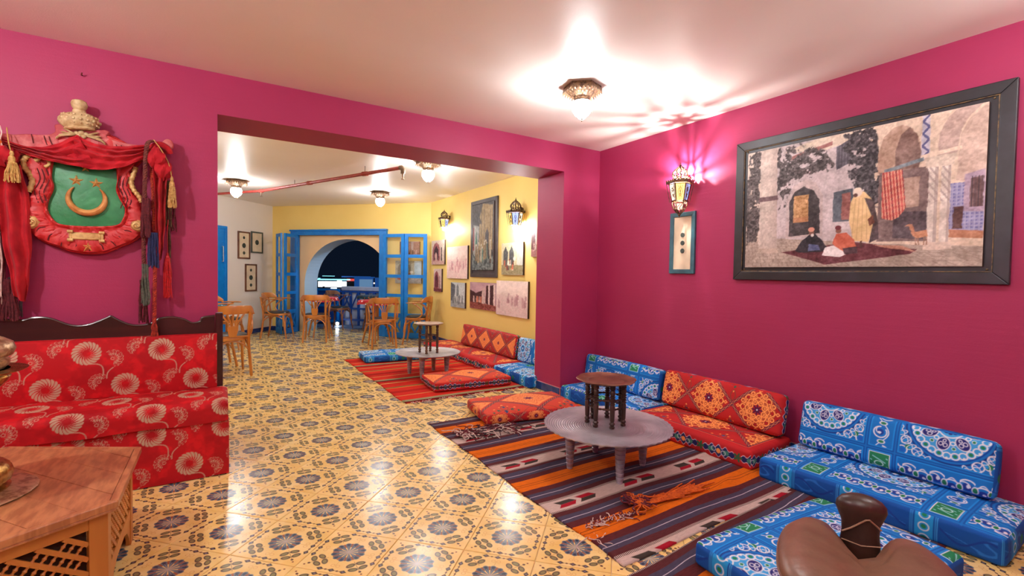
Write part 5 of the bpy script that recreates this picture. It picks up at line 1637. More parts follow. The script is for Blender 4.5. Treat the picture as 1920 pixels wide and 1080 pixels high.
# seat cushion: one sheet wrapping front, rounded nose, top
def seat_fun(A, B):
    s_ = B * 0.44                       # arc length from the lower front edge
    zb, zt, yb, rad = 0.320, 0.445, YF - 0.012, 0.045
    h1 = zt - zb - rad
    z = np.where(s_ < h1, zb + s_, 0); y = np.where(s_ < h1, yb, 0.0)
    ang = np.clip((s_ - h1) / rad, 0, PI / 2)
    z = np.where(s_ >= h1, zt - rad + rad * np.sin(ang), z)
    y = np.where(s_ >= h1, yb + rad - rad * np.cos(ang), y)
    rest = np.clip(s_ - h1 - rad * PI / 2, 0, None)
    y = y + rest; z = z + 0.012 * np.sin(np.clip(rest / 0.4, 0, 1) * PI) + 0.003 * np.sin(A * 13)
    e = np.clip((A - (BX1 - 0.035)) / 0.035, 0, 1)
    z = z - np.where(s_ > h1 * 0.5, 0.030 * (1 - np.sqrt(np.clip(1 - e ** 2, 0, 1))), 0)
    y = y + np.where(s_ <= h1 + 0.02, 0.012 * e ** 2, 0)
    return np.stack([A + 0.9, y, z], 1), s_
panel_grid('seat_cushion_cover', -1.35, BX1 - 0.004, 0, 0.44, seat_fun, 0.03, 0.10, 0.0034, bench, nv=130)
mb = MB(); mb.box(bx(BX0), bx(BX1) - 0.006, YF - 0.002, 3.60 - 3.42, 0.326, 0.41); mb.build('seat_cushion_core', pm('red_cloth', (176, 12, 22), rough=0.8), bench, bevel=0.01)
def back_fun(A, B):
    s_ = B * 0.40
    y0, z0 = 3.50 - 3.42, 0.455
    L1 = 0.335
    tilt = 0.10
    y = np.where(s_ < L1, y0 - 0.018 * np.sin(np.clip(s_ / L1, 0, 1) * PI) + tilt * s_ * 0.3, y0 + tilt * L1 * 0.3 + (s_ - L1))
    z = np.where(s_ < L1, z0 + s_, z0 + L1 + 0.004 * np.sin((s_ - L1) / 0.065 * PI))
    z = z - 0.012 * (A > 99)
    return np.stack([A + 0.9, y, z], 1), s_
panel_grid('back_cushion_cover', -1.35, -0.008, 0, 0.40, back_fun, -0.63, 0.26, 0.0032, bench)
mb = MB(); mb.box(bx(BX0), bx(-0.010), 3.51 - 3.42, 3.56 - 3.42, 0.45, 0.785); mb.build('back_cushion_core', pm('red_cloth', (176, 12, 22), rough=0.8), bench, bevel=0.006)
# carved wooden back board
topc = [(-0.987, 0.912), (-0.906, 0.903), (-0.864, 0.916), (-0.801, 0.911), (-0.713, 0.868), (-0.646, 0.865), (-0.587, 0.887), (-0.535, 0.915), (-0.535, 0.914), (-0.492, 0.882), (-0.43, 0.855), (-0.355, 0.861), (-0.303, 0.893), (-0.236, 0.897), (-0.182, 0.881), (-0.141, 0.858), (-0.099, 0.867), (-0.085, 0.891), (-0.02, 0.900)]
tp = [(-0.535 * 2 - x_, z_) for x_, z_ in topc[8:][::-1]]
tp = sp(topc[:8], 5) + sp(topc[8:], 5)
tp = [(-2.3, 0.90), (-1.9, 0.91), (-1.6, 0.87), (-1.4, 0.90), (-1.2, 0.875), (-1.07, 0.90)] + tp
poly = [(bx(a), b) for a, b in tp] + [(bx(-0.02), 0.10), (bx(-2.3), 0.10)]
Mb = frame((0, 3.60 - 3.42, 0), (1, 0, 0), (0, 0, 1), (0, -1, 0))
MB().prism(poly, 0.0, 0.024, Mb).build('back_board', M_DARK, bench, smooth=False, bevel=0.003)
mb = MB(); mb.tube([(bx(a), b, 0.020) for a, b in tp[::1]], 0.0075, 8, Mb); mb.build('top_moulding', M_DARK, bench)
mb = MB().box(bx(-0.018), bx(0.024), 3.535 - 3.42, 3.60 - 3.42, 0.0, 0.922, bev=0.004)
mb.box(bx(-0.012), bx(0.010), 3.528 - 3.42, 3.536 - 3.42, 0.40, 0.915, bev=0.002)
mb.build('end_post', M_DARK, bench, smooth=False)

# ================================================================== HEXAGONAL TABLE WITH TURNED LATTICE
M_PINE = pm('orange_pine', (200, 134, 62), (170, 104, 42), rough=0.42, nscale=5, stretch=(1, 1, 0.25), bump=(30, 0.25, 0.002), spec=0.5)
M_TOPW = pm('reddish_plank', (188, 126, 82), (156, 96, 60), rough=0.3, nscale=7, detail=9, stretch=(7.0, 1.6, 1), bump=(20, 0.2, 0.002), spec=0.6, coat=0.25, contrast=(0.40, 0.60))
hexc = (-0.790, 2.345); HR = 0.575; HZ_ = 0.402
htab = empty('lattice_table', (hexc[0], hexc[1], 0), 0, 'hexagonal pine table with latticework sides in the lower left corner', 'table')
# planks cut to the hexagon
def clip_hex(poly, R_):
    for k in range(6):
        a = math.radians(60 * k + 0); nx, ny = math.cos(a), math.sin(a); d = R_ * math.cos(PI / 6)
        out = []
        for i in range(len(poly)):
            p, q = poly[i], poly[(i + 1) % len(poly)]
            dp = p[0] * nx + p[1] * ny - d; dq = q[0] * nx + q[1] * ny - d
            if dp <= 0: out.append(p)
            if (dp < 0) != (dq < 0):
                t = dp / (dp - dq); out.append((p[0] + (q[0] - p[0]) * t, p[1] + (q[1] - p[1]) * t))
        poly = out
        if not poly: break
    return poly
pa = math.radians(128); ca, sa = math.cos(pa), math.sin(pa)
k = 0
for i in range(-5, 5):
    y0, y1 = i * 0.118 + 0.0006, (i + 1) * 0.118 - 0.0006
    quad = [(-0.8, y0), (0.8, y0), (0.8, y1), (-0.8, y1)]
    quad = [(x * ca - y * sa, x * sa + y * ca) for x, y in quad]
    pl = clip_hex(quad, HR - 0.03)
    if len(pl) >= 3:
        o = MB().prism(pl, HZ_ - 0.020, HZ_, None).build('plank', M_TOPW, htab, smooth=False, bevel=0.0012)
        o.location.z = -0.0007 * (k % 2); k += 1
def hexring(R0, R1, z0, z1):
    for q in range(6):
        a0 = math.radians(60 * q - 30); a1 = math.radians(60 * q + 30)
        P0 = [(R0 * math.cos(a0), R0 * math.sin(a0)), (R1 * math.cos(a0), R1 * math.sin(a0)), (R1 * math.cos(a1), R1 * math.sin(a1)), (R0 * math.cos(a1), R0 * math.sin(a1))]
        yield MB().prism(P0, z0, z1)
for m_ in hexring(HR - 0.0295, HR, HZ_ - 0.026, HZ_ + 0.001): m_.build('edge_strip', M_TOPW, htab, smooth=False, bevel=0.004)
for m_ in hexring(HR - 0.018, HR - 0.006, HZ_ - 0.036, HZ_ - 0.026): m_.build('edge_moulding', M_TOPW, htab, smooth=False, bevel=0.003)
RA = HR - 0.035
for q in range(6):
    a0 = math.radians(60 * q - 30)
    x, y = RA * math.cos(a0), RA * math.sin(a0)
    a1 = math.radians(60 * q + 30)
    x1, y1 = RA * math.cos(a1), RA * math.sin(a1)
    d = Vector((x1 - x, y1 - y, 0)); L = d.length; d.normalize(); nrm = Vector((math.cos(math.radians(60 * q)), math.sin(math.radians(60 * q)), 0))
    Ms = frame((x, y, 0), d, (0, 0, 1), nrm)      # local x along the side, y up, z out
    if q == 0: pass
    # two half legs meeting at each corner
    for s0, s1 in ((0.0, 0.052), (L - 0.052, L)):
        MB().box(s0, s1, 0.0, HZ_ - 0.036, -0.020, 0.0, Ms).build('leg', M_PINE, htab, smooth=False, bevel=0.002)
    MB().box(0.052, L - 0.052, HZ_ - 0.082, HZ_ - 0.036, -0.018, -0.002, Ms).build('rail', M_PINE, htab, smooth=False, bevel=0.002)
    # lower rail and arched apron
    zl = 0.155
    MB().box(0.052, L - 0.052, zl - 0.045, zl, -0.018, -0.002, Ms).build('rail', M_PINE, htab, smooth=False, bevel=0.002)
    for s0, sd_ in ((0.052, 1), (L - 0.052, -1)):
        pts = [(s0, zl - 0.045)] + [(s0 + sd_ * (0.13 * (1 - math.cos(t))), zl - 0.045 - 0.10 * (1 - math.sin(t)) ) for t in [PI / 2 * k / 8 for k in range(9)]][::-1] + [(s0, 0.01)]
        pts = [(s0, zl - 0.045), (s0 + sd_ * 0.15, zl - 0.045), (s0 + sd_ * 0.07, zl - 0.07), (s0 + sd_ * 0.025, zl - 0.11), (s0, 0.0)]
        MB().prism(pts, -0.016, -0.004, Ms).build('bracket', M_PINE, htab, smooth=False)
    # diagonal lattice with turned beads, only modelled densely on the sides that show
    vis = q in (0, 5, 1, 4)
    z0, z1 = zl, HZ_ - 0.082; x0, x1_ = 0.052, L - 0.052
    def clipseg(p, dvec):
        tmin, tmax = -9, 9
        for (c_, lo, hi, dd) in ((p[0], x0, x1_, dvec[0]), (p[1], z0, z1, dvec[1])):
            t0, t1 = sorted(((lo - c_) / dd, (hi - c_) / dd))
            tmin = max(tmin, t0); tmax = min(tmax, t1)
        return (tmin, tmax) if tmax - tmin > 0.01 else None
    pit = 0.040
    ang = math.radians(-38)
    dv = (math.cos(ang), math.sin(ang)); nv = (-dv[1], dv[0])
    for i in range(-14, 22):
        p = (x0 + nv[0] * i * pit, z0 + nv[1] * i * pit)
        sgm = clipseg(p, dv)
        if not sgm: continue
        A = (p[0] + dv[0] * sgm[0], p[1] + dv[1] * sgm[0], -0.010); B = (p[0] + dv[0] * sgm[1], p[1] + dv[1] * sgm[1], -0.010)
        MB().tube([A, B], 0.0105, 4, Ms, flat=(0.8, 1.0), up=(0, 0, 1)).build('lattice_bar', M_PINE, htab, smooth=False)
    # short turned spindles between the bars
    mb = MB()
    for i in range(-14, 22):
        p = (x0 + nv[0] * i * pit, z0 + nv[1] * i * pit)
        for j in range(-30, 40):
            c_ = (p[0] + dv[0] * (j * 0.026 + (i % 2) * 0.0), p[1] + dv[1] * (j * 0.026 + (i % 2) * 0.0))
            e = (c_[0] + nv[0] * pit, c_[1] + nv[1] * pit)
            if not (x0 < min(c_[0], e[0]) and max(c_[0], e[0]) < x1_ and z0 < min(c_[1], e[1]) and max(c_[1], e[1]) < z1): continue
            P_ = [(c_[0] + nv[0] * pit * t, c_[1] + nv[1] * pit * t, -0.010) for t in (0.1, 0.3, 0.42, 0.5, 0.58, 0.7, 0.9)]
            mb.tube(P_, [0.0075, 0.0035, 0.005, 0.0068, 0.005, 0.0035, 0.0075], 6, Ms, cap=False)
    o = mb.build('lattice_spindle', M_PINE, htab); o['kind'] = 'stuff'
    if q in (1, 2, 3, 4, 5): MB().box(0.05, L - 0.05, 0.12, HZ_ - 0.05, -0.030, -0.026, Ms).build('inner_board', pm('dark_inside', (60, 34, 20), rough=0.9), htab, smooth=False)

# brass vessel standing on the table, only its right side is in the picture
M_BRS = pm('engraved_brass', (196, 152, 84), (140, 98, 48), rough=0.26, metal=0.9, nscale=40, contrast=(0.42, 0.6), bump=(90, 0.5, 0.003))
M_BRS2 = pm('worn_engraved_brass', (206, 176, 140), (150, 112, 84), rough=0.36, metal=0.7, nscale=40, contrast=(0.42, 0.6), bump=(90, 0.5, 0.003))
vx, vy = -0.755, 2.33
ves = empty('brass_vessel', (vx, vy, HZ_ + 0.001), 0, 'tall engraved brass vessel on a scalloped foot on the lattice table', 'vessel')
MB().lathe([(0, 0.0), (0.190, 0.0), (0.196, 0.005), (0.19, 0.010), (0.12, 0.016), (0, 0.018)], 72, cap=False, wave=lambda r, z, a: r * (1 + (0.02 * abs(math.cos(a * 12)) if r > 0.15 else 0))).build('foot_plate', M_BRS2, ves)
MB().lathe([(0.125, 0.016), (0.128, 0.022), (0.110, 0.030), (0.112, 0.036), (0.128, 0.044), (0.134, 0.066), (0.127, 0.090), (0.110, 0.108), (0.06, 0.12), (0.030, 0.135), (0.022, 0.16)], 48, cap=False, wave=lambda r, z, a: r * (1 + 0.012 * math.cos(a * 24) * (1 if 0.04 < z < 0.11 else 0))).build('domed_base', M_BRS, ves)
MB().lathe([(0.022, 0.16), (0.018, 0.22), (0.030, 0.235), (0.018, 0.25), (0.018, 0.30), (0.034, 0.325)], 24, cap=False).build('stem', M_BRS, ves)
MB().lathe([(0.03, 0.32), (0.06, 0.335), (0.10, 0.365), (0.125, 0.395), (0.132, 0.410), (0.128, 0.418), (0.172, 0.432), (0.176, 0.436), (0.13, 0.437)], 48, cap=False).build('bowl', M_BRS, ves)
MB().lathe([(0.115, 0.437), (0.128, 0.452), (0.130, 0.468), (0.120, 0.476), (0.137, 0.486), (0.144, 0.505), (0.137, 0.528), (0.112, 0.545), (0.07, 0.556), (0.02, 0.562), (0.016, 0.58), (0.0, 0.59)], 48, cap=False, wave=lambda r, z, a: r * (1 + 0.015 * math.cos(a * 18) * (1 if z > 0.48 else 0))).build('lid', M_BRS2, ves)

# ================================================================== CAMEL SADDLE STOOL
M_LEA = pm('brown_leather', (132, 96, 76), (108, 76, 58), rough=0.34, nscale=5, bump=(12, 0.5, 0.010), spec=0.55)
M_HORN = pm('dark_carved_wood', (74, 48, 38), (44, 28, 24), rough=0.36, nscale=8, contrast=(0.3, 0.7), bump=(16, 0.4, 0.006), spec=0.6)
M_WOODR = pm('reddish_wood', (168, 96, 66), (138, 72, 48), rough=0.4, nscale=6, stretch=(3, 0.4, 1), bump=(30, 0.2, 0.002))
sdl = empty('saddle_stool', (1.565, 0.575, 0), -1.10, 'camel saddle stool with brown leather pad and dark wooden horn', 'stool')
# frame: x = image right, y = away from camera
def sbx(mb, fn, n=14):
    vs = []; fs = []
    return mb
# pad: pillow with a notch at the back around the horn
def pad(u, v):
    a = 2 * PI * u; t = -PI / 2 + PI * v
    ca, sa = math.cos(a), math.sin(a)
    se = lambda w_, e: math.copysign(abs(w_) ** e, w_)
    x = 0.205 * se(ca, 0.62) * math.cos(t) ** 0.55
    y = 0.23 * se(sa, 0.62) * math.cos(t) ** 0.55 - 0.05
    z = 0.052 * math.sin(t)
    x *= 1.0 + 0.10 * math.cos(2 * a) * 0.5
    # notch at back centre
    nt_ = math.exp(-(x / 0.06) ** 2) * max(0, (y + 0.05) / 0.23)
    y -= 0.15 * nt_
    z += 0.030 * (1 if t > 0 else 0.2) * math.exp(-((abs(x) - 0.12) / 0.09) ** 2) * math.cos(t) * (0.6 + 0.4 * (y + 0.2) / 0.4) - 0.034 * math.exp(-(x / 0.055) ** 2)
    cr = 0.0035 * math.sin(14 * math.atan2(y - 0.10, x) + 3 * math.hypot(x, y) * 30) * math.exp(-math.hypot(x, y - 0.1) * 7)
    return (x, y, 0.375 + z + cr + 0.10 * abs(x) ** 1.5 * 0.5)
MB().grid(72, 26, pad).build('leather_pad', M_LEA, sdl, sharp=180)
# piping seam
pts = []
for k in range(73):
    p = pad(k / 72, 0.5); pts.append((p[0] * 1.004, p[1] * 1.004, p[2]))
MB().tube(pts[:-1], 0.0028, 6, closed=True).build('piping', M_LEA, sdl)
# horn: tall flattened post with rounded widened head
def horn(yc, top=0.97):
    prof = [(0.30, 0.030, 0.020), (0.36, 0.034, 0.022), (0.40, 0.033, 0.022), (0.43, 0.031, 0.021), (0.46, 0.032, 0.022), (0.485, 0.038, 0.026), (0.505, 0.0425, 0.030), (0.522, 0.041, 0.031), (0.536, 0.034, 0.026), (0.545, 0.022, 0.018), (0.549, 0.008, 0.007)]
    vs = []; n = 20
    for (z, rx, ry) in prof:
        lean = (z - 0.3) * 0.06
        for i in range(n):
            a = 2 * PI * i / n
            vs.append((1.42 * rx * math.cos(a) * (1 + 0.08 * math.cos(2 * a)), yc + lean * 0.3 + 1.3 * ry * math.sin(a), 0.3 + (z - 0.3) * top))
    m = len(prof)
    fs = [(j * n + i, j * n + (i + 1) % n, (j + 1) * n + (i + 1) % n, (j + 1) * n + i) for j in range(m - 1) for i in range(n)]
    fs.append(tuple(range(n))[::-1]); fs.append(tuple((m - 1) * n + i for i in range(n)))
    return MB().add(vs, fs)
horn(0.115).build('horn', M_HORN, sdl)
horn(-0.32, 0.62).build('horn', M_HORN, sdl)
M_STRAP = pm('tan_leather_cord', (176, 146, 120), (150, 116, 92), rough=0.6)
fz = lambda x, z: (x * 1.42, 0.115 - 0.0300 * math.sqrt(max(0.02, 1 - (x / 0.042) ** 2)) * (1.28 if z > 0.47 else 1.0) + (z - 0.3) * 0.018, 0.3 + (z - 0.3) * 0.97)
MB().tube([fz(-0.033, 0.430), fz(-0.018, 0.450), fz(0.006, 0.488), fz(0.012, 0.490), fz(0.026, 0.470), fz(0.034, 0.458)], 0.0026, 6).build('strap', M_STRAP, sdl)
MB().tube([fz(-0.034, 0.405), fz(0.0, 0.402), fz(0.035, 0.406)], 0.0018, 6).build('strap', M_STRAP, sdl)
for yy in (0.115, -0.30):
    mb = MB()
    for s_ in (-1, 1):
        mb.tube([(0, yy, 0.33), (s_ * 0.08, yy, 0.26), (s_ * 0.16, yy, 0.10), (s_ * 0.19, yy, 0.0)], [0.022, 0.022, 0.019, 0.016], 10)
    mb.build('crossed_leg', M_HORN, sdl)
MB().tube([(-0.10, 0.115, 0.22), (-0.10, -0.30, 0.22)], 0.012, 8).build('stretcher', M_HORN, sdl)
MB().tube([(0.10, 0.115, 0.22), (0.10, -0.30, 0.22)], 0.012, 8).build('stretcher', M_HORN, sdl)
# low wooden side table, one corner in the picture
st = empty('low_table', (2.05, 0.02, 0), 0.35, 'reddish wooden table corner at the lower right edge of the picture', 'table')
MB().box(-0.22, 0.22, -0.22, 0.22, 0.315, 0.34, bev=0.004).build('tabletop', M_WOODR, st, smooth=False)
for sx in (-1, 1):
    for sy in (-1, 1): MB().box(sx * 0.18 - 0.018, sx * 0.18 + 0.018, sy * 0.18 - 0.018, sy * 0.18 + 0.018, 0, 0.315, bev=0.003).build('leg', M_WOODR, st, smooth=False)
# ================================================================== LANTERNS
M_LMET = pm('pierced_brass', (128, 98, 72), (84, 62, 50), rough=0.42, metal=0.6, nscale=60, contrast=(0.42, 0.6), bump=(120, 0.5, 0.003))
M_LDRK = pm('antique_bronze', (92, 70, 50), (54, 40, 32), rough=0.45, metal=0.6, nscale=60, contrast=(0.42, 0.6), bump=(120, 0.5, 0.003))
M_GLOBE = {}
def globe_mat(s):
    if s not in M_GLOBE: M_GLOBE[s] = emit('lit_glass_globe', (247, 248, 249), s)
    return M_GLOBE[s]
M_GEM = [emit('lit_amber_glass', (255, 206, 110), 0.95), emit('lit_blue_glass', (150, 170, 240), 0.8), emit('lit_clear_glass', (250, 236, 210), 0.9)]
def pointed_ring(mb, Rb, z0, z1, n, out=0.0, hexa=True, flare=0.0):
    """crown of pointed leaves round a hexagon (or circle)"""
    def edge(t):
        if not hexa: a = 2 * PI * t; return Rb * math.cos(a), Rb * math.sin(a)
        k = int(t * 6) % 6; f = t * 6 - int(t * 6)
        a0 = PI / 3 * k; a1 = a0 + PI / 3
        return Rb * ((1 - f) * math.cos(a0) + f * math.cos(a1)), Rb * ((1 - f) * math.sin(a0) + f * math.sin(a1))
    for i in range(n):
        p0 = edge(i / n + 1e-6); p1 = edge((i + 1) / n - 1e-6); pm_ = ((p0[0] + p1[0]) / 2, (p0[1] + p1[1]) / 2)
        k = 1 + flare
        q = [(p0[0], p0[1], z0), (p1[0], p1[1], z0), (p1[0] * (1 + flare * .5), p1[1] * (1 + flare * .5), z0 + (z1 - z0) * 0.5), (pm_[0] * k, pm_[1] * k, z1), (p0[0] * (1 + flare * .5), p0[1] * (1 + flare * .5), z0 + (z1 - z0) * 0.5)]
        ins = [(x * 0.975, y * 0.975, z) for x, y, z in q]
        mb.add(q + ins, [(0, 1, 2, 3, 4), (9, 8, 7, 6, 5)] + [(a, (a + 1) % 5, (a + 1) % 5 + 5, a + 5)[::-1] for a in range(5)])
def ceiling_lantern(x, y, label, s=1.0, power=30, group='ceiling lanterns', rz=0.3):
    t = empty('ceiling_lantern', (x, y, CEIL), rz, label, 'ceiling lamp', group)
    s_ = s
    MB().lathe([(0, 0.0), (0.135 * s_, 0.0), (0.138 * s_, -0.008 * s_), (0.132 * s_, -0.016 * s_), (0.0, -0.016 * s_)], 6, cap=False).build('ceiling_plate', M_LMET, t, smooth=False)
    # pierced sloping skirt: six panels, each with star-shaped openings built as gaps between struts
    mb = MB()
    R0, R1, z0, z1 = 0.135 * s_, 0.060 * s_, -0.016 * s_, -0.085 * s_
    for k in range(6):
        a0 = PI / 3 * k; a1 = a0 + PI / 3
        P = lambda u, v: Vector(((R0 + (R1 - R0) * v) * ((1 - u) * math.cos(a0) + u * math.cos(a1)), (R0 + (R1 - R0) * v) * ((1 - u) * math.sin(a0) + u * math.sin(a1)), z0 + (z1 - z0) * v))
        nu, nv = 6, 4
        for i in range(nu):
            for j in range(nv):
                u0, u1, v0, v1 = i / nu, (i + 1) / nu, j / nv, (j + 1) / nv
                if (i + j) % 2 == 1 and 0 < j < nv:     # pierced cell: four thin triangles round a small hole
                    c_ = P((u0 + u1) / 2, (v0 + v1) / 2); cs = [P(u0, v0), P(u1, v0), P(u1, v1), P(u0, v1)]
                    ins = [c_.lerp(q, 0.45) for q in cs]
                    mb.add([tuple(q) for q in cs + ins], [(q, (q + 1) % 4, (q + 1) % 4 + 4, q + 4) for q in range(4)])
                else: mb.add([tuple(P(u0, v0)), tuple(P(u1, v0)), tuple(P(u1, v1)), tuple(P(u0, v1))], [(0, 1, 2, 3)])
    mb.build('pierced_skirt', M_LMET, t, smooth=False)
    mb = MB(); pointed_ring(mb, 0.137 * s_, -0.012 * s_, -0.060 * s_, 30, flare=0.12)
    mb.build('leaf_fringe', M_LMET, t, smooth=False)
    MB().lathe([(0.062 * s_, -0.075 * s_), (0.064 * s_, -0.085 * s_), (0.056 * s_, -0.10 * s_), (0.060 * s_, -0.108 * s_)], 12, cap=False).build('neck', M_LMET, t)
    gp = [(0.052, -0.100), (0.066, -0.118), (0.073, -0.142), (0.070, -0.170), (0.056, -0.198), (0.034, -0.220), (0.020, -0.230)]
    MB().lathe([(r * s_ * 0.96, z * s_) for r, z in gp] + [(0, -0.23 * s_)], 24, cap=False).build('glass_globe', globe_mat(power), t)
    for k in range(6):
        a = PI / 3 * k
        MB().tube(smooth_path([(r * s_ * 1.02 * math.cos(a), r * s_ * 1.02 * math.sin(a), z * s_) for r, z in gp], 2), 0.0024 * s_, 5).build('rib', M_LDRK, t)
    MB().lathe([(0.0, -0.252 * s_), (0.004 * s_, -0.250 * s_), (0.006 * s_, -0.243 * s_), (0.004 * s_, -0.238 * s_), (0.016 * s_, -0.226 * s_), (0.034 * s_, -0.214 * s_), (0.030 * s_, -0.210 * s_)][::-1], 12, cap=False).build('tip', M_LDRK, t)
    return t
LAB = ['pierced brass ceiling lantern with glass globe above the near rug', 'pierced brass ceiling lantern out of view over the lattice table', 'pierced brass ceiling lantern added out of view above the camera as fill', 'pierced brass ceiling lantern added out of view near the right wall as fill', 'pierced brass ceiling lantern added out of view behind the camera as fill']
for (x, y), l, p_ in zip(MAIN_LAMPS, LAB, MAIN_P): ceiling_lantern(x, y, l, 0.93, p_)
LABF = ['far ceiling lantern at the left beside the red pipe', 'far ceiling lantern in the middle above the folding doors', 'ceiling lantern just behind the doorway lintel at the pipe end', 'far-room ceiling lantern hidden behind the pink wall']
for (x, y), l, sc_ in zip(FAR_LAMPS, LABF, (1.05, 1.0, 1.0, 1.0)): ceiling_lantern(x, y, l, sc_, FAR_P, rz=0.6)

def wall_lantern(x, y, z, nrm, label, s=1.0, up=0.0, down=0.0, mt=M_LMET, bowl=True, rz=0.0):
    """hexagonal lantern; origin at the crown rim"""
    t = empty('wall_lantern', (x, y, z), rz, label, 'wall lamp', 'wall lanterns')
    # dome of ribs and rings, open between
    dome = [(0.062, 0.012), (0.064, 0.030), (0.050, 0.040), (0.058, 0.055), (0.062, 0.075), (0.052, 0.100), (0.030, 0.122), (0.012, 0.136)]
    mb = MB()
    for k in range(12):
        a = 2 * PI * k / 12
        pts = smooth_path([(r * s * math.cos(a + (0.18 if q % 2 else -0.18) * (0.5 if k % 2 else -0.5)), r * s * math.sin(a + (0.18 if q % 2 else -0.18) * (0.5 if k % 2 else -0.5)), h_ * s) for q, (r, h_) in enumerate(dome)], 3)
        mb.tube(pts, 0.0052 * s, 4)
    for (r, h_) in (dome[0], dome[1], dome[3], dome[5], dome[6]):
        mb.tube([(r * s * math.cos(2 * PI * k / 20), r * s * math.sin(2 * PI * k / 20), h_ * s) for k in range(20)], 0.0042 * s, 4, closed=True)
    mb.build('pierced_dome', mt, t)
    MB().lathe([(0.014 * s, 0.130 * s), (0.008 * s, 0.140 * s), (0.012 * s, 0.148 * s), (0.004 * s, 0.158 * s), (0.003 * s, 0.172 * s), (0, 0.176 * s)], 10, cap=False).build('finial', mt, t)
    mb = MB(); mb.lathe([(0.050 * s, 0.006 * s), (0.108 * s, 0.004 * s), (0.110 * s, -0.004 * s), (0.060 * s, -0.006 * s), (0.050 * s, 0.006 * s)], 6, cap=False)
    mb.build('rim_plate', mt, t, smooth=False)
    mb = MB(); pointed_ring(mb, 0.110 * s, -0.004 * s, 0.026 * s, 24, flare=0.08); mb.build('leaf_crown', mt, t, smooth=False)
    R0, R1, zt, zb = 0.088 * s, 0.060 * s, -0.006 * s, -0.150 * s
    for k in range(6):
        a0 = PI / 3 * k; a1 = a0 + PI / 3
        MB().tube([(R0 * math.cos(a0), R0 * math.sin(a0), zt), (R1 * math.cos(a0), R1 * math.sin(a0), zb)], 0.0042 * s, 4).build('corner_bar', mt, t)
        P = lambda u, v, g=0.97: (g * (R0 + (R1 - R0) * v) * ((1 - u) * math.cos(a0) + u * math.cos(a1)), g * (R0 + (R1 - R0) * v) * ((1 - u) * math.sin(a0) + u * math.sin(a1)), zt + (zb - zt) * v)
        g = MB().add([P(0.06, 0.04), P(0.94, 0.04), P(0.94, 0.96), P(0.06, 0.96)], [(0, 1, 2, 3)]).build('glass_pane', M_GEM[(k + (1 if s > 1 else 0)) % 3], t, smooth=False)
        mb = MB()
        for (u0, v0, u1, v1) in ((0.05, 0.04, 0.95, 0.04), (0.05, 0.96, 0.95, 0.96), (0.05, 0.04, 0.05, 0.96), (0.95, 0.04, 0.95, 0.96)):
            mb.tube([P(u0, v0, 1.0), P(u1, v1, 1.0)], 0.0034 * s, 4)
        c_ = [P(0.5 + 0.24 * math.cos(q * PI / 4), 0.5 + 0.28 * math.sin(q * PI / 4) * (0.7 if q % 2 else 1.0), 1.0) for q in range(8)]
        mb.tube(c_, 0.0024 * s, 4, closed=True)
        mb.tube([P(0.3, 0.15, 1.0), P(0.7, 0.85, 1.0)], 0.0018 * s, 4); mb.tube([P(0.7, 0.15, 1.0), P(0.3, 0.85, 1.0)], 0.0018 * s, 4)
        mb.tube([P(0.5, 0.04, 1.0), P(0.5, 0.96, 1.0)], 0.0016 * s, 4)
        mb.build('filigree', mt, t)
        # outer drop rods
        MB().tube([(0.108 * s * math.cos(a0), 0.108 * s * math.sin(a0), -0.004 * s), (0.078 * s * math.cos(a0), 0.078 * s * math.sin(a0), -0.160 * s)], 0.0026 * s, 4).build('drop_rod', mt, t)
    if bowl:
        MB().lathe([(0.074 * s, -0.150 * s), (0.062 * s, -0.156 * s)], 6, cap=False).build('base_rim', mt, t, smooth=False)
        bw = [(0.058, -0.156), (0.058, -0.180), (0.048, -0.210), (0.028, -0.238), (0.008, -0.256)]
        mb = MB()
        for k in range(6):
            a = PI / 3 * k
            mb.tube(smooth_path([(r * s * math.cos(a), r * s * math.sin(a), h_ * s) for r, h_ in bw], 3), 0.004 * s, 4)
        for k in range(12):
            a = PI / 6 * (k + 0.5)
            mb.tube(smooth_path([(r * s * math.cos(a + 0.3 * math.sin(q * 2.2 + k)), r * s * math.sin(a + 0.3 * math.sin(q * 2.2 + k)), h_ * s) for q, (r, h_) in enumerate(bw)], 3), 0.0028 * s, 4)
        mb.build('lower_basket', mt, t)
        MB().lathe([(0.007 * s, -0.250 * s), (0.012 * s, -0.262 * s), (0.006 * s, -0.272 * s), (0.002 * s, -0.285 * s), (0, -0.288 * s)], 10, cap=False).build('drop', mt, t)
        MB().lathe([(0.0, -0.170 * s), (0.040 * s, -0.172 * s), (0.032 * s, -0.21 * s), (0.0, -0.225 * s)], 8, cap=False).build('lower_glass', emit('lit_rose_glass', (255, 190, 170), 0.9), t)
    # wall bracket
    d = Vector((nrm[0], nrm[1], 0))          # towards the wall
    dist = nrm[2]
    Rinv = R(-rz)
    mb = MB(); e = Rinv @ (d * dist); st_ = Rinv @ (d * 0.06 * s)
    mb.tube(smooth_path([(st_.x, st_.y, 0.03 * s), (st_.x + (e.x - st_.x) * 0.5, st_.y + (e.y - st_.y) * 0.5, 0.07 * s), (e.x, e.y, 0.05 * s)], 5), 0.005 * s, 6)
    mb.sphere((e.x * 0.97, e.y * 0.97, 0.05 * s), 0.018 * s, 8, 6)
    mb.build('bracket', mt, t)
    if up:
        bulb('lantern_bulb', x, y, z + 0.035 * s, up, (1, 0.93, 0.88), 0.010)
    if down:
        MB().lathe([(0, -0.150 * s), (0.024 * s, -0.155 * s), (0.030 * s, -0.175 * s), (0.022 * s, -0.200 * s), (0, -0.208 * s)], 12, cap=False).build('bulb', globe_mat(down), t)
    return t
wall_lantern(3.204, 2.552, 1.968, (1, 0, 0.11), 'lit hexagonal lantern with coloured glass on the pink right wall', 0.98, up=26, rz=0.2)
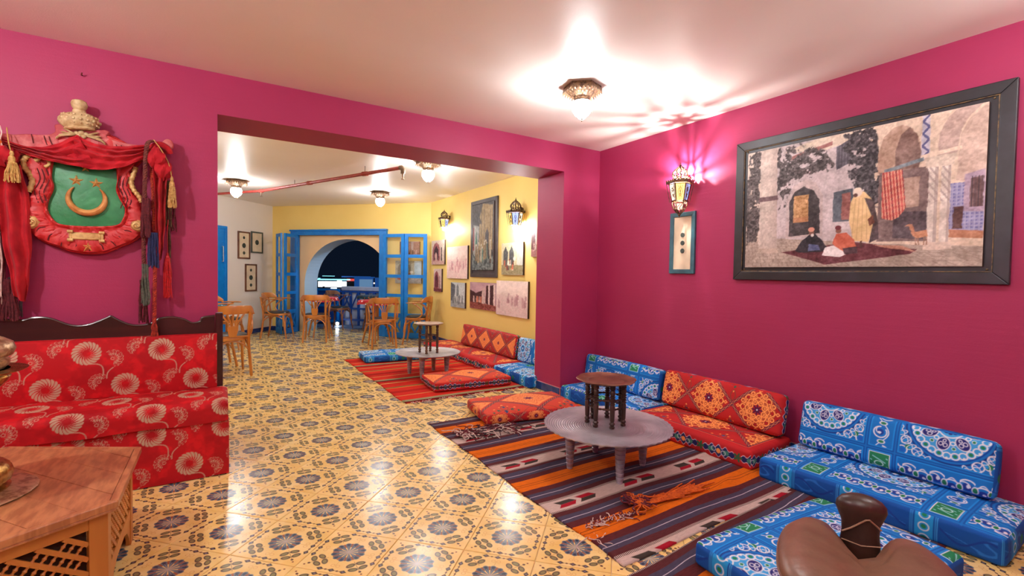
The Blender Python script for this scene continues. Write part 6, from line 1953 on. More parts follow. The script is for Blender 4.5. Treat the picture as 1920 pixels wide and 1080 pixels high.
wall_lantern(3.165, 7.20, 2.095, (1, 0, 0.10), 'smaller lantern with bluish glass on the yellow wall, left of the tall picture', 0.92, down=300, mt=M_LDRK, bowl=False, rz=0.3)
wall_lantern(3.160, 4.99, 1.975, (1, 0, 0.10), 'lantern with yellow glass on the yellow wall, right of the tall picture', 1.08, down=300, mt=M_LDRK, bowl=False, rz=0.45)

for (x_, y_, n_, l_) in ((3.204, -0.55, (1, 0, 0.11), 'hexagonal wall lantern added as fill on the right wall beside the camera, out of view'), (-2.48, 1.3, (-1, 0, 0.11), 'hexagonal wall lantern added as fill on the left wall, out of view'), (0.6, -1.88, (0, -1, 0.11), 'hexagonal wall lantern added as fill on the wall behind the camera, out of view')):
    wall_lantern(x_, y_, 1.968, n_, l_, 0.98, up=48)  # unseen lanterns added to brighten the ceiling and walls
# red sprinkler pipe across the far ceiling
M_PIPE = pm('red_oxide_pipe', (168, 62, 52), (140, 46, 40), rough=0.5, nscale=30)
M_VALV = pm('rusty_valve', (150, 120, 92), (104, 84, 66), rough=0.5, metal=0.5)
def pz(x, y, z): return (x, y, z)
pp = empty('sprinkler_pipe', (1.2, 7.0, CEIL), 0, 'thin red pipe running under the far ceiling', 'pipe')
def PL(p): return (p[0] - 1.2, p[1] - 7.0, p[2] - CEIL)
A_, B_, C_ = PIPE_A, PIPE_B, PIPE_C
MB().tube([PL(A_), PL(B_)], 0.019, 10).build('pipe_run', M_PIPE, pp)
MB().tube([PL(B_), PL(C_)], 0.021, 10).build('pipe_run', M_PIPE, pp)
for f in (0.0, 0.42, 0.80):
    q = Vector(B_).lerp(Vector(C_), f)
    MB().tube([PL((q.x - 0.02, q.y + 0.03, q.z)), PL((q.x + 0.02, q.y - 0.03, q.z))], 0.028, 10).build('coupling', M_PIPE, pp)
q = Vector(B_).lerp(Vector(C_), 0.80)
MB().tube([PL((q.x, q.y, q.z)), PL((q.x, q.y, CEIL - 0.002))], 0.003, 6).build('hanger_rod', M_LDRK, pp)
q = Vector(B_).lerp(Vector(C_), 0.3)
MB().tube([PL((q.x, q.y, q.z)), PL((q.x, q.y, CEIL - 0.002))], 0.003, 6).build('hanger_rod', M_LDRK, pp)
dC = (Vector(C_) - Vector(B_)).normalized()
MB().tube(smooth_path([PL(C_), PL(tuple(Vector(C_) + dC * 0.03)), PL(tuple(Vector(C_) + dC * 0.05 - Vector((0, 0, 0.03)))), PL(tuple(Vector(C_) + dC * 0.05 - Vector((0, 0, 0.07))))], 4), 0.026, 10).build('elbow', M_VALV, pp)
for P_ in (Vector(C_) + dC * 0.05 - Vector((0, 0, 0.06)), Vector(B_) - Vector((0, 0, 0.01))):
    MB().lathe([(0.0, -0.075), (0.020, -0.072), (0.020, -0.068), (0.006, -0.062), (0.010, -0.03), (0.014, -0.01), (0.014, 0.0)], 10, T(*PL(tuple(P_))), cap=False).build('sprinkler_head', M_VALV, pp)

# ================================================================== PICTURES
M_PRINT = vmat('printed_canvas', rough=0.55, weave=1400, strength=0.12, spec=0.35)
M_BFR = pm('black_distressed_frame', (24, 23, 29), (42, 41, 50), rough=0.42, nscale=8, stretch=(1, 1, 1), contrast=(0.45, 0.75), bump=(26, 0.2, 0.002), spec=0.6)
M_BEDGE = pm('worn_gold_line', (128, 100, 60), (54, 46, 44), rough=0.5, nscale=40)
M_CEDGE = pm('canvas_edge', (70, 46, 40), (54, 34, 32), rough=0.7)
def canvas(name, w_, h_, paint, res, parent=None, th=0.0):
    nx = max(4, int(w_ / res)); ny = max(4, int(h_ / res))
    A, B = np.meshgrid(np.linspace(0, 1, nx), np.linspace(0, 1, ny)); A = A.ravel(); B = B.ravel()
    rgb = paint(A, B)
    pos = np.stack([(A - 0.5) * w_, (B - 0.5) * h_, np.full(A.shape, th)], 1)
    me = grid_mesh(name, [(pos, nx, ny, rgb, False)], M_PRINT)
    return link(bpy.data.objects.new(name, me), parent)
def paint_courtyard(u, v):
    c = Cv(u, v, (206, 190, 176), 0.004)
    W_ = 1.53
    x = u * W_; y = v
    def P(pts): return [(a * W_, b) for a, b in pts]
    c.x, c.y = x, y
    nz = fbm(x * 9, y * 9, 1); n2 = fbm(x * 34, y * 34, 5); n3 = fbm(x * 80, y * 80, 8)
    c.rgb = np.array([214., 198, 184]) - (0.5 - nz)[:, None] * np.array([-30, -40, -44]) * 1.2
    def fill(pts, col, k=1.0, wob=0.014, tex=44):
        d = poly_sd(x + (n2 - 0.5) * wob, y + (nz - 0.5) * wob, P(pts))
        m = np.clip(0.5 - d / 0.004, 0, 1) * k
        cc = np.array(col, float)[None] + ((n2 - 0.5) * tex + (n3 - 0.5) * tex + (nz - 0.5) * 60)[:, None]
        c.rgb += m[:, None] * (cc - c.rgb)
    # paving
    fill([(0, 0), (1, 0), (1, 0.12), (0.70, 0.19), (0.26, 0.25), (0, 0.22)], (176, 160, 148))
    m = poly_sd(x, y, P([(0, 0), (1, 0), (1, 0.12), (0.70, 0.19), (0.26, 0.25), (0, 0.22)])) < 0
    per = 0.05 + 0.10 * (0.25 - y)
    row = np.floor(np.log(np.maximum(0.29 - y, 0.01)) * 8)
    jx = wrapd(x / per + row * 0.5 + 0.3 * (n2 - 0.5), 1.0)
    jy = wrapd(np.log(np.maximum(0.29 - y, 0.01)) * 8, 1.0)
    joint = np.minimum(np.abs(np.abs(jx) - 0.5), np.abs(np.abs(jy) - 0.0))
    c.put(np.where(m, np.clip(1 - joint / 0.10, 0, 1) * 0.55, 0), (118, 100, 92))
    fill([(0.0, 0.22), (0.07, 0.22), (0.07, 0.45), (0.0, 0.5)], (84, 74, 72), 0.9, 0.06, 60)
    # left wall (shaded lilac) and the tiled roof line
    fill([(0.17, 0.24), (0.62, 0.17), (0.62, 1.0), (0.17, 1.0)], (196, 184, 186))
    fill([(0.20, 0.94), (0.36, 1.0), (0.62, 1.0), (0.5, 0.93), (0.40, 0.90)], (214, 200, 182))
    fill([(0.24, 0.90), (0.44, 0.96), (0.44, 0.93), (0.24, 0.87)], (150, 100, 96), 1, 0.01)
    # foliage on the left
    def leaves(pts, k=1.0, thr=0.42, col=(74, 66, 66)):
        d = poly_sd(x + (nz - 0.5) * 0.16, y + (n2 - 0.5) * 0.14, P(pts))
        m = np.clip(0.5 - d / 0.01, 0, 1) * np.clip((fbm(x * 26, y * 26, 12) - thr) * 14, 0, 1) * k
        cc = np.array(col, float)[None] + ((n3 - 0.5) * 130 + (n2 - 0.4) * 70)[:, None]
        c.rgb += m[:, None] * (cc - c.rgb)
    leaves([(0.0, 0.2), (0.075, 0.3), (0.08, 1.0), (0.0, 1.0)], 0.95, 0.30)
    leaves([(0.16, 1.0), (0.26, 0.98), (0.43, 0.90), (0.42, 0.76), (0.33, 0.72), (0.27, 0.66), (0.22, 0.5), (0.18, 0.46)], 1.0, 0.36)
    # left column
    fill([(0.076, 0.13), (0.18, 0.13), (0.166, 1.0), (0.076, 1.0)], (206, 192, 182))
    sh = np.clip((x - 0.13 * W_) / (0.04 * W_), 0, 1) * (poly_sd(x, y, P([(0.076, 0.13), (0.18, 0.13), (0.166, 1.0), (0.076, 1.0)])) < 0)
    c.put(sh * 0.35, (150, 128, 124))
    fill([(0.070, 0.56), (0.178, 0.56), (0.176, 0.60), (0.072, 0.60)], (120, 96, 100), 1, 0.01)
    fill([(0.07, 0.12), (0.19, 0.12), (0.18, 0.16), (0.08, 0.16)], (190, 172, 158))
    # archway with a garden behind
    fill([(0.225, 0.24), (0.225, 0.55), (0.26, 0.66), (0.315, 0.70), (0.37, 0.66), (0.405, 0.55), (0.405, 0.24)], (190, 174, 172))
    fill([(0.242, 0.25), (0.24, 0.53), (0.265, 0.61), (0.311, 0.645), (0.36, 0.60), (0.388, 0.52), (0.394, 0.26)], (66, 58, 60))
    fill([(0.262, 0.36), (0.262, 0.575), (0.335, 0.575), (0.338, 0.36)], (196, 152, 104), 1, 0.01, 90)
    fill([(0.262, 0.36), (0.262, 0.40), (0.338, 0.40), (0.338, 0.36)], (186, 132, 92))
    # windows
    fill([(0.46, 0.73), (0.525, 0.775), (0.523, 0.95), (0.458, 0.91)], (92, 88, 98))
    for k in range(4): c.line(np.where(poly_sd(x, y, P([(0.46, 0.73), (0.525, 0.775), (0.523, 0.95), (0.458, 0.91)])) < -0.005, x - (0.470 + k * 0.013) * W_, 1), 0.0016, (60, 54, 62))
    fill([(0.452, 0.345), (0.54, 0.34), (0.537, 0.58), (0.452, 0.562)], (86, 94, 104))
    fill([(0.490, 0.355), (0.53, 0.352), (0.528, 0.55), (0.490, 0.545)], (150, 96, 90))
    # white right block with two horseshoe arches
    fill([(0.60, 0.17), (1, 0.12), (1, 1), (0.60, 1)], (216, 196, 176))
    leaves([(0.505, 1.0), (0.625, 1.0), (0.625, 0.74), (0.665, 0.66), (0.65, 0.40), (0.60, 0.45), (0.575, 0.52), (0.51, 0.68), (0.53, 0.8)], 1.0, 0.30, (62, 58, 62))
    arch1 = [(0.634, 0.66), (0.633, 0.80), (0.655, 0.91), (0.69, 0.965), (0.725, 0.97), (0.76, 0.93), (0.785, 0.85), (0.793, 0.725), (0.78, 0.66)]
    fill(arch1, (180, 150, 132)); fill([(0.698, 0.66), (0.70, 0.80), (0.72, 0.90), (0.75, 0.945), (0.775, 0.88), (0.792, 0.76), (0.785, 0.66)], (128, 102, 94))
    fill([(0.64, 0.18), (0.64, 0.66), (0.82, 0.66), (0.83, 0.17)], (124, 104, 102))
    fill([(0.73, 0.40), (0.79, 0.40), (0.79, 0.60), (0.73, 0.60)], (176, 150, 136))
    fill([(0.70, 0.20), (0.83, 0.18), (0.83, 0.36), (0.70, 0.38)], (84, 72, 78))
    fill([(0.846, 0.72), (0.853, 0.87), (0.88, 0.96), (0.905, 1.0), (0.985, 1.0), (0.95, 0.95), (0.92, 0.86), (0.91, 0.72)], (184, 160, 150))
    fill([(0.91, 0.55), (0.92, 0.84), (0.95, 0.93), (1.0, 1.0), (1.0, 0.5)], (196, 172, 158))
    # blue tiles
    fill([(0.885, 0.21), (0.885, 0.53), (1.0, 0.53), (1.0, 0.19)], (138, 136, 176))
    tl = np.maximum(np.abs(wrapd(x, 0.022)), np.abs(wrapd(y, 0.022)))
    mt_ = poly_sd(x, y, P([(0.885, 0.21), (0.885, 0.53), (1.0, 0.53), (1.0, 0.19)])) < 0
    c.put(np.where(mt_ & (tl > 0.009), 0.5, 0), (190, 190, 210)); c.put(np.where(mt_ & (np.hypot(wrapd(x, 0.022), wrapd(y, 0.022)) < 0.004), 0.6, 0), (80, 84, 150))
    fill([(0.936, 0.345), (1.0, 0.335), (1.0, 0.60), (0.936, 0.58)], (170, 150, 168)); fill([(0.955, 0.37), (0.995, 0.37), (0.995, 0.56), (0.955, 0.55)], (104, 78, 78))
    for k in range(4): c.line(np.where((y > 0.37) & (y < 0.56), x - (0.96 + 0.01 * k) * W_, 1), 0.0013, (60, 50, 60))
    fill([(0.79, 0.71), (0.82, 0.71), (0.818, 1.0), (0.793, 1.0)], (190, 186, 200))
    zz = np.abs(wrapd(y, 0.08)) / 0.04
    c.put(np.where((np.abs(x - 0.806 * W_) < 0.018) & (y > 0.72) & (np.abs((x - 0.806 * W_) / 0.018 - (zz * 2 - 1)) < 0.5), 0.85, 0), (72, 74, 120))
    fill([(0.885, 0.19), (1.0, 0.17), (1.0, 0.22), (0.885, 0.24)], (176, 120, 92))
    fill([(0.905, 0.24), (0.935, 0.24), (0.935, 0.38), (0.905, 0.38)], (96, 66, 64))
    # twin columns
    for (xa, xb) in ((0.820, 0.852), (0.862, 0.893)):
        fill([(xa, 0.15), (xb, 0.15), (xb, 0.66), (xa, 0.66)], (218, 206, 196))
        tw = np.abs(wrapd(y + (x - xa * W_) * 1.6, 0.055)) < 0.010
        c.put(np.where(tw & (x > xa * W_) & (x < xb * W_) & (y > 0.42) & (y < 0.66), 0.6, 0), (150, 132, 130))
        c.put(np.where((x > (xb - 0.010) * W_) & (x < xb * W_) & (y > 0.15) & (y < 0.66), 0.5, 0), (150, 130, 126))
        fill([(xa - 0.008, 0.65), (xb + 0.008, 0.65), (xb + 0.018, 0.72), (xa - 0.018, 0.72)], (206, 190, 174), 1, 0.012, 50)
        fill([(xa - 0.012, 0.11), (xb + 0.012, 0.11), (xb + 0.006, 0.16), (xa - 0.006, 0.16)], (216, 196, 182))
    fill([(0.79, 0.715), (0.925, 0.74), (0.925, 0.765), (0.79, 0.74)], (224, 204, 184))
    # beam and hanging striped cloth
    fill([(0.66, 0.655), (0.80, 0.70), (0.80, 0.725), (0.66, 0.68)], (120, 132, 140))
    fill([(0.652, 0.66), (0.728, 0.665), (0.744, 0.40), (0.72, 0.34), (0.694, 0.32), (0.655, 0.34)], (188, 84, 78), 1, 0.01, 40)
    st_ = np.abs(wrapd(x + 0.10 * y, 0.018)) < 0.0035
    mc = poly_sd(x, y, P([(0.652, 0.66), (0.728, 0.665), (0.744, 0.40), (0.72, 0.34), (0.694, 0.32), (0.655, 0.34)])) < 0
    c.put(np.where(mc & st_, 0.7, 0), (226, 180, 150)); c.put(np.where(mc & (np.abs(wrapd(x + 0.1 * y + 0.009, 0.036)) < 0.003), 0.7, 0), (110, 44, 56))
    # carpet on the ground
    fill([(0.205, 0.125), (0.544, 0.185), (0.79, 0.115), (0.766, 0.084), (0.422, 0.018)], (96, 44, 52), 1, 0.01, 50)
    fill([(0.62, 0.16), (0.74, 0.14), (0.79, 0.10), (0.70, 0.12)], (190, 140, 120), 1, 0.02, 60)
    # standing man in a pale yellow cloak
    fill([(0.552, 0.56), (0.585, 0.545), (0.622, 0.47), (0.642, 0.30), (0.605, 0.18), (0.545, 0.19), (0.524, 0.34), (0.528, 0.47)], (224, 192, 140), 1, 0.008, 24)
    for k in range(5):
        c.line(np.where((y < 0.50) & (y > 0.2), x - (0.545 + 0.017 * k) * W_ - 0.03 * (0.4 - y) * (k - 2), 1), 0.003, (186, 150, 108), 0.6)
    fill([(0.585, 0.50), (0.622, 0.48), (0.642, 0.32), (0.648, 0.20), (0.61, 0.17), (0.625, 0.33)], (64, 50, 56), 0.9, 0.006)
    fill([(0.600, 0.34), (0.622, 0.37), (0.628, 0.31), (0.61, 0.29)], (120, 72, 56))
    c.sd(np.hypot(x - 0.556 * W_, (y - 0.545) * 0.9) - 0.030, (232, 216, 200)); c.sd(np.hypot((x - 0.556 * W_), (y - 0.565) * 1.6) - 0.024, (238, 222, 204))
    c.sd(np.hypot(x - 0.548 * W_, y - 0.525) - 0.014, (92, 58, 50))
    fill([(0.575, 0.19), (0.583, 0.19), (0.583, 0.14), (0.573, 0.14)], (80, 50, 44))
    # seated men
    fill([(0.344, 0.25), (0.372, 0.26), (0.41, 0.20), (0.435, 0.14), (0.40, 0.115), (0.30, 0.115), (0.275, 0.13), (0.31, 0.21)], (48, 42, 50), 1, 0.01)
    fill([(0.345, 0.18), (0.39, 0.17), (0.40, 0.13), (0.34, 0.125)], (104, 112, 150), 1, 0.008)
    c.sd(np.hypot(x - 0.356 * W_, y - 0.270) - 0.020, (122, 84, 72)); c.sd(np.hypot(x - 0.354 * W_, (y - 0.295) * 1.3) - 0.024, (214, 150, 130)); c.sd(np.hypot(x - 0.360 * W_, y - 0.250) - 0.012, (220, 214, 208))
    fill([(0.470, 0.25), (0.515, 0.255), (0.548, 0.20), (0.562, 0.13), (0.49, 0.115), (0.455, 0.18)], (200, 104, 80), 1, 0.008, 30)
    fill([(0.42, 0.15), (0.46, 0.165), (0.52, 0.10), (0.49, 0.075), (0.41, 0.09)], (230, 222, 222), 1, 0.01)
    fill([(0.50, 0.14), (0.56, 0.15), (0.565, 0.10), (0.51, 0.095)], (70, 46, 54), 1, 0.01)
    c.sd(np.hypot(x - 0.480 * W_, y - 0.272) - 0.019, (130, 86, 70)); c.sd(np.hypot(x - 0.478 * W_, (y - 0.295) * 1.2) - 0.021, (110, 44, 52))
    # gazelle
    fill([(0.765, 0.235), (0.79, 0.235), (0.822, 0.245), (0.825, 0.20), (0.79, 0.19), (0.775, 0.205)], (186, 128, 96), 1, 0.006)
    fill([(0.757, 0.285), (0.772, 0.285), (0.785, 0.225), (0.772, 0.22)], (176, 120, 92)); fill([(0.745, 0.275), (0.762, 0.29), (0.768, 0.275)], (176, 120, 92))
    for a in (0.783, 0.792, 0.812, 0.820): fill([(a, 0.20), (a + 0.004, 0.20), (a + 0.004, 0.145), (a, 0.145)], (150, 110, 90))
    c.rgb = np.clip(c.rgb * 0.97 + (n3 - 0.5)[:, None] * 10, 0, 255)
    return c.rgb
def on_right(y, z, depth, X0): return frame((X0 - depth, y, z), (0, -1, 0), (0, 0, 1), (-1, 0, 0))
def on_far(s_, z, depth): 
    o = Mfar @ Vector((s_, -depth, z)); return frame(o, (FD.x, FD.y, 0), (0, 0, 1), (-FN.x, -FN.y, 0))
def on_left(s_, z, depth):
    o = Mlw @ Vector((s_, -depth, z)); return frame(o, (LD.x, LD.y, 0), (0, 0, 1), (-LN.x, -LN.y, 0))
def root_at(name, M, label, cat, group=None):
    e = empty(name, (0, 0, 0), 0, label, cat, group); e.matrix_world = M; return e
# the large courtyard print
p0 = root_at('framed_picture', on_right(1.389, 1.695, 0.0, XR), 'large courtyard print in a wide black frame on the right wall', 'picture')
def frame_bars(parent, w_, h_, bw, d0, d1, mat, name='frame_bar', bev=0.004):
    hw, hh = w_ / 2, h_ / 2
    for pts in ([(-hw, -hh), (hw, -hh), (hw - bw, -hh + bw), (-hw + bw, -hh + bw)], [(hw, -hh), (hw, hh), (hw - bw, hh - bw), (hw - bw, -hh + bw)],
                [(hw, hh), (-hw, hh), (-hw + bw, hh - bw), (hw - bw, hh - bw)], [(-hw, hh), (-hw, -hh), (-hw + bw, -hh + bw), (-hw + bw, hh - bw)]):
        MB().prism(pts, d0, d1).build(name, mat, parent, smooth=False, bevel=bev)
MB().box(-0.70, 0.70, -0.47, 0.47, 0.002, 0.018).build('backing_board', M_BFR, p0, smooth=False)
frame_bars(p0, 1.462, 1.012, 0.062, 0.002, 0.030, M_BFR)
frame_bars(p0, 1.338, 0.888, 0.005, 0.018, 0.0275, M_BEDGE, 'worn_bead', 0.001)
MB().box(-0.633, 0.633, -0.414, 0.414, 0.018, 0.036).build('canvas_block', M_CEDGE, p0, smooth=False, bevel=0.001)
cv = canvas('painted_canvas', 1.266, 0.828, paint_courtyard, 0.0036, p0, 0.0368)
mb = MB()
for sx in (-1, 1):
    for sy in (-1, 1): mb.sphere((sx * 0.648, sy * 0.430, 0.020), 0.006, 8, 5)
o = mb.build('corner_tack', M_BEDGE, p0); o['kind'] = 'stuff'

def coin_frame(M, w_, h_, bw, fmat, coins, label, cat='picture', group=None, cream=(226, 206, 176), r0=0.02, inner=False):
    t = root_at('framed_coins', M, label, cat, group)
    frame_bars(t, w_, h_, bw, 0.001, 0.022, fmat, bev=0.002)
    MB().box(-w_ / 2 + bw * 0.7, w_ / 2 - bw * 0.7, -h_ / 2 + bw * 0.7, h_ / 2 - bw * 0.7, 0.002, 0.010).build('mount', pm('parchment', cream, tuple(v * 0.93 for v in cream), rough=0.7, nscale=9), t, smooth=False)
    cm = pm('verdigris_metal', (74, 84, 78), (50, 58, 56), rough=0.5, metal=0.3, nscale=70, contrast=(0.42, 0.6), bump=(120, 0.6, 0.003))
    for (cx_, cy_, r_) in coins:
        MB().lathe([(0, 0.010), (r_, 0.010), (r_ * 1.02, 0.0125), (r_ * 0.9, 0.015), (r_ * 0.82, 0.0135), (0, 0.0145)], 20, T(cx_, cy_, 0), cap=False).build('medallion', cm, t)
    return t
M_TEAL = pm('teal_frame', (58, 104, 118), (46, 84, 98), rough=0.5, nscale=14, bump=(40, 0.2, 0.002))
M_BRF = pm('brown_wood_frame', (120, 76, 56), (88, 52, 38), rough=0.5, nscale=10, bump=(40, 0.2, 0.002))
M_GRF = pm('grey_green_frame', (86, 92, 84), (64, 70, 66), rough=0.5, nscale=10, bump=(40, 0.2, 0.002))
coin_frame(on_right(2.598, 1.488, 0.0, XR), 0.250, 0.515, 0.036, M_TEAL, [(0.0, 0.067, 0.020), (0.0, 0.0, 0.020), (0.0, -0.066, 0.020)], 'narrow teal frame with three small medallions below the pink wall lantern', group='frames holding medallions')
sL = lambda x, y: (Vector((x, y)) - FA).dot(-LD)
coin_frame(on_left(sL(0.392, 9.96), 1.655, 0.0), 0.300, 0.50, 0.026, M_BRF, [(0, 0.138, 0.026), (0, -0.006, 0.045), (0, -0.142, 0.030)], 'brown frame with three medallions on the white wall, upper left', group='frames holding medallions')
coin_frame(on_left(sL(0.618, 10.207), 1.728, 0.0), 0.310, 0.405, 0.026, M_GRF, [(0, 0.0, 0.048)], 'grey-green frame with one medallion on the white wall', group='frames holding medallions')
coin_frame(on_left(sL(0.512, 10.09), 1.058, 0.0), 0.295, 0.51, 0.026, M_BRF, [(0, 0.14, 0.026), (0, 0.0, 0.045), (0, -0.14, 0.030)], 'brown frame with three medallions on the white wall, lowest one', group='frames holding medallions')
# white wall: blue shutter door edge beside the pink wall
M_BLUE = pm('bright_blue_paint', (4, 126, 212), (2, 112, 200), rough=0.38, nscale=9, bump=(30, 0.15, 0.002), spec=0.5)
dd = root_at('blue_door', on_left(sL(0.076, 9.614) + 0.36, 0.98, 0.0), 'blue wooden door on the white wall, cut off by the pink wall', 'door')
MB().box(-0.36, 0.36, -0.97, 0.945, 0.002, 0.040).build('door_board', M_BLUE, dd, smooth=False, bevel=0.004)
frame_bars(dd, 0.78, 1.95, 0.05, 0.002, 0.055, M_BLUE, 'casing_bar')
MB().tube([(0.28, 0.36, 0.045), (0.28, 0.36, 0.07), (0.28, 0.62, 0.07), (0.28, 0.62, 0.045)], 0.009, 8).build('handle', M_PEW2, dd)
mb = MB()
for k in range(6): mb.sphere((0.30, -0.5 + 0.24 * k, 0.042), 0.010, 8, 5)
o = mb.build('stud', M_BLUE, dd); o['kind'] = 'stuff'

# small prints
def scene_paint(seed, pal, sky, kind):
    rs = np.random.RandomState(seed)
    def f(u, v):
        x, y = u, v
        c = Cv(x, y, pal[0], 0.012)
        n1 = fbm(x * 5 + seed, y * 5, seed); n2 = fbm(x * 16, y * 16, seed + 3); n3 = fbm(x * 40, y * 40, seed + 6)
        c.rgb = np.array(sky, float)[None] + (n1 - 0.5)[:, None] * 60
        def fill(pts, col, k=1.0, wob=0.03, tex=40):
            d = poly_sd(x + (n2 - 0.5) * wob, y + (n3 - 0.5) * wob, pts)
            m = np.clip(0.5 - d / 0.012, 0, 1) * k
            c.rgb += m[:, None] * (np.array(col, float)[None] + ((n2 - 0.5) * tex + (n3 - 0.5) * tex)[:, None] - c.rgb)
        gy = 0.22
        if kind == 'faded':
            fill([(0, 0), (1, 0), (1, 0.5), (0.6, 0.62), (0.4, 0.5), (0, 0.62)], pal[0], 0.7, 0.2)
            for k in range(16):
                a = rs.rand() * 0.9 + 0.05; b = 0.18 + rs.rand() * 0.25; h_ = 0.16 + rs.rand() * 0.12
                fill([(a - 0.03, b), (a + 0.03, b), (a + 0.025, b + h_), (a - 0.02, b + h_)], pal[1 + k % 2], 0.55, 0.08)
            leaves = np.clip((n3 - 0.55) * 8, 0, 1) * (y < 0.6)
            c.put(leaves * 0.5, pal[1])
        elif kind == 'arch':
            fill([(0, 0), (1, 0), (1, 1), (0, 1)], pal[0], 0.9)
            fill([(0.08, 0.15), (0.08, 0.62), (0.2, 0.84), (0.38, 0.92), (0.56, 0.82), (0.66, 0.62), (0.66, 0.15)], pal[1])
            fill([(0.2, 0.2), (0.2, 0.6), (0.38, 0.78), (0.54, 0.6), (0.54, 0.2)], pal[2])
            fill([(0.30, 0.14), (0.25, 0.4), (0.34, 0.52), (0.44, 0.42), (0.46, 0.14)], pal[3])
            c.sd(np.hypot(x - 0.36, y - 0.56) - 0.05, pal[2])
            fill([(0.74, 0.15), (0.74, 0.7), (0.80, 0.7), (0.82, 0.15)], pal[2])
            fill([(0, 0), (1, 0), (1, 0.14), (0, 0.16)], pal[3])
        elif kind == 'crowd':
            fill([(0, 0.2), (0.3, 0.2), (0.32, 0.9), (0, 1)], pal[1]); fill([(0.68, 0.2), (1, 0.2), (1, 1), (0.7, 0.95)], pal[2])
            fill([(0.42, 0.45), (0.58, 0.45), (0.57, 0.85), (0.5, 0.95), (0.43, 0.85)], pal[3])
            fill([(0, 0), (1, 0), (1, 0.22), (0, 0.25)], pal[0])
            for k in range(15):
                a = 0.15 + rs.rand() * 0.7; b = 0.12 + rs.rand() * 0.12; h_ = 0.18 + rs.rand() * 0.1; col = pal[rs.randint(1, len(pal))]
                fill([(a - 0.04, b), (a + 0.04, b), (a + 0.025, b + h_), (a - 0.025, b + h_)], col, 0.95, 0.03)
                c.sd(np.hypot(x - a, (y - b - h_ - 0.02) * 1.1) - 0.022, pal[(k + 1) % len(pal)])
        elif kind == 'dark':
            fill([(0, 0.2), (0.5, 0.2), (0.48, 0.7), (0.25, 0.6), (0, 0.72)], pal[1])
            fill([(0.48, 0.2), (0.48, 0.75), (0.58, 0.85), (0.62, 0.2)], pal[2]); fill([(0.62, 0.25), (0.64, 0.9), (0.72, 0.9), (0.72, 0.2)], pal[1]); fill([(0.72, 0.15), (0.72, 0.95), (0.76, 0.95), (0.77, 0.2)], pal[3])
            fill([(0.78, 0.15), (0.78, 0.9), (0.90, 0.92), (0.9, 0.15)], pal[1]); fill([(0.90, 0.2), (0.90, 0.95), (0.96, 0.95), (0.96, 0.2)], pal[3])
            for k in range(8):
                a = 0.08 + rs.rand() * 0.4; fill([(a - 0.03, 0.25), (a + 0.03, 0.25), (a + 0.02, 0.48), (a - 0.02, 0.48)], (200, 120, 96) if k % 2 else pal[2], 0.9, 0.03)
            fill([(0, 0), (1, 0), (1, 0.2), (0, 0.25)], pal[0], 1, 0.05, 80)
        elif kind == 'group':
            fill([(0, 0.3), (0.62, 0.3), (0.62, 1), (0, 1)], pal[0])
            for a in (0.2, 0.48):
                fill([(a - 0.11, 0.3), (a - 0.11, 0.72), (a, 0.9), (a + 0.11, 0.72), (a + 0.11, 0.3)], pal[1])
            fill([(0.62, 0.3), (0.62, 1), (0.72, 1), (0.74, 0.3)], pal[0]); fill([(0.0, 0.0), (1, 0.0), (1, 0.3), (0, 0.32)], pal[3])
            for k in range(14):
                a = 0.12 + rs.rand() * 0.45; b = 0.14 + rs.rand() * 0.2
                col = [(206, 110, 80), (236, 226, 206), (120, 60, 50), (90, 90, 86)][k % 4]
                fill([(a - 0.04, b), (a + 0.04, b), (a + 0.03, b + 0.16), (a - 0.03, b + 0.16)], col, 0.95, 0.04)
            c.sd(np.hypot(x - 0.62, y - 0.5) - 0.06, (226, 220, 206))
        else:   # tall nave
            fill([(0, 0), (1, 0), (1, 1), (0, 1)], pal[0])
            fill([(0.35, 0.3), (0.95, 0.3), (0.95, 0.95), (0.5, 1.0), (0.35, 0.8)], pal[1])
            fill([(0.62, 0.3), (0.62, 0.55), (0.70, 0.62), (0.78, 0.55), (0.78, 0.3)], pal[0])
            for a in (0.42, 0.56, 0.84, 0.94): fill([(a, 0.3), (a + 0.025, 0.3), (a + 0.025, 0.9), (a, 0.9)], pal[2], 0.6)
            fill([(0.0, 0.78), (0.3, 0.86), (0.45, 0.7), (0.05, 0.7)], pal[2], 0.9)
            fill([(0.05, 0.2), (0.30, 0.2), (0.34, 0.66), (0.05, 0.70)], (150, 150, 146)); fill([(0.05, 0.3), (0.10, 0.3), (0.10, 0.66), (0.05, 0.66)], (130, 44, 50)); fill([(0.16, 0.42), (0.21, 0.62), (0.26, 0.42), (0.21, 0.36)], (60, 110, 100))
            fill([(0, 0), (1, 0), (1, 0.2), (0, 0.24)], (96, 104, 104), 1, 0.1, 120)
            for k in range(12):
                a = 0.2 + rs.rand() * 0.7; b = 0.10 + rs.rand() * 0.08; h_ = 0.2 + rs.rand() * 0.06
                col = [(128, 108, 84), (150, 130, 100), (96, 130, 120), (170, 160, 140), (80, 64, 54)][k % 5]
                fill([(a - 0.045, b), (a + 0.045, b), (a + 0.03, b + h_), (a - 0.03, b + h_)], col, 0.9, 0.04)
                c.sd(np.hypot(x - a, (y - b - h_ - 0.012) * 1.9) - 0.03, (190, 180, 160))
        c.rgb = np.clip(c.rgb + (n3 - 0.5)[:, None] * 26, 0, 255)
        return c.rgb
    return f
def print_on(M, w_, h_, paint, label, group='unframed canvas prints', res=0.007, th=0.028):
    t = root_at('canvas_print', M, label, 'picture', group)
    MB().box(-w_ / 2, w_ / 2, -h_ / 2, h_ / 2, 0.001, th).build('canvas_block', M_CEDGE, t, smooth=False, bevel=0.001)
    canvas('printed_face', w_, h_, paint, res, t, th + 0.0008)
    return t
FR = lambda y, z: on_right(y, z, 0.0, XR2)
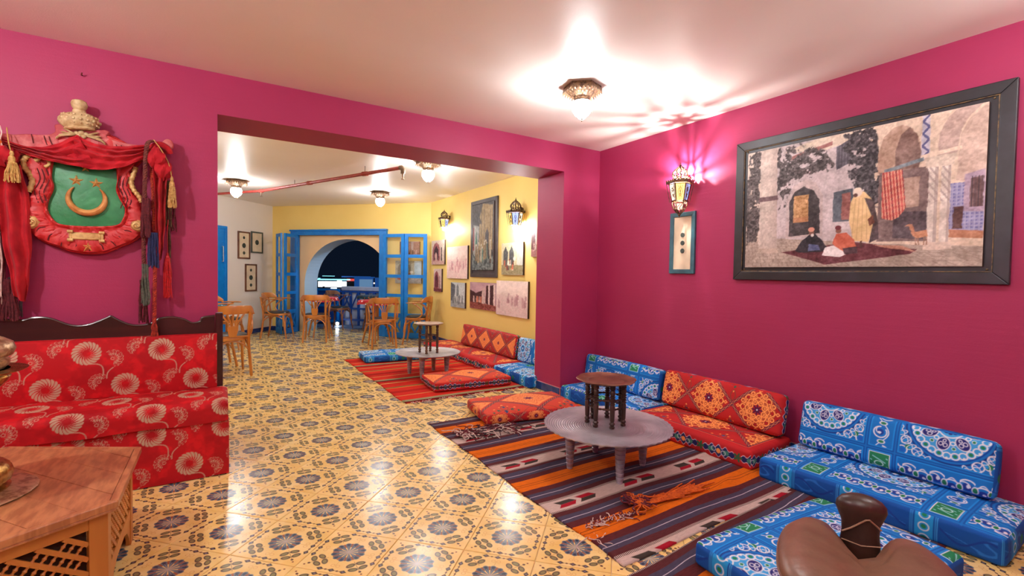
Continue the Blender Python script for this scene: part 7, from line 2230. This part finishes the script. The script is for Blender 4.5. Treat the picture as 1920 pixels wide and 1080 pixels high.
BR = [(150, 100, 96), (96, 48, 50), (58, 30, 36), (196, 160, 150)]
print_on(FR(7.64, 1.562), 0.56, 0.42, scene_paint(1, [(196, 176, 160), (150, 90, 90), (60, 32, 38), (190, 150, 140)], (220, 206, 190), 'arch'), 'sepia print of an arched doorway, leftmost of the upper row on the yellow wall')
print_on(FR(7.64, 1.077), 0.34, 0.395, scene_paint(2, [(206, 180, 170), (150, 80, 84), (84, 40, 46), (120, 56, 62)], (222, 204, 196), 'arch'), 'narrow sepia print of a seated person, lower left on the yellow wall')
print_on(FR(6.868, 1.377), 0.76, 0.515, scene_paint(3, [(232, 204, 200), (206, 150, 156), (190, 130, 140)], (238, 214, 206), 'faded'), 'faded pink print of a crowd beside the tall black frame')
print_on(FR(6.823, 0.855), 0.52, 0.40, scene_paint(4, [(150, 156, 162), (92, 96, 104), (190, 196, 200), (120, 126, 132)], (196, 202, 206), 'crowd'), 'grey-blue street print, lower row on the yellow wall')
print_on(FR(5.99, 0.878), 0.80, 0.392, scene_paint(5, [(140, 74, 66), (70, 34, 38), (196, 170, 168), (226, 204, 198)], (186, 150, 160), 'dark'), 'dark reddish print of a market arcade below the tall black frame')
print_on(FR(5.20, 0.882), 0.775, 0.462, scene_paint(6, [(222, 198, 198), (184, 140, 146), (160, 112, 122)], (232, 212, 206), 'faded'), 'largest faded pink print, low on the yellow wall near the pillar')
print_on(FR(5.20, 1.403), 0.525, 0.42, scene_paint(7, [(206, 196, 160), (84, 84, 84), (200, 190, 150), (150, 138, 104)], (206, 206, 196), 'group'), 'print of people under pointed arches below the yellow glass lantern')
print_on(FR(4.62, 1.60), 0.28, 0.36, scene_paint(8, BR, (180, 160, 150), 'crowd'), 'print mostly hidden behind the pink pillar')
tp_ = root_at('framed_picture', FR(6.0, 1.716), 'tall dark-framed print of a crowd in a nave on the yellow wall', 'picture')
M_DFR = pm('dark_brown_frame', (74, 62, 62), (58, 48, 50), rough=0.5, nscale=8, bump=(26, 0.2, 0.002))
MB().box(-0.37, 0.37, -0.54, 0.54, 0.002, 0.016).build('backing_board', M_DFR, tp_, smooth=False)
frame_bars(tp_, 0.80, 1.13, 0.055, 0.002, 0.026, M_DFR)
MB().box(-0.325, 0.325, -0.46, 0.50, 0.016, 0.034).build('canvas_block', M_CEDGE, tp_, smooth=False)
o = canvas('painted_canvas', 0.65, 0.96, scene_paint(9, [(70, 64, 66), (150, 128, 92), (60, 54, 56), (110, 100, 80)], (84, 78, 80), 'nave'), 0.007, tp_, 0.0348); o.location.y = 0.02
print_on(on_far(3.03, 1.635, 0.0), 0.40, 0.275, scene_paint(10, [(130, 90, 84), (84, 56, 56), (150, 110, 100), (190, 150, 140)], (170, 150, 146), 'crowd'), 'small brown print seen through the upper panes of the right folding door')
print_on(on_far(3.01, 1.21, 0.0), 0.53, 0.415, scene_paint(11, [(170, 168, 150), (120, 118, 110), (150, 160, 168), (196, 200, 200)], (176, 200, 212), 'group'), 'print of a white dome seen through the middle panes of the right folding door')
# ================================================================== FOLDING DOORS AND FRAME
M_GLASS, ntg, bsg = newmat('clear_glass')
tr = ntg.nodes.new('ShaderNodeBsdfTransparent'); gl = ntg.nodes.new('ShaderNodeBsdfGlossy'); mx = ntg.nodes.new('ShaderNodeMixShader')
gl.inputs['Roughness'].default_value = 0.02; mx.inputs[0].default_value = 0.05
ntg.links.new(tr.outputs[0], mx.inputs[1]); ntg.links.new(gl.outputs[0], mx.inputs[2])
ntg.links.new(mx.outputs[0], ntg.nodes['Material Output'].inputs[0])
fr = root_at('door_frame', on_far(1.515, 0.0, 0.0), 'bright blue frame around the arched opening in the yellow wall', 'door frame')
for pts, nm in (([(-1.05, 0.0), (-0.915, 0.0), (-0.915, 1.90), (-1.05, 1.995)], 'jamb'), ([(1.05, 0.0), (0.905, 0.0), (0.905, 1.90), (1.05, 1.985)], 'jamb'), ([(-1.05, 1.995), (-0.915, 1.90), (0.905, 1.892), (1.05, 1.985)], 'head')):
    MB().prism(pts, -0.05, 0.055).build(nm, M_BLUE, fr, smooth=False, bevel=0.004)
MB().box(-1.06, 1.06, 1.975, 2.005, 0.0, 0.075).build('cornice', M_BLUE, fr, smooth=False, bevel=0.004)
mb = MB()
for k in range(12): mb.sphere((-0.88 + 0.16 * k, 1.945, 0.056), 0.009, 8, 5)
o = mb.build('stud', M_BLUE, fr); o['kind'] = 'stuff'
M_STUD = pm('pale_blue_stud', (60, 150, 220), rough=0.4); o.data.materials[0] = M_STUD
def leaf(p0, p1, label, wd=None, h_=1.895):
    P0 = Vector(p0); P1 = Vector(p1); d = (P1 - P0); L = d.length; d.normalize(); n_ = Vector((d.y, -d.x))
    if n_.dot(Vector((-0.5, -0.8))) < 0: n_ = -n_
    M = frame((P0.x, P0.y, 0.008), (d.x, d.y, 0), (0, 0, 1), (n_.x, n_.y, 0))
    t = root_at('door_leaf', M, label, 'door leaf', 'folding door leaves')
    sw_, th = 0.065, 0.016
    for a, b in ((0.0, sw_), (L - sw_, L)): MB().box(a, b, 0, h_, -th, th).build('stile', M_BLUE, t, smooth=False, bevel=0.003)
    rails = [(1.835, 1.895), (1.46, 1.52), (1.095, 1.155), (0.745, 0.80), (0.37, 0.447), (0.0, 0.10)]
    for a, b in rails: MB().box(sw_, L - sw_, a, b, -th * 0.9, th * 0.9).build('rail', M_BLUE, t, smooth=False, bevel=0.003)
    x0, x1 = sw_, L - sw_; xm = (x0 + x1) / 2
    for (a, b) in (((x0, 0.10), (xm, 0.37)), ((xm, 0.37), (x1, 0.10)), ((x0, 0.37), (xm, 0.10)), ((xm, 0.10), (x1, 0.37))):
        MB().tube([(a[0], a[1], 0), (b[0], b[1], 0)], 0.020, 4, flat=(0.6, 1.0), up=(0, 0, 1)).build('diagonal', M_BLUE, t, smooth=False)
    for (a, b) in ((1.52, 1.835), (1.155, 1.46), (0.80, 1.095), (0.447, 0.745)):
        MB().box(x0, x1, a, b, -0.0015, 0.0015).build('glass_pane', M_GLASS, t, smooth=False)
    for zz in (0.3, 1.0, 1.7): MB().tube([(0.0, zz - 0.04, th), (0.0, zz + 0.04, th)], 0.008, 8).build('hinge', M_BLUE, t)
    return t
def fpt(s_, off): v = Mfar @ Vector((s_, -off, 0)); return (v.x, v.y)
leaf(fpt(2.53, 0.09), fpt(2.995, 0.16), 'right folding door leaf nearest the arch, opened flat against the wall')
leaf(fpt(3.0, 0.155), fpt(3.405, 0.085), 'right outer folding door leaf against the corner of the yellow wall')
leaf((1.315, 10.05), (1.045, 9.715), 'left folding door leaf standing out from the wall')
leaf((1.00, 9.72), (0.955, 10.10), 'left outer folding door leaf folded behind the other')

# ================================================================== BENTWOOD ARMCHAIRS
M_BENT = pm('honey_bentwood', (200, 130, 58), (172, 102, 40), rough=0.3, nscale=4, stretch=(2, 2, 0.4), bump=(20, 0.1, 0.001), spec=0.6, coat=0.35)
M_BENT2 = pm('weathered_bentwood', (150, 98, 66), (120, 74, 50), rough=0.45, nscale=4, stretch=(2, 2, 0.4), bump=(20, 0.1, 0.001), spec=0.5)
M_SEAT = pm('black_vinyl', (44, 46, 44), (34, 34, 34), rough=0.35, nscale=6, bump=(60, 0.2, 0.002), spec=0.6)
def bentwood(wood, label, group):
    t = empty('bentwood_armchair', (0, 0, 0), 0, label, 'chair', group)
    # seat: rounded trapezoid ring and pad
    def seatr(k, z0, z1, rr, mat, nm):
        pts = []
        n = 36
        for i in range(n):
            a = 2 * PI * i / n
            x = 0.205 * math.copysign(abs(math.cos(a)) ** 0.75, math.cos(a)); y = 0.20 * math.copysign(abs(math.sin(a)) ** 0.75, math.sin(a))
            x *= 1 + 0.06 * (y / 0.2)
            pts.append((x * k, y * k))
        mb = MB(); vs = []
        for (f, z) in rr:
            vs += [(x * f, y * f, z) for x, y in pts]
        m = len(rr)
        fs = [(j * n + i, j * n + (i + 1) % n, (j + 1) * n + (i + 1) % n, (j + 1) * n + i) for j in range(m - 1) for i in range(n)]
        fs.append(tuple(range(n))[::-1]); fs.append(tuple((m - 1) * n + i for i in range(n)))
        mb.add(vs, fs).build(nm, mat, t)
    seatr(1, 0, 0, [(0.94, 0.405), (1.0, 0.410), (1.02, 0.425), (1.0, 0.441), (0.94, 0.446)], wood, 'seat_rim')
    seatr(1, 0, 0, [(0.92, 0.446), (0.94, 0.456), (0.90, 0.468), (0.75, 0.476), (0.4, 0.479), (0.05, 0.480)], M_SEAT, 'seat_pad')
    for s_ in (-1, 1):
        MB().tube(smooth_path([(s_ * 0.185, -0.225, 0.0), (s_ * 0.178, -0.195, 0.16), (s_ * 0.168, -0.178, 0.34), (s_ * 0.166, -0.185, 0.50), (s_ * 0.168, -0.205, 0.62), (s_ * 0.172, -0.222, 0.735)], 5), [0.0125] + [0.0165] * 20 + [0.0155] * 5, 8).build('rear_leg', wood, t)
        MB().tube(smooth_path([(s_ * 0.198, 0.215, 0.0), (s_ * 0.184, 0.188, 0.16), (s_ * 0.176, 0.168, 0.32), (s_ * 0.172, 0.160, 0.415)], 5), [0.0115, 0.0125, 0.0135, 0.014, 0.015] + [0.0165] * 11, 8).build('front_leg', wood, t)
        MB().tube(smooth_path([(s_ * 0.222, -0.115, 0.700), (s_ * 0.236, 0.0, 0.700), (s_ * 0.240, 0.10, 0.698), (s_ * 0.232, 0.160, 0.696)], 6), [1.0] * 13 + [0.95, 0.9, 0.8, 0.6, 0.35, 0.1], 8, flat=(0.010, 0.024), up=(0, 0, 1)).build('armrest', wood, t)
        MB().tube(smooth_path([(s_ * 0.232, 0.045, 0.690), (s_ * 0.230, -0.02, 0.655), (s_ * 0.222, -0.095, 0.580), (s_ * 0.213, -0.105, 0.500), (s_ * 0.209, -0.04, 0.445), (s_ * 0.212, 0.08, 0.428)], 6), 0.0115, 8, flat=None).build('arm_support', wood, t)
        MB().tube(smooth_path([(s_ * 0.178, -0.20, 0.58), (s_ * 0.20, -0.17, 0.64), (s_ * 0.222, -0.10, 0.688)], 6), 0.008, 7).build('arm_brace', wood, t)
    # crest rail: curved shaped board
    vs = []; n = 25
    for i in range(n):
        u = i / (n - 1); a = (u - 0.5) * 2
        x = 0.228 * math.sin(a * 1.25) / math.sin(1.25); y = -0.245 + 0.150 * (1 - math.cos(a * 1.25)) / (1 - math.cos(1.25))
        e = max(0, (abs(a) - 0.70) / 0.30)
        zt = 0.800 - 0.058 * e ** 1.3 + 0.004 * math.cos(a * PI); zb = 0.706 - 0.006 * e
        nx, ny = math.sin(a * 1.25), -math.cos(a * 1.25)
        for (o_, z) in ((0.0, zb), (0.012, zb + 0.006), (0.013, zt - 0.02), (0.008, zt), (-0.004, zt), (-0.010, zt - 0.02), (-0.009, zb + 0.006)):
            vs.append((x + nx * o_, y + ny * o_, z))
    m = 7
    fs = [(i * m + k, i * m + (k + 1) % m, (i + 1) * m + (k + 1) % m, (i + 1) * m + k) for i in range(n - 1) for k in range(m)] + [tuple(range(m))[::-1], tuple((n - 1) * m + k for k in range(m))]
    MB().add(vs, fs).build('crest_rail', wood, t)
    # splat: palm plate and five fingers
    Ms_ = frame((0, -0.208, 0), (1, 0, 0), (0, -0.12, 0.9928), (0, -0.9928, -0.12))
    MB().prism([(-0.034, 0.455), (0.034, 0.455), (0.046, 0.50), (0.050, 0.55), (0.046, 0.575), (-0.046, 0.575), (-0.050, 0.55), (-0.046, 0.50)], -0.006, 0.006, frame((0, -0.188, 0), (1, 0, 0), (0, -0.05, 0.9987), (0, -0.9987, -0.05))).build('splat', wood, t, bevel=0.002)
    for k in (-2, -1, 0, 1, 2):
        x0 = k * 0.0185; x1 = k * 0.056
        yt = -0.238 + abs(k) * 0.009
        MB().tube(smooth_path([(x0, -0.216, 0.565), (x0 * 1.25, -0.222, 0.61), (x0 + (x1 - x0) * 0.6, -0.230, 0.665), (x1, yt, 0.712)], 4), [0.6, 0.7, 0.75, 0.8, 0.9, 1, 1.05, 1.1, 1.15, 1.2, 1.25, 1.3, 1.35], 6, flat=(0.0050, 0.0082), up=(0, -1, 0)).build('splat_finger', wood, t)
    MB().box(-0.16, 0.16, -0.196, -0.180, 0.440, 0.462).build('rear_rail', wood, t, bevel=0.003)
    # bent arches between the legs
    F_ = [(-0.188, 0.20), (0.188, 0.20), (0.176, -0.20), (-0.176, -0.20)]
    for k in range(4):
        A = Vector((*F_[k], 0.20)); B = Vector((*F_[(k + 1) % 4], 0.20)); I = Vector((0, 0, 0))
        inw = ((A + B) / 2); inw.z = 0; inw = -inw * 0.10
        pts = []
        for q in range(13):
            f = q / 12; p = A.lerp(B, 0.5 - 0.5 * math.cos(PI * f)) + inw * math.sin(PI * f)
            p.z = 0.20 + 0.200 * math.sin(PI * f) ** 0.8
            pts.append(p)
        MB().tube(pts, 0.0088, 7).build('arch_brace', wood, t)
    return t
proto = bentwood(M_BENT, '', 'bentwood armchairs around the far tables')
def put(o, x, y, fwd, label, z=0.0):
    o.location = (x, y, z); o.rotation_euler = (0, 0, math.atan2(fwd[1], fwd[0]) - PI / 2); o['label'] = label
    return o
put(proto, 0.095, 6.235, (-0.18, 0.98), 'nearest bentwood armchair, back to the camera beside the bench end')
LST = [(1.425, 8.60, (0.27, 0.96), 'bentwood armchair with its back to the camera in front of the arch, left table'),
       (2.238, 7.475, (0.16, 0.98), 'bentwood armchair with its back to the camera beside the right folding doors'),
       (0.895, 9.31, (0.905, -0.42), 'bentwood armchair facing right beside the left folding door'),
       (2.885, 7.63, (-0.86, 0.51), 'bentwood armchair facing left in front of the right folding door'),
       (0.10, 8.30, (0.97, -0.25), 'bentwood armchair mostly hidden behind the nearest chair by the white wall')]
for x, y, f, l in LST: put(copy_tree(proto), x, y, f, l)
ch2 = bentwood(M_BENT2, 'weathered bentwood chair on the terrace beyond the arch', 'bentwood armchairs around the far tables')
put(ch2, 2.13, 10.22, (0.75, -0.66), 'weathered bentwood chair on the terrace beyond the arch')

# tables
def bent_table(x, y, rz, wood, label, rt=0.30, h_=0.715):
    t = empty('bentwood_table', (x, y, 0), rz, label, 'table', 'bentwood tables in the far room')
    MB().lathe([(0, h_ - 0.022), (rt - 0.01, h_ - 0.022), (rt, h_ - 0.014), (rt, h_ - 0.004), (rt - 0.006, h_), (0, h_)], 40, cap=False).build('tabletop', wood, t)
    for k in range(4):
        a = PI / 4 + k * PI / 2
        MB().tube(smooth_path([(0.235 * math.cos(a), 0.235 * math.sin(a), 0), (0.195 * math.cos(a), 0.195 * math.sin(a), 0.18), (0.165 * math.cos(a), 0.165 * math.sin(a), 0.36), (0.17 * math.cos(a), 0.17 * math.sin(a), h_ - 0.02)], 4), 0.0155, 8).build('leg', wood, t)
    MB().tube([(0.175 * math.cos(2 * PI * k / 28), 0.175 * math.sin(2 * PI * k / 28), 0.33) for k in range(28)], 1.0, 8, closed=True, flat=(0.016, 0.010), up=(0, 0, 1)).build('ring_shelf', wood, t)
    MB().lathe([(0, 0.326), (0.165, 0.326), (0.165, 0.334), (0, 0.334)], 28, cap=False).build('shelf', M_SEAT, t)
    for k in range(4):
        a0 = PI / 4 + k * PI / 2; a1 = a0 + PI / 2
        A = Vector((0.19 * math.cos(a0), 0.19 * math.sin(a0), 0.12)); B = Vector((0.19 * math.cos(a1), 0.19 * math.sin(a1), 0.12))
        pts = []
        for q in range(11):
            f = q / 10; p = A.lerp(B, 0.5 - 0.5 * math.cos(PI * f)); p.z = 0.13 + 0.185 * math.sin(PI * f) ** 0.8; pts.append(p)
        MB().tube(pts, 0.008, 7).build('arch_brace', wood, t)
    return t
def cloth_mat(name, a, b, c_):
    m, nt, bs = newmat(name); X.nt = nt
    tc = nt.nodes.new('ShaderNodeTexCoord'); vo = nt.nodes.new('ShaderNodeTexVoronoi'); vo.inputs['Scale'].default_value = 16
    nt.links.new(tc.outputs['Object'], vo.inputs['Vector'])
    nz = nt.nodes.new('ShaderNodeTexNoise'); nz.inputs['Scale'].default_value = 22; nt.links.new(tc.outputs['Object'], nz.inputs['Vector'])
    col = xmix(X.op('MULTIPLY_ADD', X(vo.outputs['Distance']), -8.0, 3.2, clamp=True), a, b)
    col = xmix(X.op('MULTIPLY_ADD', X(nz.outputs[0]), 14.0, -8.2, clamp=True), col, c_)
    nt.links.new(col, bs.inputs['Base Color']); bs.inputs['Roughness'].default_value = 0.85
    return m
def tablecloth(x, y, mat, label, rt=0.30, h_=0.717, drop=0.05, ph=0.0):
    vs = [(0, 0, 0.004)]; n = 64; fs = []
    rings = [(0.5, 0.004), (0.97, 0.004), (1.025, 0.000), (1.04, -0.5), (1.06, -1.0)]
    for (f, zf) in rings:
        for i in range(n):
            a = 2 * PI * i / n
            k = 1 + (0.05 * math.sin(a * 9 + ph) if zf < -0.1 else 0)
            dz = zf if zf > -0.1 else zf * (drop * (1 + 0.5 * abs(math.sin(a * 2 + ph))))
            vs.append((rt * f * k * math.cos(a), rt * f * k * math.sin(a), dz))
    fs += [(0, 1 + i, 1 + (i + 1) % n) for i in range(n)]
    for j in range(len(rings) - 1):
        fs += [(1 + j * n + i, 1 + (j + 1) * n + i, 1 + (j + 1) * n + (i + 1) % n, 1 + j * n + (i + 1) % n) for i in range(n)]
    o = MB().add(vs, fs).build('tablecloth', mat, loc=(x, y, h_), sharp=180)
    return tag(o, label, 'tablecloth', 'tablecloths in the far room')
M_CR = cloth_mat('red_white_cloth', (170, 24, 40), (222, 196, 200), (150, 20, 36))
M_CW = cloth_mat('white_blue_cloth', (214, 214, 222), (236, 234, 232), (60, 110, 160))
M_CD = cloth_mat('dark_printed_cloth', (22, 58, 76), (34, 26, 34), (176, 110, 60))
T_ = [((0.0, 6.86), 0.2, M_BENT, M_CW, 'round bentwood table in front of the nearest armchair', 'white and blue tablecloth beside the pink wall edge'),
      ((1.60, 9.22), 0.1, M_BENT, M_CR, 'bentwood table between two armchairs left of the arch', 'dark red tablecloth with white pattern on the table left of the arch'),
      ((2.30, 8.02), 0.4, M_BENT, M_CR, 'bentwood table between two armchairs by the right folding doors', 'red and white tablecloth on the table by the right folding doors'),
      ((2.72, 9.76), 0.0, M_BENT2, M_CD, 'weathered bentwood table out on the terrace', 'dark blue and green printed tablecloth on the terrace table')]
for (x, y), rz, wd_, cm_, l1, l2 in T_:
    bent_table(x, y, rz, wd_, l1); tablecloth(x, y, cm_, l2, ph=x)
M_GLS = pm('turquoise_glazed_clay', (40, 112, 140), (30, 90, 116), rough=0.2)
o = MB().lathe([(0, 0), (0.034, 0), (0.050, 0.008), (0.054, 0.026), (0.046, 0.030), (0.030, 0.012), (0, 0.010)], 18, cap=False).build('ashtray', M_GLS, loc=(0.03, 6.98, 0.7225))
tag(o, 'small blue bowl on the white tablecloth beside the pink wall edge', 'bowl')

# ================================================================== TERRACE, RAILING, NIGHT VIEW
M_TERR = pm('grey_blue_terrace_floor', (96, 110, 132), (78, 92, 116), rough=0.6, nscale=5)
o = MB().box(-1.2, 5.2, 0.70, 3.2, -0.06, -0.002, Mfar).build('floor_terrace', M_TERR, smooth=False); o['kind'] = 'structure'
M_WWALL = pm('whitewashed_wall', (206, 214, 232), (190, 200, 222), rough=0.8, nscale=6)
M_NBLUE = pm('deep_blue_paint', (18, 70, 150), (12, 56, 130), rough=0.45, nscale=9)
pw = MB().box(0.62, 5.2, 1.42, 1.52, 0.0, 0.775, Mfar).build('wall_parapet', M_WWALL, smooth=False); pw['kind'] = 'structure'
cp = MB().box(0.62, 5.2, 1.38, 1.56, 0.775, 0.865, Mfar).build('trim_2', M_WWALL, smooth=False, bevel=0.01); cp['kind'] = 'structure'
M_CAPW = pm('grey_parapet_cap', (170, 170, 184), (150, 152, 170), rough=0.8); cp.data.materials[0] = M_CAPW
rl = root_at('railing', Mfar @ T(0, 1.36, 0), 'blue wooden lattice railing along the white parapet beyond the arch', 'railing')
for z0, z1 in ((0.10, 0.145), (0.36, 0.395), (0.735, 0.77)): MB().box(0.62, 4.6, -0.015, 0.015, z0, z1).build('rail', M_NBLUE, rl, smooth=False)
for k in range(18): MB().box(0.66 + 0.20 * k, 0.705 + 0.20 * k, -0.02, 0.02, 0.0, 0.76).build('baluster', M_NBLUE, rl, smooth=False)
for k in range(0, 17, 3):
    x0 = 0.705 + 0.2 * k
    for a, b in (((x0, 0.395), (x0 + 0.155, 0.735)), ((x0, 0.735), (x0 + 0.155, 0.395)), ((x0 + 0.2, 0.395), (x0 + 0.355, 0.735))):
        MB().tube([(a[0], 0, a[1]), (b[0], 0, b[1])], 0.015, 4).build('cross_bar', M_NBLUE, rl, smooth=False)
gate = root_at('terrace_gate', Mfar @ T(0, 1.36, 0), 'solid blue gate at the left end of the terrace railing', 'gate')
MB().box(-0.9, 0.61, -0.02, 0.02, 0.02, 0.80).build('gate_panel', M_NBLUE, gate, smooth=False)
for zz in (0.05, 0.40, 0.76): MB().box(-0.9, 0.61, -0.035, -0.02, zz, zz + 0.05).build('rail', M_BLUE, gate, smooth=False)
for k in range(6): MB().box(-0.85 + k * 0.28, -0.80 + k * 0.28, -0.035, -0.02, 0.02, 0.8).build('stile', M_BLUE, gate, smooth=False)
# floor lamp on the terrace
v = Mfar @ Vector((0.65, 1.20, 0))
fl_ = empty('floor_spotlight', (v.x, v.y, 0), 0, 'small glaring white spotlight on the terrace floor beyond the arch', 'lamp')
MB().box(-0.05, 0.05, -0.03, 0.05, 0.0, 0.075, bev=0.006).build('housing', M_LDRK, fl_, smooth=False)
MB().sphere((-0.01, -0.055, 0.045), 0.034, 12, 8, sc=(1, 0.5, 1)).build('lens', emit('spotlight_lens', (226, 240, 255), 22), fl_)
mb = MB()
for s_ in (-1, 1): mb.tube([(s_ * 0.055, 0, 0), (s_ * 0.055, 0, 0.05)], 0.004, 6)
mb.build('bracket', M_LDRK, fl_)
vv = Mfar @ Vector((1.9, 0.9, 2.2)); bulb('terrace_fill', vv.x, vv.y, vv.z, 34, (0.66, 0.80, 1.0), 0.06)  # added overhead light without a fixture, brightens terrace and parapet
# distant ground and lit structures
M_SEA = pm('night_ground', (10, 16, 26), (14, 22, 34), rough=0.9, nscale=0.4)
o = MB().box(-60, 90, 3.3, 200, -3.2, -3.1, Mfar).build('ground_night', M_SEA, smooth=False); o['kind'] = 'structure'
M_E = {k: emit('lit_' + k, c_, s_) for k, (c_, s_) in dict(white_sign=((235, 245, 255), 1.6), teal_light=((120, 200, 220), 1.2), red_sign=((220, 70, 60), 0.5), warm_light=((255, 226, 180), 1.4), blue_wall=((30, 80, 150), 0.35), kiosk_face=((110, 150, 190), 0.35)).items()}
M_NDARK = pm('night_facade', (22, 28, 40), (16, 22, 34), rough=0.9)
for nm, lab, cat, parts_ in NIGHT:
    r0 = parts_[0][1]
    t = empty(nm, (r0[0], r0[1], r0[2]), YAW * 0 - 0.30, lab, cat, 'lit structures in the night view')
    for pn, (x, y, z), (sx, sy, sz), mk in parts_:
        q = R(0.30) @ Vector((x - r0[0], y - r0[1], z - r0[2]))
        if pn in ('sign_face', 'facade', 'kiosk_wall', 'hut_wall', 'lamp'):
            MB().box(-sx * 0.3, sx * 0.3, 0.0, 0.2, -3.1 - r0[2], q.z - sz * 0.45, T(q.x, q.y, 0)).build('support', M_NDARK, t, smooth=False)
        MB().box(-sx / 2, sx / 2, -sy / 2, sy / 2, -sz / 2, sz / 2, T(*q)).build(pn, M_E[mk] if mk in M_E else M_NDARK, t, smooth=False)
